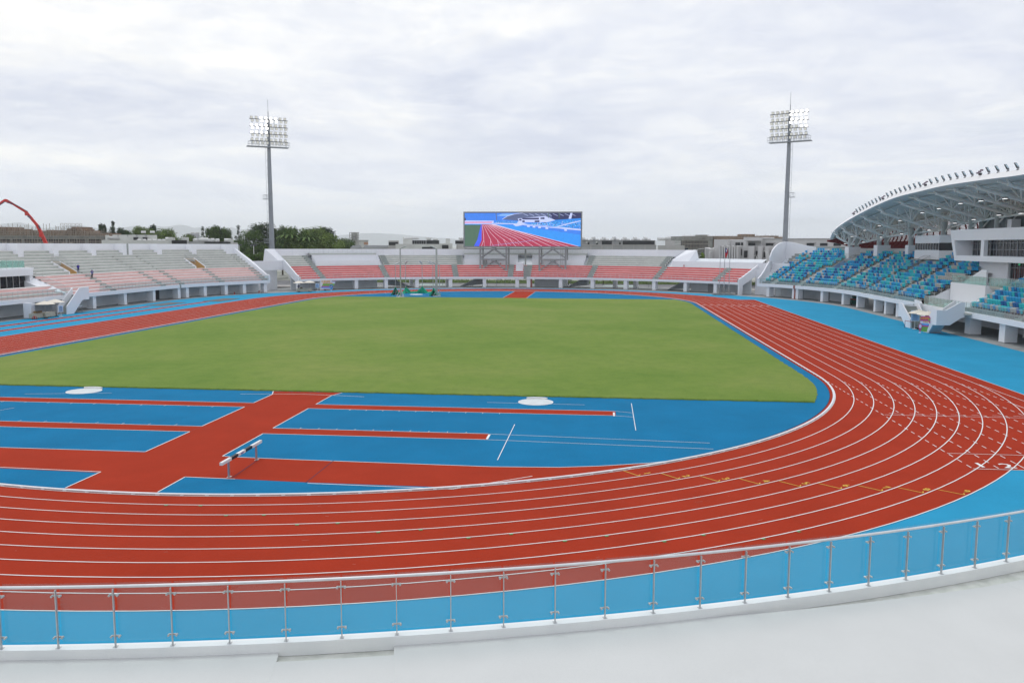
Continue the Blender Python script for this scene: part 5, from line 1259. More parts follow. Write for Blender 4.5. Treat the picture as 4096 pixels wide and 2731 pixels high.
for a in (1660, 1860): sp([(a, 97), (a+14, 97), (a+10, 200), (a+2, 190)], 2, 12)
sp([(2075, 97), (2115, 97), (2090, 205), (2040, 205)], 7, 12)
sm.build('display', SCR, VS, fix=False)
for yc_, ytop in ((10.85, 1), (4.3, 1), (-3.95, 1), (-10.4, 1)):
    outer = abs(yc_) > 8; d_ = 2.9 if outer else 2.1
    mb = MB(); mb.box((VX, yc_, (z0+3.4)/2), (.42, .42, z0-3.4)); mb.build('leg', M_FRAME, VS)
    mb = MB(); mb.box((VX+2.4, yc_-.35, (z0+4.6)/2), (.34, .34, z0-4.6)); mb.build('leg', M_FRAME, VS)
for ya, yb in ((10.85, 4.3), (-3.95, -10.4)):
    mb = MB(); ym = (ya+yb)/2
    for x in (VX, VX+2.4):
        mb.tube((x, ya, 7.2), (x, ym, z0-.3), .16, 6); mb.tube((x, yb, 7.2), (x, ym, z0-.3), .16, 6); mb.tube((x, ya, 4.1), (x, ym, 6.5), .14, 6); mb.tube((x, yb, 4.1), (x, ym, 6.5), .14, 6)
        mb.box((x, ym, 6.85), (.3, ya-yb, .3)); mb.box((x, ym, z0-.25), (.4, .9, .5)); mb.box((x, ym, 6.6), (.4, 1.2, .4))
    mb.build('brace', M_FRAME, VS)
mb = MB()
for s_ in (-.3, .3): mb.tube((VX+1.5, -9.4+s_, 5), (VX+1.5, -9.4+s_, z0), .03, 4)
for i in range(14): mb.tube((VX+1.5, -9.7, 5+.35*i), (VX+1.5, -9.1, 5+.35*i), .02, 4)
mb.build('ladder', M_FRAME, VS); mb = MB(); mb.box((VX+1.6, 9.9, 5.6), (1.0, .8, 2.6)); mb.build('cabinet', M_FRAME, VS)
# ------------------------------------------------------------------ throwing cage with lowered net
HC = thing('throwing_cage', 'tall grey hammer throwing cage posts with green net lowered to the ground', 'throwing cage', (62, 19, 0))
for (x, y, h, dx, dy) in ((61.0, 23.3, 6.4, .5, -1.2), (68.0, 22.8, 6.4, -.7, -.6), (68.6, 19.3, 6.4, -.9, .4), (68.2, 16.3, 6.4, -.5, 1.3), (61.5, 15.5, 6.4, .2, 1.2), (64.5, 14.7, 6.2, .2, .5)):
    mb = MB(); mb.tube((x, y, 0), (x, y, h), .07, 8); mb.tube((x, y, h), (x+dx, y+dy, h+.5), .12, 8); mb.box((x, y, .05), (.5, .5, .1)); mb.build('post', M_STAIN, HC, True)
for (x, y, dy) in ((53.9, 20.55, -1), (58.0, 21.5, -1), (57.2, 13.8, 1), (60.5, 14.6, 1)):
    mb = MB(); mb.tube((x, y, 0), (x, y, 9.6), .12, 8); mb.tube((x, y, 9.6), (x-.2, y+dy*1.2, 10.15), .12, 8)
    for a in (0, 2.1, 4.2): mb.tube((x+.9*math.cos(a), y+.9*math.sin(a), .03), (x, y, 1.4), .04, 5); mb.tube((x+.9*math.cos(a), y+.9*math.sin(a), .05), (x+.9*math.cos(a+2.1), y+.9*math.sin(a+2.1), .05), .05, 5)
    mb.build('tall_post', M_STAIN, HC, True)
M_NET = mat('green_net', (.01, .30, .17), .8, .3, 4, spec=.1); mb = MB(); rn = random.Random(3)
netp = [(60.5, 23.2), (63, 23.9), (67.8, 22.6), (68.5, 20.8), (68.5, 19.3), (68.2, 16.8), (64.2, 15.2), (60.8, 15.2), (57.6, 14.6)]
NPt = catmull([Vector((a, b, 0)) for a, b in netp], 10); prev = None
hts = []
for i, q in enumerate(NPt):
    pk = min((q-Vector((a, b, 0))).length for a, b in ((60.6, 23.2), (67.8, 22.7), (68.5, 19.3), (60.8, 15.1), (58.5, 14.7), (58.0, 14.6)))
    hts.append(.28+rn.uniform(-.1, .15)+max(0, 1.25-pk*1.0)*(1.15 if q.x < 62 else .9))
for j in range(len(NPt)-1):
    a, b = NPt[j], NPt[j+1]; ha, hb = hts[j], hts[j+1]; d_ = (b-a).normalized(); n_ = Vector((-d_.y, d_.x, 0))
    wa, wb = .55+rn.uniform(0, .5), .55+rn.uniform(0, .5)
    mb.poly([a-n_*wa, b-n_*wb, b+Vector((0, 0, hb)), a+Vector((0, 0, ha))]); mb.poly([a+Vector((0, 0, ha)), b+Vector((0, 0, hb)), b+n_*wb, a+n_*wa])
mb.build('net', M_NET, HC, fix=False)
mb = MB(); mb.tube((62.7, 19.3, .02), (62.7, 19.3, .06), 1.35, 32); tag(mb.build('throwing_circle', M_LINE, None), 'white round throwing circle inside the green netted cage', 'throwing circle')
# ------------------------------------------------------------------ flagpoles
pb = MB(); pb.box((71.3, -45.1, .2), (2.2, 4.6, .4)); tag(pb.build('plinth', mat('rough_grey_concrete', (.30, .30, .28), .9, .2, 2, .4, 12)), 'low grey concrete plinth under the three flagpoles', 'plinth')
for i, (px, nm_) in enumerate(((2877, 'leftmost'), (2895, 'middle'), (2915, 'rightmost'))):
    b = at_z(px, 1172.5+i*.8, .4); x = 71.0+.25*i; b = at_x(px, 1172, x)
    t = thing('flagpole', nm_+' of three slim flagpoles standing on the concrete plinth'+(', carrying the flag' if i == 1 else ''), 'flagpole', (x, b.y, .4))
    mb = MB(); mb.tube((x, b.y, .4), (x, b.y, 1.45), .26, 14); mb.tube((x, b.y, 1.45), (x, b.y, 1.6), .22, 12); mb.build('base', MATS['rough_grey_concrete'], t, False)
    mb = MB(); mb.tube((x, b.y, 1.5), (x, b.y, 9.3 if i != 1 else 10.6), .085, 8, 0, .045); mb.tube((x, b.y, 2.0), (x, b.y, 2.3), .12, 8); mb.build('pole', M_STAIN, t, True)
    if i == 1: FP = (x, b.y)
mb = MB(); x, y = FP; nz = 14; ny_ = 8
def fpnt(i, j):       # hanging folds
    v = i/nz; u = j/ny_; zz_ = 9.95-v*1.95-.28*u; yy = y-.06-u*(.42+.14*math.sin(v*5)); xx = x+.10*math.sin(u*9+v*2)*(.4+v); return (xx, yy, zz_)
for i in range(nz):
    for j in range(ny_):
        v = (i+.5)/nz; u = (j+.5)/ny_; mi = 1 if (v < .48 and u < .8) else 0
        if mi == 1 and .12 < v < .36 and .25 < u < .6: mi = 2
        mb.poly([fpnt(i, j), fpnt(i+1, j), fpnt(i+1, j+1), fpnt(i, j+1)], mi)
tag(mb.build('flag', [mat('red_flag_cloth', (.62, .02, .03), .8, .06, 5), mat('navy_flag_cloth', (.02, .03, .22), .8, .06, 5), mat('white_flag_cloth', (.8, .8, .8), .8, .04, 5)], None, True, fix=False), 'red flag with blue corner and white sun hanging limp from the middle flagpole', 'flag')
# ------------------------------------------------------------------ parasols, tables, boards
M_CREAM = mat('cream_canvas', (.76, .71, .60), .8, .05, 1.5); M_WOODP = mat('pale_wood_pole', (.42, .36, .28), .6, .1, 3); M_CLOTH = mat('beige_table_cloth', (.50, .46, .37), .85, .08, 2.5)
def parasol_proto():
    t = thing('parasol', 'x', 'parasol'); n = 8; r = 1.35; mb = MB()
    for k in range(n):
        a0, a1 = 2*math.pi*k/n, 2*math.pi*(k+1)/n
        for s_ in range(4):
            r0, r1 = r*s_/4, r*(s_+1)/4
            def q(a, rr_): m_ = 1-.06*math.sin((a-a0)/(a1-a0)*math.pi)*(rr_/r); return (rr_*m_*math.cos(a), rr_*m_*math.sin(a), 2.42-.42*(rr_/r)**1.15+.03*math.sin(math.pi*rr_/r))
            am = (a0+a1)/2
            for aa, ab_ in ((a0, am), (am, a1)): mb.poly([q(aa, r0), q(aa, r1), q(ab_, r1), q(ab_, r0)])
    cn = mb.build('canopy', M_CREAM, t, fix=False); mb = MB(); mb.tube((0, 0, 2.40), (0, 0, 2.52), .10, 8, 0, .03); q_ = mb.build('top_cap', M_CREAM, None); q_.parent = cn
    mb = MB()
    for k in range(n): a = 2*math.pi*k/n; mb.tube((0, 0, 2.0), (.75*math.cos(a), .75*math.sin(a), 2.22), .012, 4); mb.tube((0, 0, 2.38), (1.32*math.cos(a), 1.32*math.sin(a), 1.99), .012, 4)
    mb.build('ribs', M_WOODP, t)
    mb = MB(); mb.tube((0, 0, 0), (0, 0, 2.45), .03, 8); mb.build('pole', M_WOODP, t)
    mb = MB(); mb.tube((0, 0, 0), (0, 0, .1), .32, 12); mb.box((.2, .1, .1), (.4, .3, .18), .4); mb.build('base', M_DARK, t); return t
pz = parasol_proto(); fst = [True]
def parasol(x, y, lab, z=0, rz=0):
    t = pz if fst[0] else copy_tree(pz); fst[0] = False; t.location = (x, y, z); t.rotation_euler = (0, 0, rz); tag(t, lab, 'parasol', 'cream parasols by the stairs')
    return t
def table(x, y, rz, lab, w_=1.7):
    t = thing('table', lab, 'table', (x, y, 0), 'cloth covered tables'); t.rotation_euler = (0, 0, rz)
    mb = MB(); mb.box((0, 0, .73), (w_, .68, .03)); o = mb.build('table_top', M_CLOTH, None); o.parent = t
    mb = MB(); n = 40; per = []
    for i in range(n+1): per.append((-w_/2+w_*i/n, -.35))
    for i in range(12): per.append((w_/2+.01, -.35+.7*(i+1)/12))
    for i in range(n): per.append((w_/2-w_*(i+1)/n, .35))
    for i in range(12): per.append((-w_/2-.01, .35-.7*(i+1)/12))
    lo = [(a*(1.0+.02*math.sin(i*1.9)), b*(1.08+.09*math.sin(i*1.3)), .12+.03*math.sin(i*.7)) for i, (a, b) in enumerate(per)]
    for i in range(len(per)-1): mb.poly([(*per[i], .745), (*per[i+1], .745), lo[i+1], lo[i]])
    o = mb.build('cloth', M_CLOTH, None, True, fix=False); o.parent = t
    for sx in (-1, 1):
        for sy in (-1, 1): mb = MB(); mb.tube((sx*(w_/2-.15), sy*.25, 0), (sx*(w_/2-.15), sy*.25, .72), .018, 5); o = mb.build('leg', M_DARK, None); o.parent = t
    return t
parasol(-1.1, 57.9, 'cream parasol over the cloth covered tables, left one of the near left pair')
parasol(2.6, 58.9, 'cream parasol just left of the white field stair on the left', rz=.3)
table(-1.7, 58.9, 0, 'beige cloth covered table behind the parasol pole, with wooden boxes on it', 1.9); table(.6, 58.7, 0.02, 'beige cloth covered table next to the white field stair', 2.2)
def crate(x, y, z, lab): 
    t = thing('wooden_box', lab, 'box', (x, y, z)); mb = MB()
    for s_ in (-.18, .18): mb.box((x, y+s_, z+.13), (.6, .02, .26)); mb.box((x+s_*1.6, y, z+.13), (.02, .36, .26))
    mb.box((x, y, z+.02), (.6, .36, .02)); mb.build('box_body', mat('brown_box_wood', (.20, .13, .06), .8, .2, 6), t)
    mb = MB(); 
    for k in range(5): mb.box((x-.22+.11*k, y, z+.24), (.08, .3, .1), .2*k)
    mb.build('contents', mat('dark_contents', (.06, .05, .04), .8, .3, 8), t)
crate(-1.6, 58.9, .76, 'small brown wooden box on the left beige table'); crate(-.9, 58.9, .76, 'small brown wooden box beside the parasol pole on the beige table')
ST_ = thing('stool', 'red plastic stool beside the beige table on the left', 'stool', (-3.1, 58.1, 0)); mb = MB(); mb.hexa([(-3.27, 57.93, .4), (-2.93, 57.93, .4), (-2.93, 58.27, .4), (-3.27, 58.27, .4), (-3.24, 57.96, .46), (-2.96, 57.96, .46), (-2.96, 58.24, .46), (-3.24, 58.24, .46)]); mb.build('seat', mat('red_plastic', (.45, .01, .015), .4, .05, 5), ST_)
for sx in (-1, 1):
    for sy in (-1, 1): mb = MB(); mb.tube((-3.1+sx*.21, 58.1+sy*.21, 0), (-3.1+sx*.13, 58.1+sy*.13, .42), .045, 6); mb.build('leg', MATS['red_plastic'], ST_)
M_SIGNW = mat('white_sign_board', (.72, .78, .86), .5, .03, 3); M_SIGNB = mat('blue_sign_print', (.10, .30, .62), .5, .05, 5); M_SIGND = mat('dark_sign_print', (.04, .07, .18), .5, .05, 5)
def signboard(x, y, yaw, lab, w_=.6, h=.95, z0=.65, grey=False):
    t = thing('notice_board', lab, 'notice board', (x, y, 0)); t.rotation_euler = (0, 0, yaw)
    def pb_(mb, nm, M): o = mb.build(nm, M, None); o.parent = t; return o
    pb_(MB().box((0, 0, z0+h/2), (.04, w_, h)), 'board', M_SIGNW)
    mb = MB(); mb.box((-.024, 0, z0+h*.5), (.006, w_*.86, h*.86)); pb_(mb, 'panel', mat('pale_blue_print', (.42, .60, .82) if not grey else (.30, .42, .55), .5, .05, 4))
    mb = MB(); rg = random.Random(int(x*10))
    mb.box((-.03, 0, z0+h*.80), (.006, w_*.42, h*.06)); mb.box((-.03, 0, z0+h*.68), (.006, w_*.66, h*.045))
    for k in range(7):
        L_ = w_*rg.uniform(.5, .72); mb.box((-.03, (w_*.72-L_)/2*0, z0+h*(.58-.065*k)), (.006, L_, h*.022))
    mb.box((-.03, 0, z0+h*.08), (.006, w_*.7, h*.035)); pb_(mb, 'print', M_SIGND)
    mb = MB(); mb.tube((.0, 0, .03), (.0, 0, z0+.02), .03, 6); mb.box((0, 0, .025), (.5, .5, .05)); pb_(mb, 'stand', M_LINE)
    return t
signboard(1.9, 57.6, R_(32), 'pale blue notice board on a white stand left of the left field stair')
# hurdle by the left stair
HU = thing('hurdle', 'low metal training hurdle with white bar standing beside the left field stair', 'hurdle', (8.9, 59.2, 0))
mb = MB(); mb.box((8.95, 59.3, 1.02), (1.15, .05, .1)); mb.build('bar', M_LINE, HU); mb = MB()
for x in (8.45, 9.45): mb.tube((x, 59.3, .04), (x, 59.3, 1.0), .025, 6); mb.tube((x, 58.7, .03), (x, 59.35, .03), .025, 6)
mb.build('frame', M_STEEL, HU)
# far left pair
fl = [at_z(1100+570*.17007, 1060+636*.17007, 0), at_z(1100+815*.17007, 1060+628*.17007, 0)]
parasol(fl[0].x, fl[0].y, 'cream parasol beside the man in blue below the far red rows'); parasol(fl[1].x, fl[1].y, 'cream parasol over the right end of the far beige table', rz=.4)
q = at_z(1217, 1167, 0); table(q.x, q.y, R_(-55), 'beige cloth covered table below the far red rows', 3.4); crate(fl[0].x+.6, fl[0].y-.3, .76, 'small brown box on the far beige table')
q = at_z(1270, 1165, 0); signboard(q.x, q.y, R_(20), 'small pale notice board on a white stand beside the far arrow board', .85, 1.0, .75)
def to_plane(M_, pts, z=0): return [M_ @ Vector((0, a, b)) for a, b in pts]
def board(o, yaw, lab, left):       # big printed arrow board with pin, local y right-left, z up; faces -x
    t = thing('arrow_board', lab, 'sign board', (o.x, o.y, 0)); t.rotation_euler = (0, 0, yaw)
    def put(mb, nm, M): q = mb.build(nm, M, None); q.parent = t; return q
    def pp(pts, dx, th=.02): mb = MB(); mb.extr([(dx, a, b) for a, b in pts], (th, 0, 0)); return mb
    pk = mat('pink_print', (.62, .08, .30), .5, .05, 4); gr = mat('green_print', (.20, .48, .10), .5, .08, 3); bl = mat('sky_blue_print', (.08, .38, .80), .5, .05, 4); og = mat('orange_lettering', (.85, .38, .04), .5, .08, 4); wh = mat('lilac_white_print', (.74, .74, .86), .5, .04, 4); nv = mat('navy_print', (.04, .06, .20), .5, .05, 4)
    if left:      # parallelogram board, about 3.3 x 2.2 m
        S_ = lambda v, z: [(v[0], z[0]), (v[1], z[0]), (v[1]-.75*(z[1]-z[0]), z[1]), (v[0]-.75*(z[1]-z[0]), z[1])]
        def strip(z0_, z1_, M, nm, dx, a=1.55, b=-1.1): put(pp([(a-.45*(z0_-.4), z0_), (b-.45*(z0_-.4), z0_), (b-.45*(z1_-.4), z1_), (a-.45*(z1_-.4), z1_)], dx), nm, M)
        strip(.40, 2.35, wh, 'board', 0)
        strip(.62, .88, mat('blue_print', (.16, .28, .75), .5, .05, 4), 'print_band', -.02); strip(.88, 1.10, pk, 'print_band', -.02); strip(1.10, 1.62, gr, 'print_band', -.02, 1.50)
        for tx, sz, yy, zz_ in (('全國運動', .52, .33, 2.08), ('嘉年華大會場', .36, -.05, 1.66)):
            m_ = Matrix(((0, 0, -1, -.05), (-1, 0, 0, yy), (0, 1, 0, zz_), (0, 0, 0, 1))) @ Matrix.Shear('XZ', 4, (0, 0)) ; q = text_obj(tx, sz, og, m_, 'lettering'); q.parent = t
        put(MB().box((-.03, -1.45, 2.12), (.02, .95, .10)), 'print_band', nv); put(MB().box((-.03, -1.50, 2.30), (.02, .9, .08)), 'print_band', mat('red_print', (.5, .08, .06), .5, .05, 3))
        for yy in (.9, -.6): put(MB().tube((.05, yy, 0), (.05, yy, .6), .03, 6), 'leg', M_STEEL)
        put(MB().tube((.3, .6, .15), (.55, .6, .15), .15, 12), 'weight', M_DARK); cx2, rr2, pc = -.85, .36, bl
    else:
        put(pp([(.75, .35), (-.78, .18), (-1.05, 1.15), (.35, 1.25)], 0), 'board', gr); put(pp([(.5, 1.02), (-1.05, 1.0), (-1.10, 1.2), (.5, 1.22)], -.02), 'print_band', pk); put(pp([(.45, 1.22), (-1.10, 1.20), (-1.18, 1.45), (.42, 1.48)], -.02), 'print_band', bl); put(pp([(.42, 1.46), (-1.0, 1.45), (-.9, 1.9), (.5, 1.85)], 0), 'board', wh)
        put(pp([(.45, 1.86), (-.95, 1.86), (-1.25, 1.5), (-1.5, 1.6), (-1.55, 2.05), (-1.15, 2.6), (-.95, 2.66), (.45, 2.55)], 0), 'board', pk); put(pp([(-.95, 1.95), (-1.30, 1.95), (-1.32, 2.1), (-.98, 2.45)], -.02), 'print_band', gr)
        for tx, sz, yy, zz_ in (('全國運動', .42, -.25, 2.26), ('會場指引', .30, -.62, 1.74)):
            m_ = Matrix(((0, 0, -1, -.05), (-1, 0, 0, yy), (0, 1, 0, zz_), (0, 0, 0, 1))); q = text_obj(tx, sz, og, m_, 'lettering'); q.parent = t
        for yy in (-.35, -.9): put(MB().tube((.05, yy, 0), (.05, yy, .4), .03, 6), 'leg', M_STEEL)
        cx2, rr2, pc = .42, .33, pk
    n = 24; cz2 = 1.05 if not left else .98
    pin = [(cx2+rr2*math.cos(a), cz2+rr2*1.25*math.sin(a)) for a in [R_(-35)+R_(250)*i/n for i in range(n+1)]]+[(cx2, .1)]
    put(pp(pin, -.10), 'pin', pc); inn = [(cx2+rr2*.72*math.cos(2*math.pi*i/n), cz2+.0+rr2*.92*math.sin(2*math.pi*i/n)) for i in range(n)]
    put(pp(inn, -.12), 'pin_face', nv if left else wh)
    if left: put(pp([(cx2+.2, cz2-.1), (cx2-.02, cz2-.2), (cx2-.24, cz2+.18), (cx2+.05, cz2+.06)], -.14), 'pin_mark', wh)
    put(MB().box((-.09, cx2, .07), (.25, .4, .14)), 'pin_base', wh)
    return t
o = at_z(1310, 1163, 0); board(o, R_(12), 'slanted printed board with orange lettering and blue pin below the far red rows', True)
o = at_z(3689, 1332, 0); bq = board(o, R_(-22), 'arrow shaped board with orange lettering and pink pin at the right stairs', False); bq.scale = (1, .60, .78)
q = at_z(3658, 1316, 0); signboard(q.x, q.y, R_(-20), 'grey blue notice board on a white post left of the arrow shaped board', 1.0, 1.35, 1.0, True)
parasol(-0.7, -58.9, 'cream parasol in front of the right field stair, left one behind the arrow board'); parasol(-2.9, -59.2, 'cream parasol in front of the right field stair, right one behind the arrow board', rz=.4)
BR_ = thing('barrier_post', 'dark belt barrier post with red tape at the foot of the right field stair', 'barrier', (1.3, -58.0, 0)); mb = MB(); mb.tube((1.1, -57.9, 0), (1.1, -57.9, .95), .03, 8); mb.tube((1.1, -57.9, 0), (1.1, -57.9, .03), .16, 12); mb.build('post', M_DARK, BR_); mb = MB(); mb.box((.4, -58.1, .88), (1.4, .01, .06), .25); mb.build('tape', mat('red_tape', (.4, .02, .02), .6, .05, 4), BR_)
# ------------------------------------------------------------------ steeplechase barrier on the near path
SB = thing('steeplechase_barrier', 'black and white steeplechase barrier beam on two metal posts', 'hurdle', (-74.2, -2.8, 0))
M_BLK = mat('black_beam_paint', (.015, .018, .022), .5, .1, 4)
xs = [-76.5, -75.55, -74.85, -74.05, -73.3, -72.15]; zb = .80
for i in range(5): mb = MB(); mb.box(((xs[i]+xs[i+1])/2, -2.8, zb), (xs[i+1]-xs[i]-.002, .13, .13)); mb.build('beam', [M_LINE, M_BLK][i % 2], SB)
mb = MB(); mb.box((-74.45, -2.868, zb), (.32, .004, .07)); 
q = text_obj('mondo', .12, mat('blue_logo', (.05, .12, .5), .5, .05, 4), Matrix(((1, 0, 0, -74.45), (0, 0, -1, -2.869), (0, 1, 0, zb), (0, 0, 0, 1))), 'lettering', SB) if False else None
for dx in (-.12, -.06, 0, .06, .12): mb.box((-74.45+dx, -2.872, zb), (.035, .004, .05))
mb = MB(); [mb.box((-74.45+dx, -2.869, zb+.0), (.03, .006, .055)) for dx in (-.12, -.06, 0, .06, .12)]; mb.box((-74.45, -2.868, zb-.045), (.3, .006, .01)); mb.build('logo', mat('blue_logo', (.05, .12, .5), .5, .05, 4), SB)
for x in (-75.75, -72.72):
    mb = MB(); mb.box((x, -2.8, .37), (.09, .07, .74)); mb.box((x+.07, -2.8, .4), (.04, .04, .66)); mb.box((x+.03, -2.8, .015), (.24, .16, .03)); mb.build('post', M_STAIN, SB)
# ------------------------------------------------------------------ people
M_SKIN = mat('skin', (.42, .25, .17), .6, .08, 6); M_BLUES = mat('blue_work_shirt', (.02, .025, .30), .8, .1, 4); M_NAVY = mat('dark_blue_trousers', (.015, .03, .12), .8, .1, 4); M_BLKC = mat('black_clothing', (.012, .012, .016), .8, .2, 4)
def person(label, pos, yaw, pose, shirt, trou, h=1.6, helmet=None, hair=True):
    K = h/1.72
    J = dict(pel=(0, 0, .92), sp=(0, 0, 1.15), ch=(0, .0, 1.36), nk=(0, .0, 1.50), hd=(.01, 0, 1.60), ht=(.01, 0, 1.70),
             ls=(0, .17, 1.40), le=(-.04, .22, 1.13), lh=(.05, .22, .90), lf=(.07, .22, .80), rs=(0, -.17, 1.40), re=(-.04, -.22, 1.13), rh=(.05, -.22, .90), rf=(.07, -.22, .80),
             lp=(0, .09, .88), lk=(.02, .10, .48), la=(-.02, .10, .09), lt=(.14, .11, .04), rp=(0, -.09, .88), rk=(.02, -.10, .48), ra=(-.02, -.10, .09), rt=(.14, -.11, .04))
    J.update(pose)
    E = [('pel', 'sp'), ('sp', 'ch'), ('ch', 'nk'), ('nk', 'hd'), ('hd', 'ht'), ('ch', 'ls'), ('ls', 'le'), ('le', 'lh'), ('lh', 'lf'), ('ch', 'rs'), ('rs', 're'), ('re', 'rh'), ('rh', 'rf'), ('pel', 'lp'), ('lp', 'lk'), ('lk', 'la'), ('la', 'lt'), ('pel', 'rp'), ('rp', 'rk'), ('rk', 'ra'), ('ra', 'rt')]
    Rr = dict(pel=.14, sp=.135, ch=.15, nk=.055, hd=.095, ht=.075, ls=.07, rs=.07, le=.042, re=.042, lh=.03, rh=.03, lf=.035, rf=.035, lp=.10, rp=.10, lk=.06, rk=.06, la=.042, ra=.042, lt=.035, rt=.035)
    names = list(J); me = bpy.data.meshes.new('body'); me.from_pydata([tuple(c*K for c in J[n]) for n in names], [(names.index(a), names.index(b)) for a, b in E], [])
    o = bpy.data.objects.new('person', me); C.objects.link(o)
    md = o.modifiers.new('skin', 'SKIN'); o.modifiers.new('sub', 'SUBSURF').levels = 1
    o.modifiers['sub'].render_levels = 1
    if not me.skin_vertices:
        bm = bmesh.new(); bm.from_mesh(me); bm.verts.layers.skin.verify(); bm.to_mesh(me); bm.free()
    for i, n in enumerate(names): me.skin_vertices[0].data[i].radius = (Rr[n]*K, Rr[n]*K); me.skin_vertices[0].data[i].use_root = (n == 'pel')
    bpy.context.view_layer.update(); ev = o.evaluated_get(bpy.context.evaluated_depsgraph_get()); me2 = bpy.data.meshes.new_from_object(ev); bpy.data.objects.remove(o)
    for mm in (M_SKIN, shirt, trou, M_BLKC): me2.materials.append(mm)
    hips = K*.93
    for p in me2.polygons:
        c = p.center; dd = sorted(((Vector(J[n])*K-c).length, n) for n in names)[0][1]
        p.material_index = 0 if dd in ('nk', 'hd', 'ht', 'lh', 'rh', 'lf', 'rf') else (3 if dd in ('lt', 'rt', 'la', 'ra') else (2 if dd in ('lp', 'rp', 'lk', 'rk') or (dd == 'pel' and c.z < hips) else 1)); p.use_smooth = True
    me2.name = 'body'
    t = thing('person', label, 'person', pos); t.rotation_euler = (0, 0, yaw); b = bpy.data.objects.new('body', me2); C.objects.link(b); b.parent = t
    hd = Vector(J['hd'])*K; hm = MB()
    for i in range(5):
        for j in range(12):
            def sp_(i, j): a = 2*math.pi*j/12; e = math.pi/2*i/5; return (hd.x-.01+.115*K*math.cos(a)*math.cos(e), hd.y+.105*K*math.sin(a)*math.cos(e), hd.z+.03*K+.12*K*math.sin(e))
            hm.poly([sp_(i, j), sp_(i, j+1), sp_(i+1, j+1), sp_(i+1, j)])
    q = hm.build('helmet' if helmet else 'hair', helmet or M_BLKC, None, True); q.parent = t
    fc = MB(); 
    for sy in (-1, 1): fc.box((hd.x+.09*K, sy*.032*K+hd.y, hd.z), (.012, .018, .012), 0, 1)
    fc.box((hd.x+.10*K, hd.y, hd.z-.025), (.03, .02, .03), 0, 0); fc.box((hd.x+.09*K, hd.y, hd.z-.06), (.012, .04, .01), 0, 1); q = fc.build('face', [M_SKIN, M_BLKC], None); q.parent = t
    return t
M_HELM = mat('pale_blue_helmet', (.25, .50, .70), .4, .05, 4)
up = dict(lk=(.24, .09, .60), la=(.16, .09, .24), lt=(.30, .10, .20), rk=(.0, -.09, .46))
person('worker in blue shirt and helmet stepping out of the ochre stair exit', (20.0, 66.45, 5.47), R_(205), dict(lk=(.22, .10, .62), la=(.10, .10, .28), lt=(.24, .1, .24), le=(.10, .2, 1.14), lh=(.28, .14, 1.1), lf=(.34, .12, 1.1), re=(.08, -.2, 1.14), rh=(.26, -.12, 1.05), rf=(.3, -.1, 1.05)), M_BLUES, M_NAVY, 1.62, M_HELM)
person('worker in blue shirt and dark trousers carrying a ladder up the pink rows', (21.3, 64.9, 4.53), R_(190), dict(lk=(.22, .09, .55), la=(.02, .09, .22), lt=(.16, .1, .17), re=(-.02, -.24, 1.15), rh=(.18, -.22, 1.2), rf=(.2, -.2, 1.22), le=(.05, .22, 1.15), lh=(.18, .2, 1.28), lf=(.2, .18, 1.3)), M_BLUES, M_BLKC, 1.66, M_HELM)
LD = thing('ladder', 'aluminium ladder carried on the shoulder by the worker on the pink rows', 'ladder', (21.3, 64.8, 6)); mb = MB()
a0_, a1_ = at_y(350, 1099, 64.75), at_y(386, 1077, 64.75); b0_, b1_ = at_y(355, 1105, 64.75), at_y(386, 1083, 64.75)
mb.tube(a0_, a1_, .025, 5); mb.tube(b0_, b1_, .025, 5)
for k in range(7): mb.tube(a0_.lerp(a1_, (k+.5)/7), b0_.lerp(b1_, (k+.5)/7), .015, 5)
mb.build('rails', M_STAIN, LD)
q = at_z(1202, 1167, 0); person('man in dark blue standing behind the far beige table under the parasol', (q.x+.3, q.y+.5, 0), R_(200), {}, M_NAVY, M_BLKC, 1.7)
q = at_z(1434, 1151.5, 0); person('dark figure standing with hand on hip under the far red grandstand', (q.x, q.y, 0), R_(150), dict(re=(-.02, -.33, 1.16), rh=(.02, -.18, 1.02), rf=(.05, -.15, 1.0)), M_BLKC, M_BLKC, 1.45)
walk = dict(lk=(.16, .09, .50), la=(.26, .09, .12), lt=(.40, .09, .10), rk=(-.06, -.09, .47), ra=(-.30, -.09, .14), rt=(-.18, -.09, .05), lh=(-.16, .22, .92), lf=(-.2, .22, .86), rh=(.22, -.2, .95), rf=(.27, -.2, .9))
q = at_z(2273, 1147.5, 0); person('person in black walking across the green ramp under the far grandstand', (q.x, q.y, 0), R_(260), walk, M_BLKC, M_BLKC, 1.45)
q = at_z(2413, 1144, 0); person('slim figure in a black dress walking past the columns right of the ramp', (q.x, q.y, 0), R_(90), walk, M_BLKC, M_BLKC, 1.5)
q = at_z(1887, 1146, 0); person('distant dark figure walking beside the sloping stair under the screen', (q.x, q.y, 0), R_(80), walk, M_BLKC, M_BLKC, 1.35)
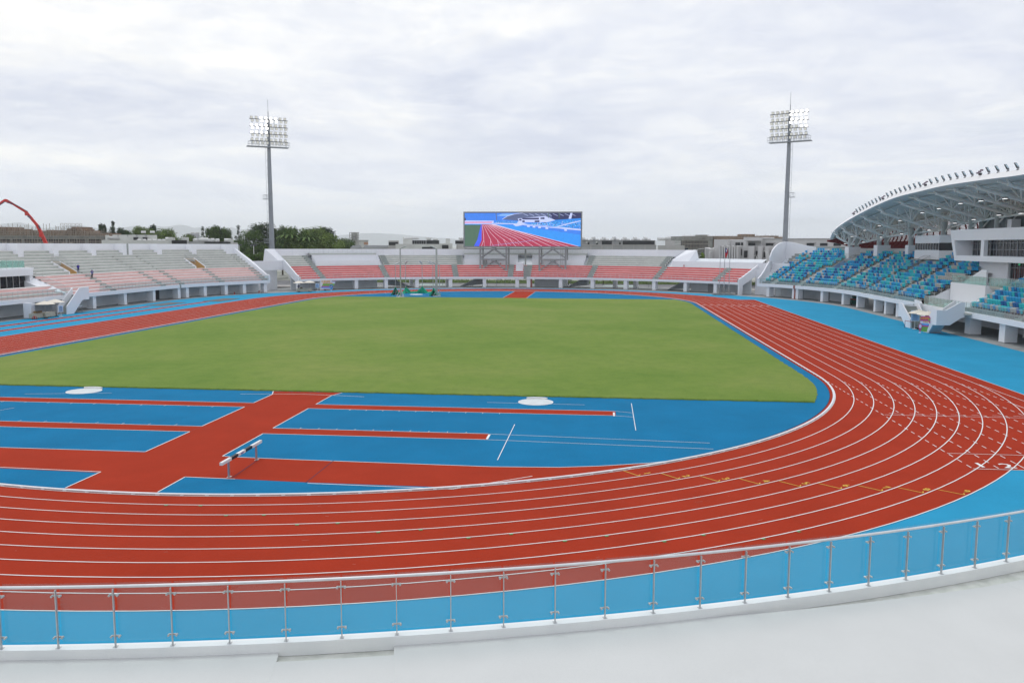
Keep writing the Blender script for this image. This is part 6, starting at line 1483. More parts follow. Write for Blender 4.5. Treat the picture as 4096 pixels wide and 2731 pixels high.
# small red extinguishers
def exting(x, y, z, lab):
    t = thing('fire_extinguisher', lab, 'fire extinguisher', (x, y, z)); mb = MB(); mb.tube((x, y, z), (x, y, z+.4), .10, 10); mb.tube((x, y, z+.4), (x, y, z+.48), .10, 10, 0, .03); mb.build('cylinder', MATS['red_plastic'], t, False)
    mb = MB(); mb.box((x, y, z+.53), (.12, .04, .06)); mb.tube((x+.05, y, z+.5), (x+.13, y, z+.15), .015, 5); mb.build('valve', M_DARK, t)
for px, py, lab in ((938, 1178, 'red fire extinguisher on the floor under the left stand, farther one'), (1036, 1171.5, 'red fire extinguisher on the floor near the end of the left stand')): q = at_z(px, py, 0); exting(q.x, q.y, 0, lab)
for s, d, lab in ((5.3, 5.0, 'red fire extinguisher at the top of the red rows left of the white exit box'), (-3.6, 5.0, 'red fire extinguisher at the top of the red rows right of the white exit box'), (-36.0, 5.1, 'red fire extinguisher by the notch in the low white wall')): q = P(1, s, d, 5.47); exting(q.x, q.y, 5.47, lab)
# orange folding bleacher parked on the balcony, green cart under the stand
BLC = thing('folding_bleacher', 'orange folding bleacher with black tube rails parked on the white balcony', 'bleacher', (-12, -69, 5.5))
for k in range(4): mb = MB(); mb.box((-10.6, -69.5-.25*k, 5.75+.28*k), (5.6, .5, .08)); mb.build('bench', mat('orange_bench', (.75, .16, .04), .5, .05, 4), BLC); mb = MB(); mb.box((-10.6, -69.3-.25*k, 5.62+.28*k), (5.6, .04, .12)); mb.build('riser', M_STAIN, BLC)
for x in (-7.8, -8.2, -8.6): 
    mb = MB(); zt_ = 7.1+.25*(x+8.6); mb.path([(x, -69.1, 5.5), (x, -69.1, zt_), (x-.1, -69.1, zt_+.1), (x, -70.6, zt_+.1), (x, -70.6, 5.6)], .035, 6)
    for k in range(7): mb.tube((x, -69.3-.18*k, 5.9), (x, -69.3-.18*k, zt_+.1), .014, 4)
    mb.build('side_rail', M_DARK, BLC)
GC = thing('storage_cart', 'dark green wheeled cart with rails under the main stand', 'cart', (37, -64, 0)); q = at_z(3393, 1222, 0)
mb = MB(); mb.box((q.x+2, q.y-1.5, .55), (2.2, 1.3, .7)); mb.box((q.x+2.6, q.y-1.9, 1.2), (1.0, .8, .8)); mb.build('cart_body', mat('dark_green_paint', (.02, .13, .09), .5, .1, 2), GC)
mb = MB(); mb.box((q.x+2, q.y-1.5, .98), (1.8, 1.0, .18)); mb.build('load', mat('red_load', (.5, .05, .03), .6, .1, 3), GC)
for dx in (-.8, .8): mb = MB(); mb.tube((q.x+2+dx, q.y-.9, .16), (q.x+2+dx, q.y-.8, .16), .16, 12); mb.build('wheel', M_DARK, GC)
mb = MB(); mb.path([(q.x+1, q.y-.9, .9), (q.x, q.y-.9, 1.5), (q.x, q.y-.9, 1.9), (q.x+1.2, q.y-.9, 2.1)], .03, 6); mb.path([(q.x+.6, q.y-.9, .5), (q.x-.3, q.y-.9, .8), (q.x-.3, q.y-.9, 1.2)], .03, 6); mb.build('handle', M_DARK, GC)
# white service gate racks at both gaps
for px0, lab in ((3056, 'white steel ladder rack beside the first column of the main stand'),):
    q = at_z(3080, 1186, 0); t = thing('ladder_rack', lab, 'rack', (q.x, q.y, 0))
    for k, yy in enumerate((0, -2.2)):
        mb = MB(); 
        for s_ in (0, -1.1): mb.tube((q.x, q.y+yy+s_, 0), (q.x, q.y+yy+s_, 2.3), .06, 6)
        for z in (.3, .8, 1.3, 1.8, 2.2): mb.tube((q.x, q.y+yy, z), (q.x, q.y+yy-1.1, z), .045, 6)
        mb.build('frame', M_LINE, t)
# ------------------------------------------------------------------ street and verge behind the far stand
g = MB(); g.poly([(108, -90, -.96), (150, -90, -.96), (150, 90, -.96), (108, 90, -.96)]); struct(g.build('road', mat('asphalt', (.17, .17, .175), .9, .12, .4)))
g = MB(); g.poly([(100, -75, -.5), (119, -75, -.955), (119, 75, -.955), (100, 75, -.5)]); struct(g.build('pavement', mat('pale_pavement', (.36, .345, .32), .9, .1, .6)))
g = MB(); g.poly([(127.0, -60, -.94), (127.4, -60, -.94), (127.4, 60, -.94), (127.0, 60, -.94)]); g.poly([(121.5, -70, -.94), (121.8, -70, -.94), (121.8, 70, -.94), (121.5, 70, -.94)]); struct(g.build('road_markings', M_LINE))
g = MB(); g.box((145, 0, -.75), (9, 150, .45)); rg = random.Random(9)
for i in range(7000):
    x = rg.uniform(140.4, 149); y = rg.uniform(-72, 72); h = rg.uniform(.1, .45); a = rg.uniform(0, 3.14); w_ = .12
    g.poly([(x-w_*math.cos(a), y-w_*math.sin(a), -.55), (x+w_*math.cos(a), y+w_*math.sin(a), -.55), (x+rg.uniform(-.1, .1), y+rg.uniform(-.1, .1), -.5+h)])
M_HEDGE = mat('hedge_green', (.10, .16, .04), .9, .3, 1.5, col2=(.16, .22, .07))
tag(g.build('ground_cover', M_HEDGE, None, fix=False), 'low green verge planting along the street behind the far stand', 'ground cover', kind='stuff')
g = MB(); g.poly([(104, 20.5, -.45), (131, 26, -.93), (131, 33, -.93), (104, 30, -.45)]); g.poly([(101, -27, -.4), (131, -30, -.93), (131, -20, -.93), (101, -16, -.4)]); struct(g.build('path', mat('pale_green_path', (.40, .56, .50), .9, .06, 1)))
# parked cars
CARC = [('white', (.72, .72, .72)), ('black', (.015, .015, .018)), ('silver', (.42, .43, .44)), ('dark blue', (.02, .03, .08))]
def car_proto(col):
    t = thing('parked_car', 'x', 'car'); M = mat('car_paint_'+col[0].replace(' ', '_'), col[1], .25, .04, 2, spec=.6)
    L_ = [(-2.15, .35), (-2.2, .75), (-1.9, .92), (-1.45, .98), (-.75, 1.42), (.75, 1.45), (1.55, 1.05), (2.1, .98), (2.2, .6), (2.15, .3)]
    mb = MB(); mb.extr([(a, -.85, z) for a, z in L_], (0, 1.7, 0)); mb.build('body', M, t)
    mb = MB(); mb.hexa([(-1.38, -.86, .98), (1.45, -.86, 1.02), (1.45, .86, 1.02), (-1.38, .86, .98), (-.75, -.86, 1.36), (.72, -.86, 1.39), (.72, .86, 1.39), (-.75, .86, 1.36)]); mb.build('window', M_BLACKG, t)
    for sx in (-1.35, 1.35):
        for sy in (-.78, .78): mb = MB(); mb.tube((sx, sy-.1, .32), (sx, sy+.1, .32), .32, 14); w_ = mb.build('wheel', M_DARK, t); m2 = MB(); m2.tube((sx, sy-.11, .32), (sx, sy+.11, .32), .18, 10); q = m2.build('rim', M_STAIN, None); q.parent = w_
    for sy in (-.6, .6): mb = MB(); mb.box((-2.17, sy, .72), (.1, .35, .14)); mb.build('headlight', mat('headlight_glass', (.7, .72, .74), .2, .03, 4), t); mb = MB(); mb.box((2.17, sy, .8), (.08, .3, .16)); mb.build('tail_light', mat('tail_light_red', (.4, .02, .02), .3, .05, 4), t)
    mb = MB(); mb.box((-2.2, 0, .5), (.04, .5, .14)); mb.build('number_plate', M_LINE, t)
    return t
protos = [car_proto(c) for c in CARC]; used_ = [False]*4
cars = [(1581, 1, 150, .1, 'seen between the cage posts and a column'), (1735, 2, 152, 1.5, 'behind the verge left of the cage post'), (1775, 0, 152, 0, 'behind the verge right of the cage post'), (1905, 2, 152, 0, 'between the two columns under the screen, left'), (1995, 2, 153, .1, 'under the left legs of the screen'), (2030, 0, 153, 0, 'under the left half of the screen, right one of the pair'), (2277, 1, 150, .05, 'above the walking person on the green ramp'), (2448, 1, 152, .1, 'left of the round column under the far stand'), (2480, 0, 155, .3, 'just left of the bare column under the far stand'), (2575, 1, 152, .0, 'between the round column and the next white column'), (2600, 0, 152, .2, 'right of the round column, behind the black one'), (2645, 3, 152, 0, 'just right of the white column under the far stand'), (2505, 1, 152, 0, 'hidden half behind the bare column')]
for px, c, X_, rz, wh in cars:
    b = at_x(px, 1128, X_); t = protos[c] if not used_[c] else copy_tree(protos[c]); used_[c] = True
    t.location = (X_+1.5, b.y, -.72); t.rotation_euler = (0, 0, rz); t.scale = (.85, .85, .85)
    tag(t, CARC[c][0]+' parked car '+wh, 'car', 'cars parked behind the far stand')
for p_, u_ in zip(protos, used_):
    if not u_: bpy.data.objects.remove(p_)
# slim fence posts under the far stand
for i, px in enumerate((1497, 1551, 1581, 1592, 1771, 1808, 1950, 1985, 2020, 2283, 2316, 2458, 2540, 2595, 2605)):
    b = at_x(px, 1149, 101.5); mb = MB(); mb.tube((101.5, b.y, -.2), (101.5, b.y, 2.6), .045, 6); mb.box((101.5, b.y, -.15), (.3, .3, .12))
    tag(mb.build('post', M_STEEL, None), 'slim grey post standing in the open passage under the far red grandstand', 'post', 'slim posts under the far stand')
# ------------------------------------------------------------------ trees
def leafmat(name, c1, c2):
    return mat(name, c1, .75, .28, .55, col2=c2, thr=(.36, .66), spec=.2)
LM = [leafmat('leaves_mid_green', (.032, .068, .014), (.085, .145, .028)), leafmat('leaves_dark_green', (.014, .032, .012), (.036, .066, .020)), leafmat('leaves_bright_green', (.085, .140, .026), (.155, .22, .05))]
M_BARK = mat('grey_brown_bark', (.10, .08, .06), .9, .2, 2)
def tree(label, pxc, py_top, D, pw, kind='broad', lm=0, py_bot=1010, seed=0, cat='tree', name='tree', lobes=9):
    r_ = random.Random(seed*7+int(pxc)); b = at_d(pxc, 1000, D); zt = at_d(pxc, py_top, D).z; z0 = -1.0; wid = pw/3365*D/2
    t = thing(name, label, cat, (b.x, b.y, z0)); Hh = zt-z0
    mb = MB(); mb.tube((b.x, b.y, z0), (b.x+.2, b.y, z0+Hh*.45), .35, 8, 0, .24)
    if kind == 'cone': mb.tube((b.x+.2, b.y, z0+Hh*.45), (b.x, b.y, zt-.3), .22, 6, 0, .04)
    cen = []
    zb = z0+Hh*(.40 if kind != 'cone' else .18); wid *= 1.75 if kind == 'broad' else 1.9
    if kind == 'broad':
        for k in range(lobes):
            a = 2*math.pi*k/lobes+r_.uniform(-.4, .4); q = r_.uniform(.30, .72); zz_ = r_.uniform(.40, .86); cen.append((b.x+wid*q*math.cos(a), b.y+wid*q*math.sin(a), zb+(zt-zb)*zz_*.98-wid*.1, wid*r_.uniform(.28, .46), (zt-zb)*r_.uniform(.13, .22)))
        for k in range(3): cen.append((b.x+wid*r_.uniform(-.35, .35), b.y+wid*r_.uniform(-.35, .35), zt-(zt-zb)*r_.uniform(.12, .24), wid*r_.uniform(.28, .4), (zt-zb)*.14))
        for k in range(4): cen.append((b.x+wid*r_.uniform(-.6, .6), b.y+wid*r_.uniform(-.6, .6), zb+(zt-zb)*r_.uniform(.12, .35), wid*.42, (zt-zb)*.16))
        for c in cen[:lobes]: mb.tube((b.x+.2, b.y, z0+Hh*r_.uniform(.3, .45)), (c[0], c[1], c[2]), .14, 5, 0, .05)
    elif kind == 'cone':
        n = 9
        for k in range(n):
            f_ = k/(n-1); zz_ = zb+(zt-zb)*f_; rr_ = wid*(1-f_)**.85
            m_ = max(2, int(6*(1-f_))+2)
            for j in range(m_): a = 2*math.pi*j/m_+r_.uniform(-.3, .3); cen.append((b.x+rr_*.6*math.cos(a), b.y+rr_*.6*math.sin(a), zz_+r_.uniform(-.3, .3), max(.6, rr_*.6), .75))
        cen.append((b.x, b.y, zt-.7, .5, 1.0))
    elif kind == 'palm':
        for k in range(4): cen.append((b.x+wid*.5*r_.uniform(-1, 1), b.y+wid*.5*r_.uniform(-1, 1), zt-Hh*.2*r_.random(), wid*.4, Hh*.12))
    mb.build('trunk', M_BARK, t)
    lf = MB(); vol = sum(c[3]**2 for c in cen); tot = 8500 if kind != 'palm' else 1500
    ls = .23 if D < 400 else .5
    for (cx_, cy_, cz_, rx_, rz_) in cen:
        for k in range(int(tot*rx_*rx_/vol)+8):
            while True:
                u, v, w_ = r_.gauss(0, .5), r_.gauss(0, .5), r_.gauss(0, .5)
                L_ = math.sqrt(u*u+v*v+w_*w_)
                if .25 < L_ < 1.12: break
            x, y, z = cx_+u*rx_, cy_+v*rx_, cz_+w_*rz_*1.3
            s_ = ls*r_.uniform(.7, 1.5); n_ = Vector((r_.uniform(-1, 1)*.9+u*.6, r_.uniform(-1, 1)*.9+v*.6, r_.uniform(.1, 1))).normalized(); a_ = n_.cross(Vector((r_.uniform(-1, 1), r_.uniform(-1, 1), .3))).normalized()*s_; c_ = n_.cross(a_).normalized()*s_*.6; p_ = Vector((x, y, z))
            lf.poly([p_-a_, p_-c_*.8, p_+a_, p_+c_])
    if kind == 'palm':
        for k in range(14):
            a = 2*math.pi*k/14; pts = [Vector((b.x, b.y, zt-.8))+Vector((math.cos(a)*wid*s_, math.sin(a)*wid*s_, .8*math.sin(s_*2.6)-1.0*s_*s_)) for s_ in (0, .35, .7, 1.0)]
            for p_, q_ in zip(pts, pts[1:]): sd_ = Vector((-math.sin(a), math.cos(a), -.3))*.35; lf.poly([p_, p_+sd_, q_+sd_*.7, q_]); lf.poly([p_, p_-sd_+Vector((0, 0, -.1)), q_-sd_*.7, q_])
    lf.build('crown', LM[lm], t, fix=False)
    return t
TL = [('dark thin topped tree just behind the scaffolding of the concrete building', 405, 905, 330, 24, 'cone', 1), ('dark bushy tree between the scaffolding and the pointed conifer', 428, 902, 330, 32, 'broad', 1), ('tall dark pointed conifer left of the white rooftops', 457, 893, 330, 30, 'cone', 1), ('rounded dark tree just right of the tall pointed conifer', 487, 908, 330, 34, 'broad', 1), ('low mid green tree behind the left white rooftop', 512, 923, 330, 44, 'broad', 0), ('wide bright green tree behind the middle of the white rooftop', 572, 906, 340, 66, 'broad', 2), ('dark topped tree between two bright green trees above the rooftop', 619, 905, 350, 30, 'broad', 1), ('broad rounded bright green tree at the right end of the white rooftop', 668, 916, 330, 78, 'broad', 2), ('small pale green tree in front of the distant apartment block', 762, 936, 360, 46, 'broad', 2),
      ('grey green conifer beside the small pale green tree', 814, 917, 330, 46, 'cone', 1), ('tall mid green tree right of the grey green conifer', 862, 907, 340, 46, 'broad', 0), ('mid green leafy tree second left of the dark cone conifer', 900, 915, 340, 42, 'broad', 0), ('dark cone shaped conifer left of the big green trees', 956, 910, 320, 46, 'cone', 1), ('big layered green tree left of the floodlight tower', 1000, 926, 290, 100, 'broad', 0), ('tallest dark tree directly behind the left floodlight tower', 1062, 892, 300, 92, 'broad', 1), ('thin mid green tree just right of the floodlight tower', 1128, 908, 330, 58, 'broad', 0), ('clump of palms in front of the green trees right of the tower', 1165, 935, 270, 60, 'palm', 0), ('tall light green tree in the middle of the tree group', 1178, 908, 310, 66, 'broad', 0), ('large bright green tree behind the palms', 1226, 909, 300, 86, 'broad', 2), ('second clump of palms in front of the large bright tree', 1232, 945, 270, 56, 'palm', 0), ('tall dark crowned tree at the right of the tree group', 1290, 904, 310, 74, 'broad', 1), ('round bright green tree at the right end of the tree group', 1312, 934, 290, 84, 'broad', 2), ('small round tree beside the grey framed tower block', 1390, 956, 360, 56, 'broad', 0)]
for i, (lab, a, b_, D, pw, kd, lm) in enumerate(TL): tree(lab, a, b_, D, pw, kd, lm, seed=i, name={'broad': 'tree', 'cone': 'conifer', 'palm': 'palm_tree'}[kd], cat={'broad': 'tree', 'cone': 'conifer', 'palm': 'palm'}[kd])
for i, (px, py, D, w_) in enumerate(((2770, 1030, 215, 26), (2812, 1016, 240, 20), (2796, 1034, 215, 30), (2750, 1036, 215, 16), (2835, 1036, 215, 26))):
    tree('small green shrub above the low white wall, '+('first', 'second, taller', 'third', 'leftmost', 'rightmost')[i]+' in the row', px, py, D, w_, 'broad', 2, seed=50+i, name='shrub', cat='shrub', lobes=4)
for i, (px, w_) in enumerate(((1025, 60), (975, 40))): tree('low bush in the gap between left and far stands, '+('right', 'left')[i]+' one', px, 1015, 230, w_, 'broad', 0, seed=70+i, name='shrub', cat='shrub', lobes=4)
# ------------------------------------------------------------------ background buildings
class Fac:      # a facade plane standing between two directions at given distances
    def __init__(s, px0, px1, D0, D1=None):
        s.A = at_d(px0, 1000, D0); s.B = at_d(px1, 1000, D1 or D0); s.A.z = s.B.z = 0
        s.u = (s.B-s.A).normalized(); n = Vector((-s.u.y, s.u.x, 0)); s.n = n if n.dot(s.A-CAM) > 0 else -n
    def pt(s, px, py, off=0.0):
        q = at_pl(px, py, s.A, s.n); q = q+s.n*off; q.z = max(q.z, -1.0); return q
    def box(s, mb, x0, y0, x1, y1, f=0.0, b=8.0, mi=0):
        p = [s.pt(x0, y1), s.pt(x1, y1), s.pt(x1, y0), s.pt(x0, y0)]; p[1].z = p[0].z; p[2].z = p[3].z
        p[2].x, p[2].y, p[3].x, p[3].y = p[1].x, p[1].y, p[0].x, p[0].y
        return mb.hexa([p[0]+s.n*f, p[1]+s.n*f, p[1]+s.n*b, p[0]+s.n*b, p[3]+s.n*f, p[2]+s.n*f, p[2]+s.n*b, p[3]+s.n*b], mi)
    def part(s, name, M, par, x0, y0, x1, y1, f=0.0, b=8.0): mb = MB(); s.box(mb, x0, y0, x1, y1, f, b); return mb.build(name, M, par)
def bthing(name, lab, F, px): q = F.pt(px, 1100); return thing(name, lab, 'building', (q.x, q.y, -1))
M_RCON = mat('raw_concrete', (.27, .28, .26), .9, .18, .5); M_FORM = mat('brown_formwork', (.24, .165, .115), .9, .3, .9); M_SCAF = mat('scaffold_steel', (.34, .30, .25), .7, .15, 2)
M_BWHITE = mat('old_white_render', (.62, .62, .58), .8, .07, .3); M_BEIGE = mat('beige_render', (.48, .465, .44), .8, .06, .3); M_GREYB = mat('mid_grey_render', (.40, .40, .39), .8, .07, .3); M_WIN = mat('far_dark_window', (.03, .033, .035), .3, .3, .8); M_ROOFT = mat('grey_roof_tiles', (.14, .15, .155), .8, .1, 1)
# construction block on the left
F = Fac(-160, 422, 330, 300); t = bthing('building_shell', 'grey concrete building under construction with brown formwork and scaffolding on top', F, 200)
F.part('wall', M_RCON, t, -160, 942, 421, 1060, 0, 14)
ops = [(-20, 42), (52, 88), (99, 140), (142, 172), (186, 224), (226, 264), (271, 308), (311, 341), (356, 384), (386, 415)]
for a, b in ops:
    w_ = F.part('opening', M_WIN, t, a, 957, b, 976, -.05, .3); mb = MB()
    for k in range(5): x = a+(b-a)*k/4; F.box(mb, x-.4, 957, x+.4, 976, -.15, -.07)
    F.box(mb, a, 963, b, 964, -.15, -.07); F.box(mb, a, 969.5, b, 970.3, -.15, -.07); q = mb.build('grille', M_SCAF, None); q.parent = w_
for a, b, y_ in ((-160, 22, 908), (22, 58, 915), (58, 95, 920), (95, 155, 923), (155, 183, 926), (183, 193, 920), (193, 236, 927), (238, 336, 921), (268, 312, 914), (285, 304, 907), (344, 421, 932)):
    F.part('formwork', M_FORM, t, a, y_, b, 943 if b < 340 else 948, .2, 9)
mb = MB(); rg = random.Random(4)
for x in range(-150, 425, 6):
    top = rg.uniform(893, 922) if x < 235 else rg.uniform(905, 925); q0, q1 = F.pt(x+rg.uniform(-2, 2), 948, -.6), F.pt(x+rg.uniform(-2, 2), top+(8 if x > 340 else 0), -.6); q1.x, q1.y = q0.x, q0.y; mb.tube(q0, q1, .09, 4)
for y_ in (927, 935, 942):
    mb.tube(F.pt(-150, y_, -.6), F.pt(420, y_, -.6), .05, 4)
for x in range(-140, 420, 17): mb.tube(F.pt(x, 942, -.6), F.pt(x+9, 927, -.6), .05, 4)
for k in range(6):
    a = 242+15*k
    for xx in (a, a+10): mb.tube(F.pt(xx, 922, 0), F.pt(xx, 894, 0), .06, 4)
    mb.tube(F.pt(a, 894, 0), F.pt(a+10, 894, 0), .06, 4); mb.tube(F.pt(a, 898, 0), F.pt(a+10, 908, 0), .04, 4); mb.tube(F.pt(a, 910, 0), F.pt(a+10, 920, 0), .04, 4)
for xx in (424, 434, 444):
    mb.tube(F.pt(xx, 1000, 0), F.pt(xx, 925, 0), .06, 4)
for y_ in (930, 945, 960, 972): mb.tube(F.pt(420, y_, 0), F.pt(446, y_, 0), .05, 4)
for y_ in (956, 968, 974): mb.tube(F.pt(-20, y_, -.9), F.pt(421, y_, -.9), .06, 4)
for x in range(-10, 420, 21): mb.tube(F.pt(x, 978, -.9), F.pt(x, 942, -.9), .06, 4)
for k in range(40): x = rg.uniform(-10, 415); y_ = rg.uniform(970, 976); mb.tube(F.pt(x, y_, -1), F.pt(x+rg.uniform(5, 18), y_+rg.uniform(-2, 2), -1), .07, 4)
mb.build('scaffolding', M_SCAF, t)
# concrete pump boom
PBm = thing('concrete_pump_boom', 'long bent red concrete pump boom rising over the building site', 'crane', tuple(F.pt(184, 1100, -12)))
M_PRED = mat('pump_red_paint', (.62, .03, .02), .4, .06, 1); s_ = .2041; BD = 285
bp = [(-60, 225), (0, 170), (100, 103), (140, 106), (510, 335), (740, 605), (905, 955), (960, 1180)]
bp = [at_d(a*s_, 780+b*s_, BD) for a, b in bp]
def seg(a, b, w0, w1, nm='boom_section'):
    d = (b-a).normalized(); v = Vector((-_r.x*0, 0, 0)); side = d.cross(Vector(_f)).normalized(); dep = Vector(_f)*.35
    mb = MB(); mb.hexa([a-side*w0-dep, b-side*w1-dep, b-side*w1+dep, a-side*w0+dep, a+side*w0-dep, b+side*w1-dep, b+side*w1+dep, a+side*w0+dep]); return mb.build(nm, M_PRED, PBm)
for (a, b), (w0, w1) in zip(zip(bp, bp[1:]), ((.16, .2), (.2, .26), (.3, .3), (.24, .28), (.32, .32), (.36, .44), (.44, .5))): seg(a, b, w0, w1)
def pp2(a, b): return at_d(a*s_, 780+b*s_, BD-1)
mb = MB(); mb.path([pp2(0, 197), pp2(100, 128)], .12, 5); mb.path([pp2(160, 112), pp2(350, 215), pp2(550, 330)], .10, 5); mb.path([pp2(130, 145), pp2(240, 180)], .14, 5); mb.path([pp2(540, 410), pp2(600, 455)], .22, 5); mb.path([pp2(755, 595), pp2(790, 660)], .2, 5); mb.build('hydraulic_pipe', mat('purple_grey_pipe', (.12, .09, .14), .5, .1, 2), PBm)
mb = MB()
for (a, b, c, d) in ((485, 345, 530, 400), (715, 625, 760, 660), (210, 150, 245, 185), (100, 105, 135, 140), (585, 430, 620, 465), (765, 730, 830, 820)): 
    p0, p1 = pp2(a, b), pp2(c, d); mb.hexa([p0, pp2(c, b), pp2(c, b)+Vector(_f)*.5, p0+Vector(_f)*.5, pp2(a, d), p1, p1+Vector(_f)*.5, pp2(a, d)+Vector(_f)*.5])
mb.build('knuckle', M_PRED, PBm)
def tank(mb, F, px, py, r, off, horiz=False):
    c = F.pt(px, py, off)
    r = r*.68
    if horiz: mb.tube(c-F.u*r*1.8, c+F.u*r*1.8, r, 10)
    else: mb.tube(c-F.n*r*.5-F.u*r, c+F.n*r*.5+F.u*r*.6, r, 10)
M_TANK = mat('white_water_tank', (.70, .70, .68), .4, .05, 1)
def tanks(F, lst, t, off=2.5):
    for (px, py, r, h) in lst: mb = MB(); tank(mb, F, px, py, r, off, h); mb.build('water_tank', M_TANK, t, True) if False else mb.build('water_tank', M_TANK, t)
F = Fac(430, 640, 285); t = bthing('building', 'old white rooftop block with dark recesses behind the left stand', F, 540)
F.part('wall', M_BWHITE, t, 455, 939, 633, 1050, 0, 10); F.part('wall', M_BWHITE, t, 412, 960, 690, 1050, -3, 8); F.part('stair_head', M_BWHITE, t, 422, 940, 437, 975, 1, 5)
for a, b in ((534, 553), (571, 590)): F.part('window', M_WIN, t, a, 950, b, 961, -.1, .5); F.part('canopy', M_GREYB, t, a-2, 947.5, b+2, 949, -1, 0)
for a in (470, 508, 545, 582): F.part('pilaster', M_GREYB, t, a, 939, a+5, 947, -.12, 0)
F.part('shed_roof', M_GREYB, t, 430, 952, 480, 956, -1, 3); tanks(F, [(574, 928, .55, True), (610, 928, .55, True), (446, 950, .6, True)], t); tanks(F, [(557, 963, .75, 0), (577, 963, .75, 0), (597, 963, .75, 0), (617, 963, .75, 0), (637, 963, .75, 0), (655, 963, .75, 0)], t, -2)
for a in (568, 604):
    mb = MB(); mb.poly([F.pt(a, 930, 2), F.pt(a+22, 938, 2), F.pt(a+22, 938, 5), F.pt(a, 930, 5)]); mb.build('solar_panel', M_WIN, t)
F = Fac(680, 980, 270); t = bthing('building', 'low white rooftop with glass conservatory and round tanks behind the left stand', F, 750)
F.part('wall', M_BWHITE, t, 677, 950, 701, 1040, 0, 6); F.part('wall', M_BWHITE, t, 733, 949, 757, 1040, 0, 6); F.part('wall', M_GREYB, t, 690, 966, 930, 1050, 1, 10); F.part('wall', M_BWHITE, t, 915, 956, 937, 1040, 0, 6); F.part('wall', M_BEIGE, t, 935, 970, 953, 1040, 0, 6)
w_ = F.part('conservatory', M_WIN, t, 688, 962, 748, 982, -.6, .8); mb = MB()
for k in range(13): F.box(mb, 688+5*k-.3, 962, 688+5*k+.3, 982, -.8, -.6)
F.box(mb, 688, 961, 748, 963, -.8, -.6); F.box(mb, 688, 966, 748, 966.8, -.8, -.6); q = mb.build('frame', M_DARK, None); q.parent = w_
F.part('roof_screen', M_WIN, t, 818, 967, 922, 974, -.4, .6); tanks(F, [(782, 960, .75, 0), (800, 959, .7, 0), (816, 959, .9, True), (835, 961, .7, 0), (851, 960, .8, 0), (871, 961, .75, 0), (675, 956, .8, True), (911, 961, .8, True)], t, 2)
F = Fac(740, 810, 950); t = bthing('building', 'distant grey apartment block in front of the mountains', F, 775)
F.part('wall', mat('bluish_grey_wall', (.42, .42, .46), .8, .05, .1), t, 748, 934, 800, 1000, 0, 30); F.part('roof_room', M_BEIGE, t, 763, 930, 778, 936, 2, 20); F.part('roof_room', M_BEIGE, t, 782, 930, 798, 936, 2, 20)  # wall in one slightly bluish grey
for r in range(4):
    for k in range(8): F.part('window', M_GREYB, t, 750+6.2*k, 937+5*r, 753+6.2*k, 939.5+5*r, -.4, 0)
F = Fac(1395, 1480, 480); t = bthing('building', 'grey framed tower block with open floors above white walls', F, 1418)
F.part('core', M_BWHITE, t, 1406, 931, 1432, 1000, 1.5, 10); F.part('wall', M_BWHITE, t, 1409, 961, 1474, 1010, 2, 14)
for x in (1400, 1417, 1434.5): F.part('pillar', M_GREYB, t, x-1.6, 929, x+1.6, 1000, 0, 1)
for y_ in (929, 940, 950, 959): F.part('floor_band', M_GREYB, t, 1398, y_, 1437, y_+2.6, -.1, 1.2)
F.part('window', M_WIN, t, 1413, 946, 1420, 949.5, 1.3, 1.6)
for k in range(5): F.part('arch_panel', mat('orange_brown_panel', (.45, .22, .12), .8, .1, 1), t, 1456+3.4*k, 969, 1458.5+3.4*k, 978, 1.7, 2.1)
F.part('parapet', M_GREYB, t, 1438, 960, 1475, 962.5, 1.2, 2.2); F.part('balcony', M_GREYB, t, 1396, 960, 1420, 962, -1.5, 1)
F = Fac(1345, 1375, 430); t = bthing('building', 'small cream house with red roof beside the round tree', F, 1358); F.part('wall', mat('cream_wall', (.62, .54, .42), .8, .05, .5), t, 1347, 970, 1371, 1010, 0, 8); F.part('roof_room', M_GREYB, t, 1356, 959, 1366, 971, 1, 4); F.part('roof', mat('faded_red_roof', (.45, .15, .12), .8, .1, 1), t, 1352, 981, 1372, 986, -.5, 2)
F = Fac(1395, 1590, 300); t = bthing('building', 'low house with long grey tiled roof behind the far stand wall', F, 1480); F.part('wall', M_BWHITE, t, 1402, 989, 1584, 1020, 0, 8)
for a, b in ((1401, 1448), (1450, 1585)): 
    mb = MB(); p0, p1, p2, p3 = F.pt(a, 993, -.8), F.pt(b, 993, -.8), F.pt(b-6, 981.5, 4), F.pt(a+8, 981.5, 4); mb.hexa([p0, p1, p1+F.n*9, p0+F.n*9, p3, p2, p2+F.n*.4, p3+F.n*.4]); mb.build('roof', M_ROOFT, t)
F = Fac(1550, 1900, 290); t = bthing('building', 'cream flat roofed building with rooftop rooms and white tanks left of the screen', F, 1700)
F.part('wall', M_BWHITE, t, 1583, 976, 1760, 1040, 0, 12); F.part('wall', M_BWHITE, t, 1612, 958, 1648, 1000, 2, 10); F.part('roof_room', M_GREYB, t, 1644, 961, 1758, 990, 2.2, 10); F.part('stair_head', M_BEIGE, t, 1552, 962, 1592, 1000, 4, 10); F.part('window', M_WIN, t, 1553, 968, 1591, 981, 3.9, 4)
F.part('wall', M_BWHITE, t, 1758, 974, 1810, 1040, .5, 12); F.part('stair_head', M_BWHITE, t, 1784, 954, 1801, 990, 2, 6); F.part('wall', M_BEIGE, t, 1830, 977, 1870, 1040, .5, 12); F.part('window', M_WIN, t, 1822, 962, 1858, 976, 2, 4); F.part('stair_head', M_BWHITE, t, 1706, 950, 1724, 962, 3, 7); F.part('slab', M_BWHITE, t, 1702, 949.5, 1728, 951, 2.5, 7.5); F.part('stair_head', M_BWHITE, t, 1732, 955, 1752, 964, 3, 7)
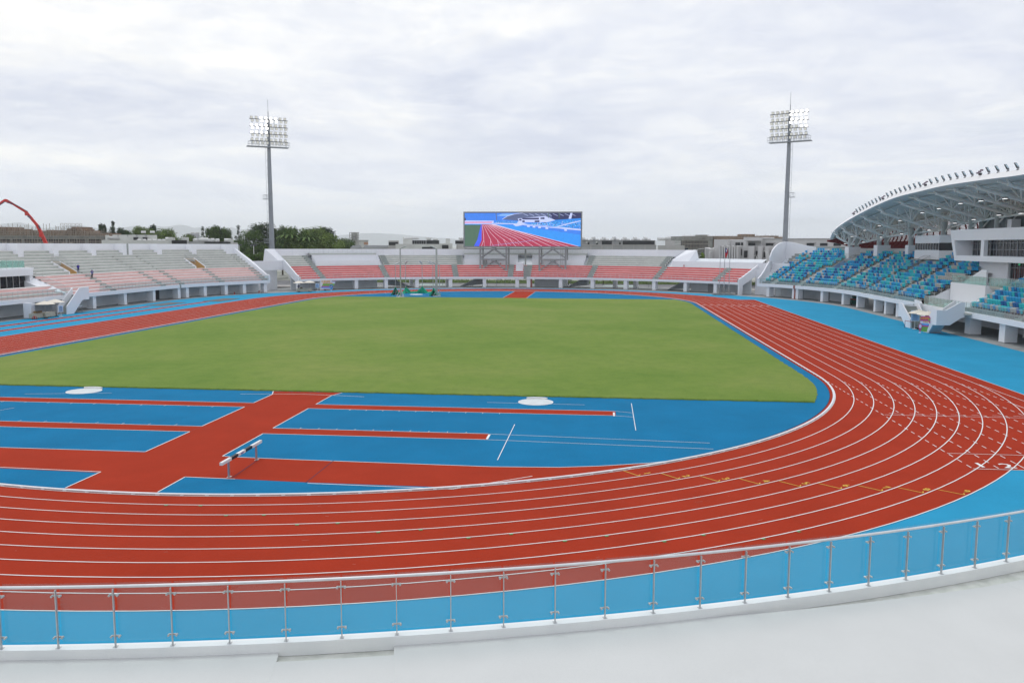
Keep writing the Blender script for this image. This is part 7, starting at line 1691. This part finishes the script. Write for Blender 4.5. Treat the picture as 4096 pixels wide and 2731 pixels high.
for k in range(6): F.part('window', M_WIN, t, 1650+9*k, 961.5, 1657+9*k, 976, 2.0, 2.25)
F.part('window', M_WIN, t, 1706, 961.5, 1756, 976, 2.0, 2.25); F.part('window', M_WIN, t, 1688, 988, 1740, 996, -.1, .2); F.part('garage_door', M_WIN, t, 1768, 980, 1794, 995, .35, .5)
tanks(F, [(1617+6*k, 953+.5*(k % 2), .55, 0) for k in range(10)], t, 4); tanks(F, [(1711, 955, .5, 0), (1719, 955, .5, 0), (1740, 957, .5, 1), (1843, 955, .7, 0), (1851, 955, .7, 0)], t, 2)
F = Fac(2325, 2640, 280); t = bthing('building', 'long grey flat roofed building with a row of round white rooftop tanks', F, 2460)
F.part('wall', M_GREYB, t, 2318, 979, 2624, 1040, 0, 12); F.part('upper_wall', M_GREYB, t, 2318, 962, 2622, 990, 2, 12); F.part('parapet', M_BEIGE, t, 2318, 978.5, 2624, 981, -.25, 0); F.part('roof_edge', M_GREYB, t, 2318, 960.5, 2620, 962.5, 1.5, 12)
for a, b in ((2407, 2447), (2491, 2618)): F.part('window', M_WIN, t, a, 963, b, 979, 1.8, 2.1)
for a in (2350, 2384, 2476): F.part('window', M_WIN, t, a, 970, a+7, 978, 1.8, 2.1)
for a in (2361, 2405, 2447, 2490, 2532, 2577): F.part('pilaster', M_BEIGE, t, a, 979, a+3.5, 1040, -.3, 0)
for k in range(7): tanks(F, [(2332+42*k, 954, .85, 0), (2345+42*k, 958, .5, 1), (2322+42*k, 958, .5, 1)], t, 3)
mb = MB()
for x in (2374, 2458): mb.path([F.pt(x, 990, 1.2), F.pt(x, 946, 1.2)], .04, 4); mb.path([F.pt(x+5, 990, 1.2), F.pt(x+5, 946, 1.2)], .04, 4); [mb.path([F.pt(x, 950+4*k, 1.2), F.pt(x+5, 950+4*k, 1.2)], .03, 4) for k in range(9)]
mb.build('ladder', M_STEEL, t)
for a in (2342, 2382): F.part('air_conditioner', M_BWHITE, t, a, 966, a+7, 972, 1.2, 1.9)
F = Fac(2620, 2752, 262); t = bthing('building', 'beige plain building end with stacked white tank and dark glass strip', F, 2690)
F.part('wall', M_BEIGE, t, 2629, 981.5, 2737, 1060, 0, 14); F.part('upper_wall', M_BEIGE, t, 2660, 962, 2697, 990, 1, 10); F.part('glass_strip', mat('dark_blue_glass', (.03, .04, .06), .2, .1, 1), t, 2736, 992, 2751, 1060, .3, 12)
tanks(F, [(2638+6.2*k, 956, .75, 0) for k in range(7)], t, 4); tanks(F, [(2672, 952.5, .7, 1)], t, 2)
mb = MB()
for x in range(2698, 2726, 4): mb.path([F.pt(x, 984, 1), F.pt(x, 965, 1)], .04, 4)
for y_ in (965, 975): mb.path([F.pt(2698, y_, 1), F.pt(2724, y_, 1)], .04, 4)
mb.build('roof_frame', M_TANK, t)
# netted construction building
F = Fac(2725, 3140, 380, 420); t = bthing('building_shell', 'dark netted construction building with scaffolding behind the street lamps', F, 2780)
F.part('wall', M_RCON, t, 2745, 945, 2860, 1060, 2, 14); F.part('wall', mat('dark_site_net', (.10, .10, .095), .9, .3, .4), t, 2731, 963, 2832, 1060, .5, 2); F.part('upper_wall', M_RCON, t, 2815, 939, 2836, 950, 1, 6)
for y_ in (957, 975, 993, 1011): F.part('floor_band', M_RCON, t, 2748, y_, 2834, y_+2.5, .3, .5)
F.part('formwork', M_FORM, t, 2865, 945, 3138, 990, 1, 10)
for a, b, y_ in ((2985, 3022, 936.5), (3030, 3050, 944), (3062, 3085, 943), (3097, 3116, 943)): F.part('formwork', M_FORM, t, a, y_, b, 960, .5, 6)
mb = MB()
for x in range(2730, 3128, 6):
    y_ = rg.uniform(937, 944); mb.path([F.pt(x, 1000 if x < 2840 else 955, -.2), F.pt(x, y_, -.2)], .07, 4)
for y_ in (945, 952, 960, 975, 990, 1005, 1020): mb.path([F.pt(2730, y_, -.2), F.pt(2832 if y_ > 955 else 2985, y_, -.2)], .06, 4)
mb.build('scaffolding', M_SCAF, t)
# beige school-like building with slanted fins
F = Fac(2815, 3400, 250, 235); t = bthing('building', 'pale beige modern building with slanted fins and long upper floor', F, 3000)
M_PB = mat('pale_beige_render', (.60, .59, .575), .8, .04, .2)
F.part('upper_floor', M_PB, t, 3010, 954, 3400, 1000, 6, 16); F.part('upper_floor', M_PB, t, 2835, 957, 2890, 1060, 3, 14); F.part('wall', M_PB, t, 2885, 961, 2975, 1060, 5, 14); F.part('wall', M_PB, t, 2946, 948, 3018, 1000, 4.5, 14); F.part('wall', M_PB, t, 2860, 983, 3400, 1060, 4, 14)
F.part('roof_edge', M_GREYB, t, 3018, 953.5, 3400, 955.5, 5.6, 6); F.part('eaves', M_GREYB, t, 2963, 962, 3022, 964, 2.5, 4.5); F.part('recess', M_GREYB, t, 2966, 965, 3018, 985, 4.3, 4.6); F.part('window', M_WIN, t, 2969, 971.5, 2995, 984, 4.1, 4.35)
for a in (3031, 3086, 3196, 3250, 3305, 3355): F.part('window', M_WIN, t, a, 972.5, a+29, 984, 5.7, 6.05)
for a in (3026, 3082, 3192): F.part('ledge', M_PB, t, a, 969, a+40, 971, 5.2, 6)
for a in (2936, 2913, 2923): F.part('window', M_WIN, t, a, 970, a+8, 981, 4.7, 5.05)
for a, b, y0_, y1_ in ((2998, 3013, 1004, 1029), (3031, 3046, 1004, 1030), (3060, 3078, 1005, 1032), (2953, 2966, 1003, 1031), (2998, 3012, 1037, 1060), (3039, 3046, 1039, 1060), (3062, 3078, 1038, 1060)): F.part('window', M_WIN, t, a, y0_, b, y1_, 3.8, 4.1)
for a, b, c, d in ((2980, 2998, 3002, 2979), (3013, 3030, 3036, 3017), (3050, 3062, 3060, 3044), (3078, 3098, 3100, 3084)):
    mb = MB(); mb.extr([F.pt(a, 1060, 2.6), F.pt(b, 1060, 2.6), F.pt(c, 983, 2.6), F.pt(d, 985, 2.6)], F.n*1.4); mb.build('fin', M_PB, t)
for k in range(8):
    a = 2866+10.0*k; mb = MB(); mb.extr([F.pt(a, 1060, 1.5), F.pt(a+6, 1060, 1.5), F.pt(a+6.5, 983+(k % 2)*3, 1.5), F.pt(a+.5, 983, 1.5)], F.n*2.5); mb.build('fin', M_PB, t); F.part('window', M_WIN, t, a+6.5, 996, a+9.0, 1022, 3.6, 3.9)
for k in range(3):
    a = 2819+7*k; mb = MB(); mb.extr([F.pt(a, 1060, 0), F.pt(a+4, 1060, 0), F.pt(a+4.5, 992+2*k, 0), F.pt(a, 990+2*k, 0)], F.n*3); mb.build('fin', M_PB, t)
# street lamps
def lamp(px, py, D, arm, lab, double=False):
    b = at_d(px, 1000, D); z = at_d(px, py, D).z; t = thing('street_lamp', lab, 'street lamp', (b.x, b.y, -1)); mb = MB(); mb.tube((b.x, b.y, -1), (b.x, b.y, z-.8), .10, 8, 0, .07)
    u = Vector(_r); p = Vector((b.x, b.y, z-.8)); mb.path([p, p+u*arm*.15+Vector((0, 0, .45)), p+u*arm*.45+Vector((0, 0, .72)), p+u*arm+Vector((0, 0, .85))], .06, 6); mb.build('pole', M_TANK, t)
    mb = MB(); mb.box(p+u*arm*1.08+Vector((0, 0, .86)), (.35, .7, .12)); mb.build('lamp_head', M_TANK, t)
lamp(2782, 996, 225, 1.6, 'tall curved street lamp left of the beige building, outer one of the pair'); lamp(2789, 1000, 228, -.6, 'curved street lamp close beside the tallest one left of the beige building'); lamp(2836, 1002, 230, 1.5, 'street lamp with long arm in front of the beige building'); lamp(3074, 1006, 225, -.9, 'curved street lamp just left of the white curved parapet')
def tlamp(px, py, D, lab):
    b = at_d(px, 1000, D); z = at_d(px, py, D).z; t = thing('garden_lamp', lab, 'street lamp', (b.x, b.y, -1), 'short twin headed lamps'); mb = MB(); mb.tube((b.x, b.y, -1), (b.x, b.y, z), .07, 6); mb.build('pole', M_TANK, t)
    for s__ in (-1, 1): mb = MB(); mb.box(Vector((b.x, b.y, z+.1))+Vector(_r)*.35*s__, (.3, .5, .09), 0, 0, .25*s__); mb.build('lamp_head', M_TANK, t)
for px, lab in ((2754, 'short twin headed lamp left of the tall curved lamps'), (2770, 'short twin headed lamp beside the dark glass strip'), (2797, 'short twin headed lamp right of the tall curved lamps'), (3027, 'short twin headed lamp below the beige fins')): tlamp(px, 1024, 222, lab)
def plamp(px, py, lab):
    D = 245; b = at_d(px, 1000, D); z = at_d(px, py, D).z; t = thing('street_lamp', lab, 'street lamp', (b.x, b.y, -1)); mb = MB(); mb.tube((b.x, b.y, -1), (b.x, b.y, z), .09, 6); mb.path([Vector((b.x, b.y, z*.55))+Vector(_r)*0, Vector((b.x, b.y, z*.75))+Vector(_r)*.4, Vector((b.x, b.y, z*.8))+Vector(_r)*1.2], .05, 5); mb.build('pole', M_TANK, t)
    for k in range(4): mb = MB(); mb.box(Vector((b.x, b.y, z+.15))+Vector(_r)*(-.6+.4*k), (.2, .32, .3), 0, 0, .5); mb.build('lamp_head', M_LAMP, t)
plamp(957, 982, 'slim lamp post with four heads, left one in the gap between stands'); plamp(1015, 983, 'slim lamp post with four heads, right one before the dark trees')
# ------------------------------------------------------------------ distant mountains
def ridge(name, pts, D, z0):
    P0 = []
    for a, b in pts: q = at_d(a, b, D); P0.append(q)
    rg_ = random.Random(2); den = []
    for a, b in zip(P0, P0[1:]):
        for k in range(10): q = a.lerp(b, k/10); q.z += rg_.uniform(-1, 1)*D*.00022; den.append(q)
    den.append(P0[-1]); g = MB()
    away = Vector((math.cos(YAW), math.sin(YAW), 0)); n = len(den)
    layers = []
    for f_, zf in ((-.16, 0), (-.08, .45), (-.03, .82), (0, 1), (.12, 0)):
        layers.append([Vector((q.x, q.y, 0))+away*D*f_+Vector((0, 0, -1+(q.z+1)*zf+(rg_.uniform(-1, 1)*D*.0012 if 0 < zf < 1 else 0))) for q in den])
    for A, B in zip(layers, layers[1:]):
        for i in range(n-1): g.poly([A[i], A[i+1], B[i+1], B[i]])
    return struct(g.build(name, mat('forested_slope', (.08, .12, .12), .9, .2, .004), fix=False))
s_ = .2806
ridge('mountains', [(-900, 955), (-500, 935), (-200, 905), (-40, 900), (40, 893), (80, 890), (130, 903), (180, 915), (240, 905), (320, 900), (400, 915), (480, 912), (540, 906), (550, 902), (575, 912), (620, 903), (650, 908), (680, 905), (700, 901), (730, 899), (755, 905), (775, 912), (800, 909), (830, 915), (860, 910), (890, 916), (925, 909), (960, 918), (990, 916), (1010, 926), (1040, 940), (1100, 935), (1150, 926), (1200, 940), (1280, 950), (1400, 938), (1450, 933), (1500, 932), (1600, 938), (1700, 948), (1850, 958), (2100, 958), (2400, 960), (2900, 965), (3600, 970), (4400, 970)], 12000, 0)
# haze: even thin air in one closed box round everything
g = MB(); g.box((6400, 0, 179), (16500, 24000, 362)); hz_ = g.build('haze', None or mat('tmp', (1, 1, 1)), None)
HM = bpy.data.materials.new('thin_haze'); HM.use_nodes = True; t_ = HM.node_tree
for n in list(t_.nodes): t_.nodes.remove(n)
o_ = t_.nodes.new('ShaderNodeOutputMaterial'); v_ = t_.nodes.new('ShaderNodeVolumePrincipled'); v_.inputs['Color'].default_value = (.95, .975, 1.0, 1); v_.inputs['Density'].default_value = 0.00013; v_.inputs['Anisotropy'].default_value = 0.5
t_.links.new(v_.outputs[0], o_.inputs['Volume']); hz_.data.materials.clear(); hz_.data.materials.append(HM); hz_['kind'] = 'stuff'; hz_['label'] = 'thin pale haze fading the distant mountains'
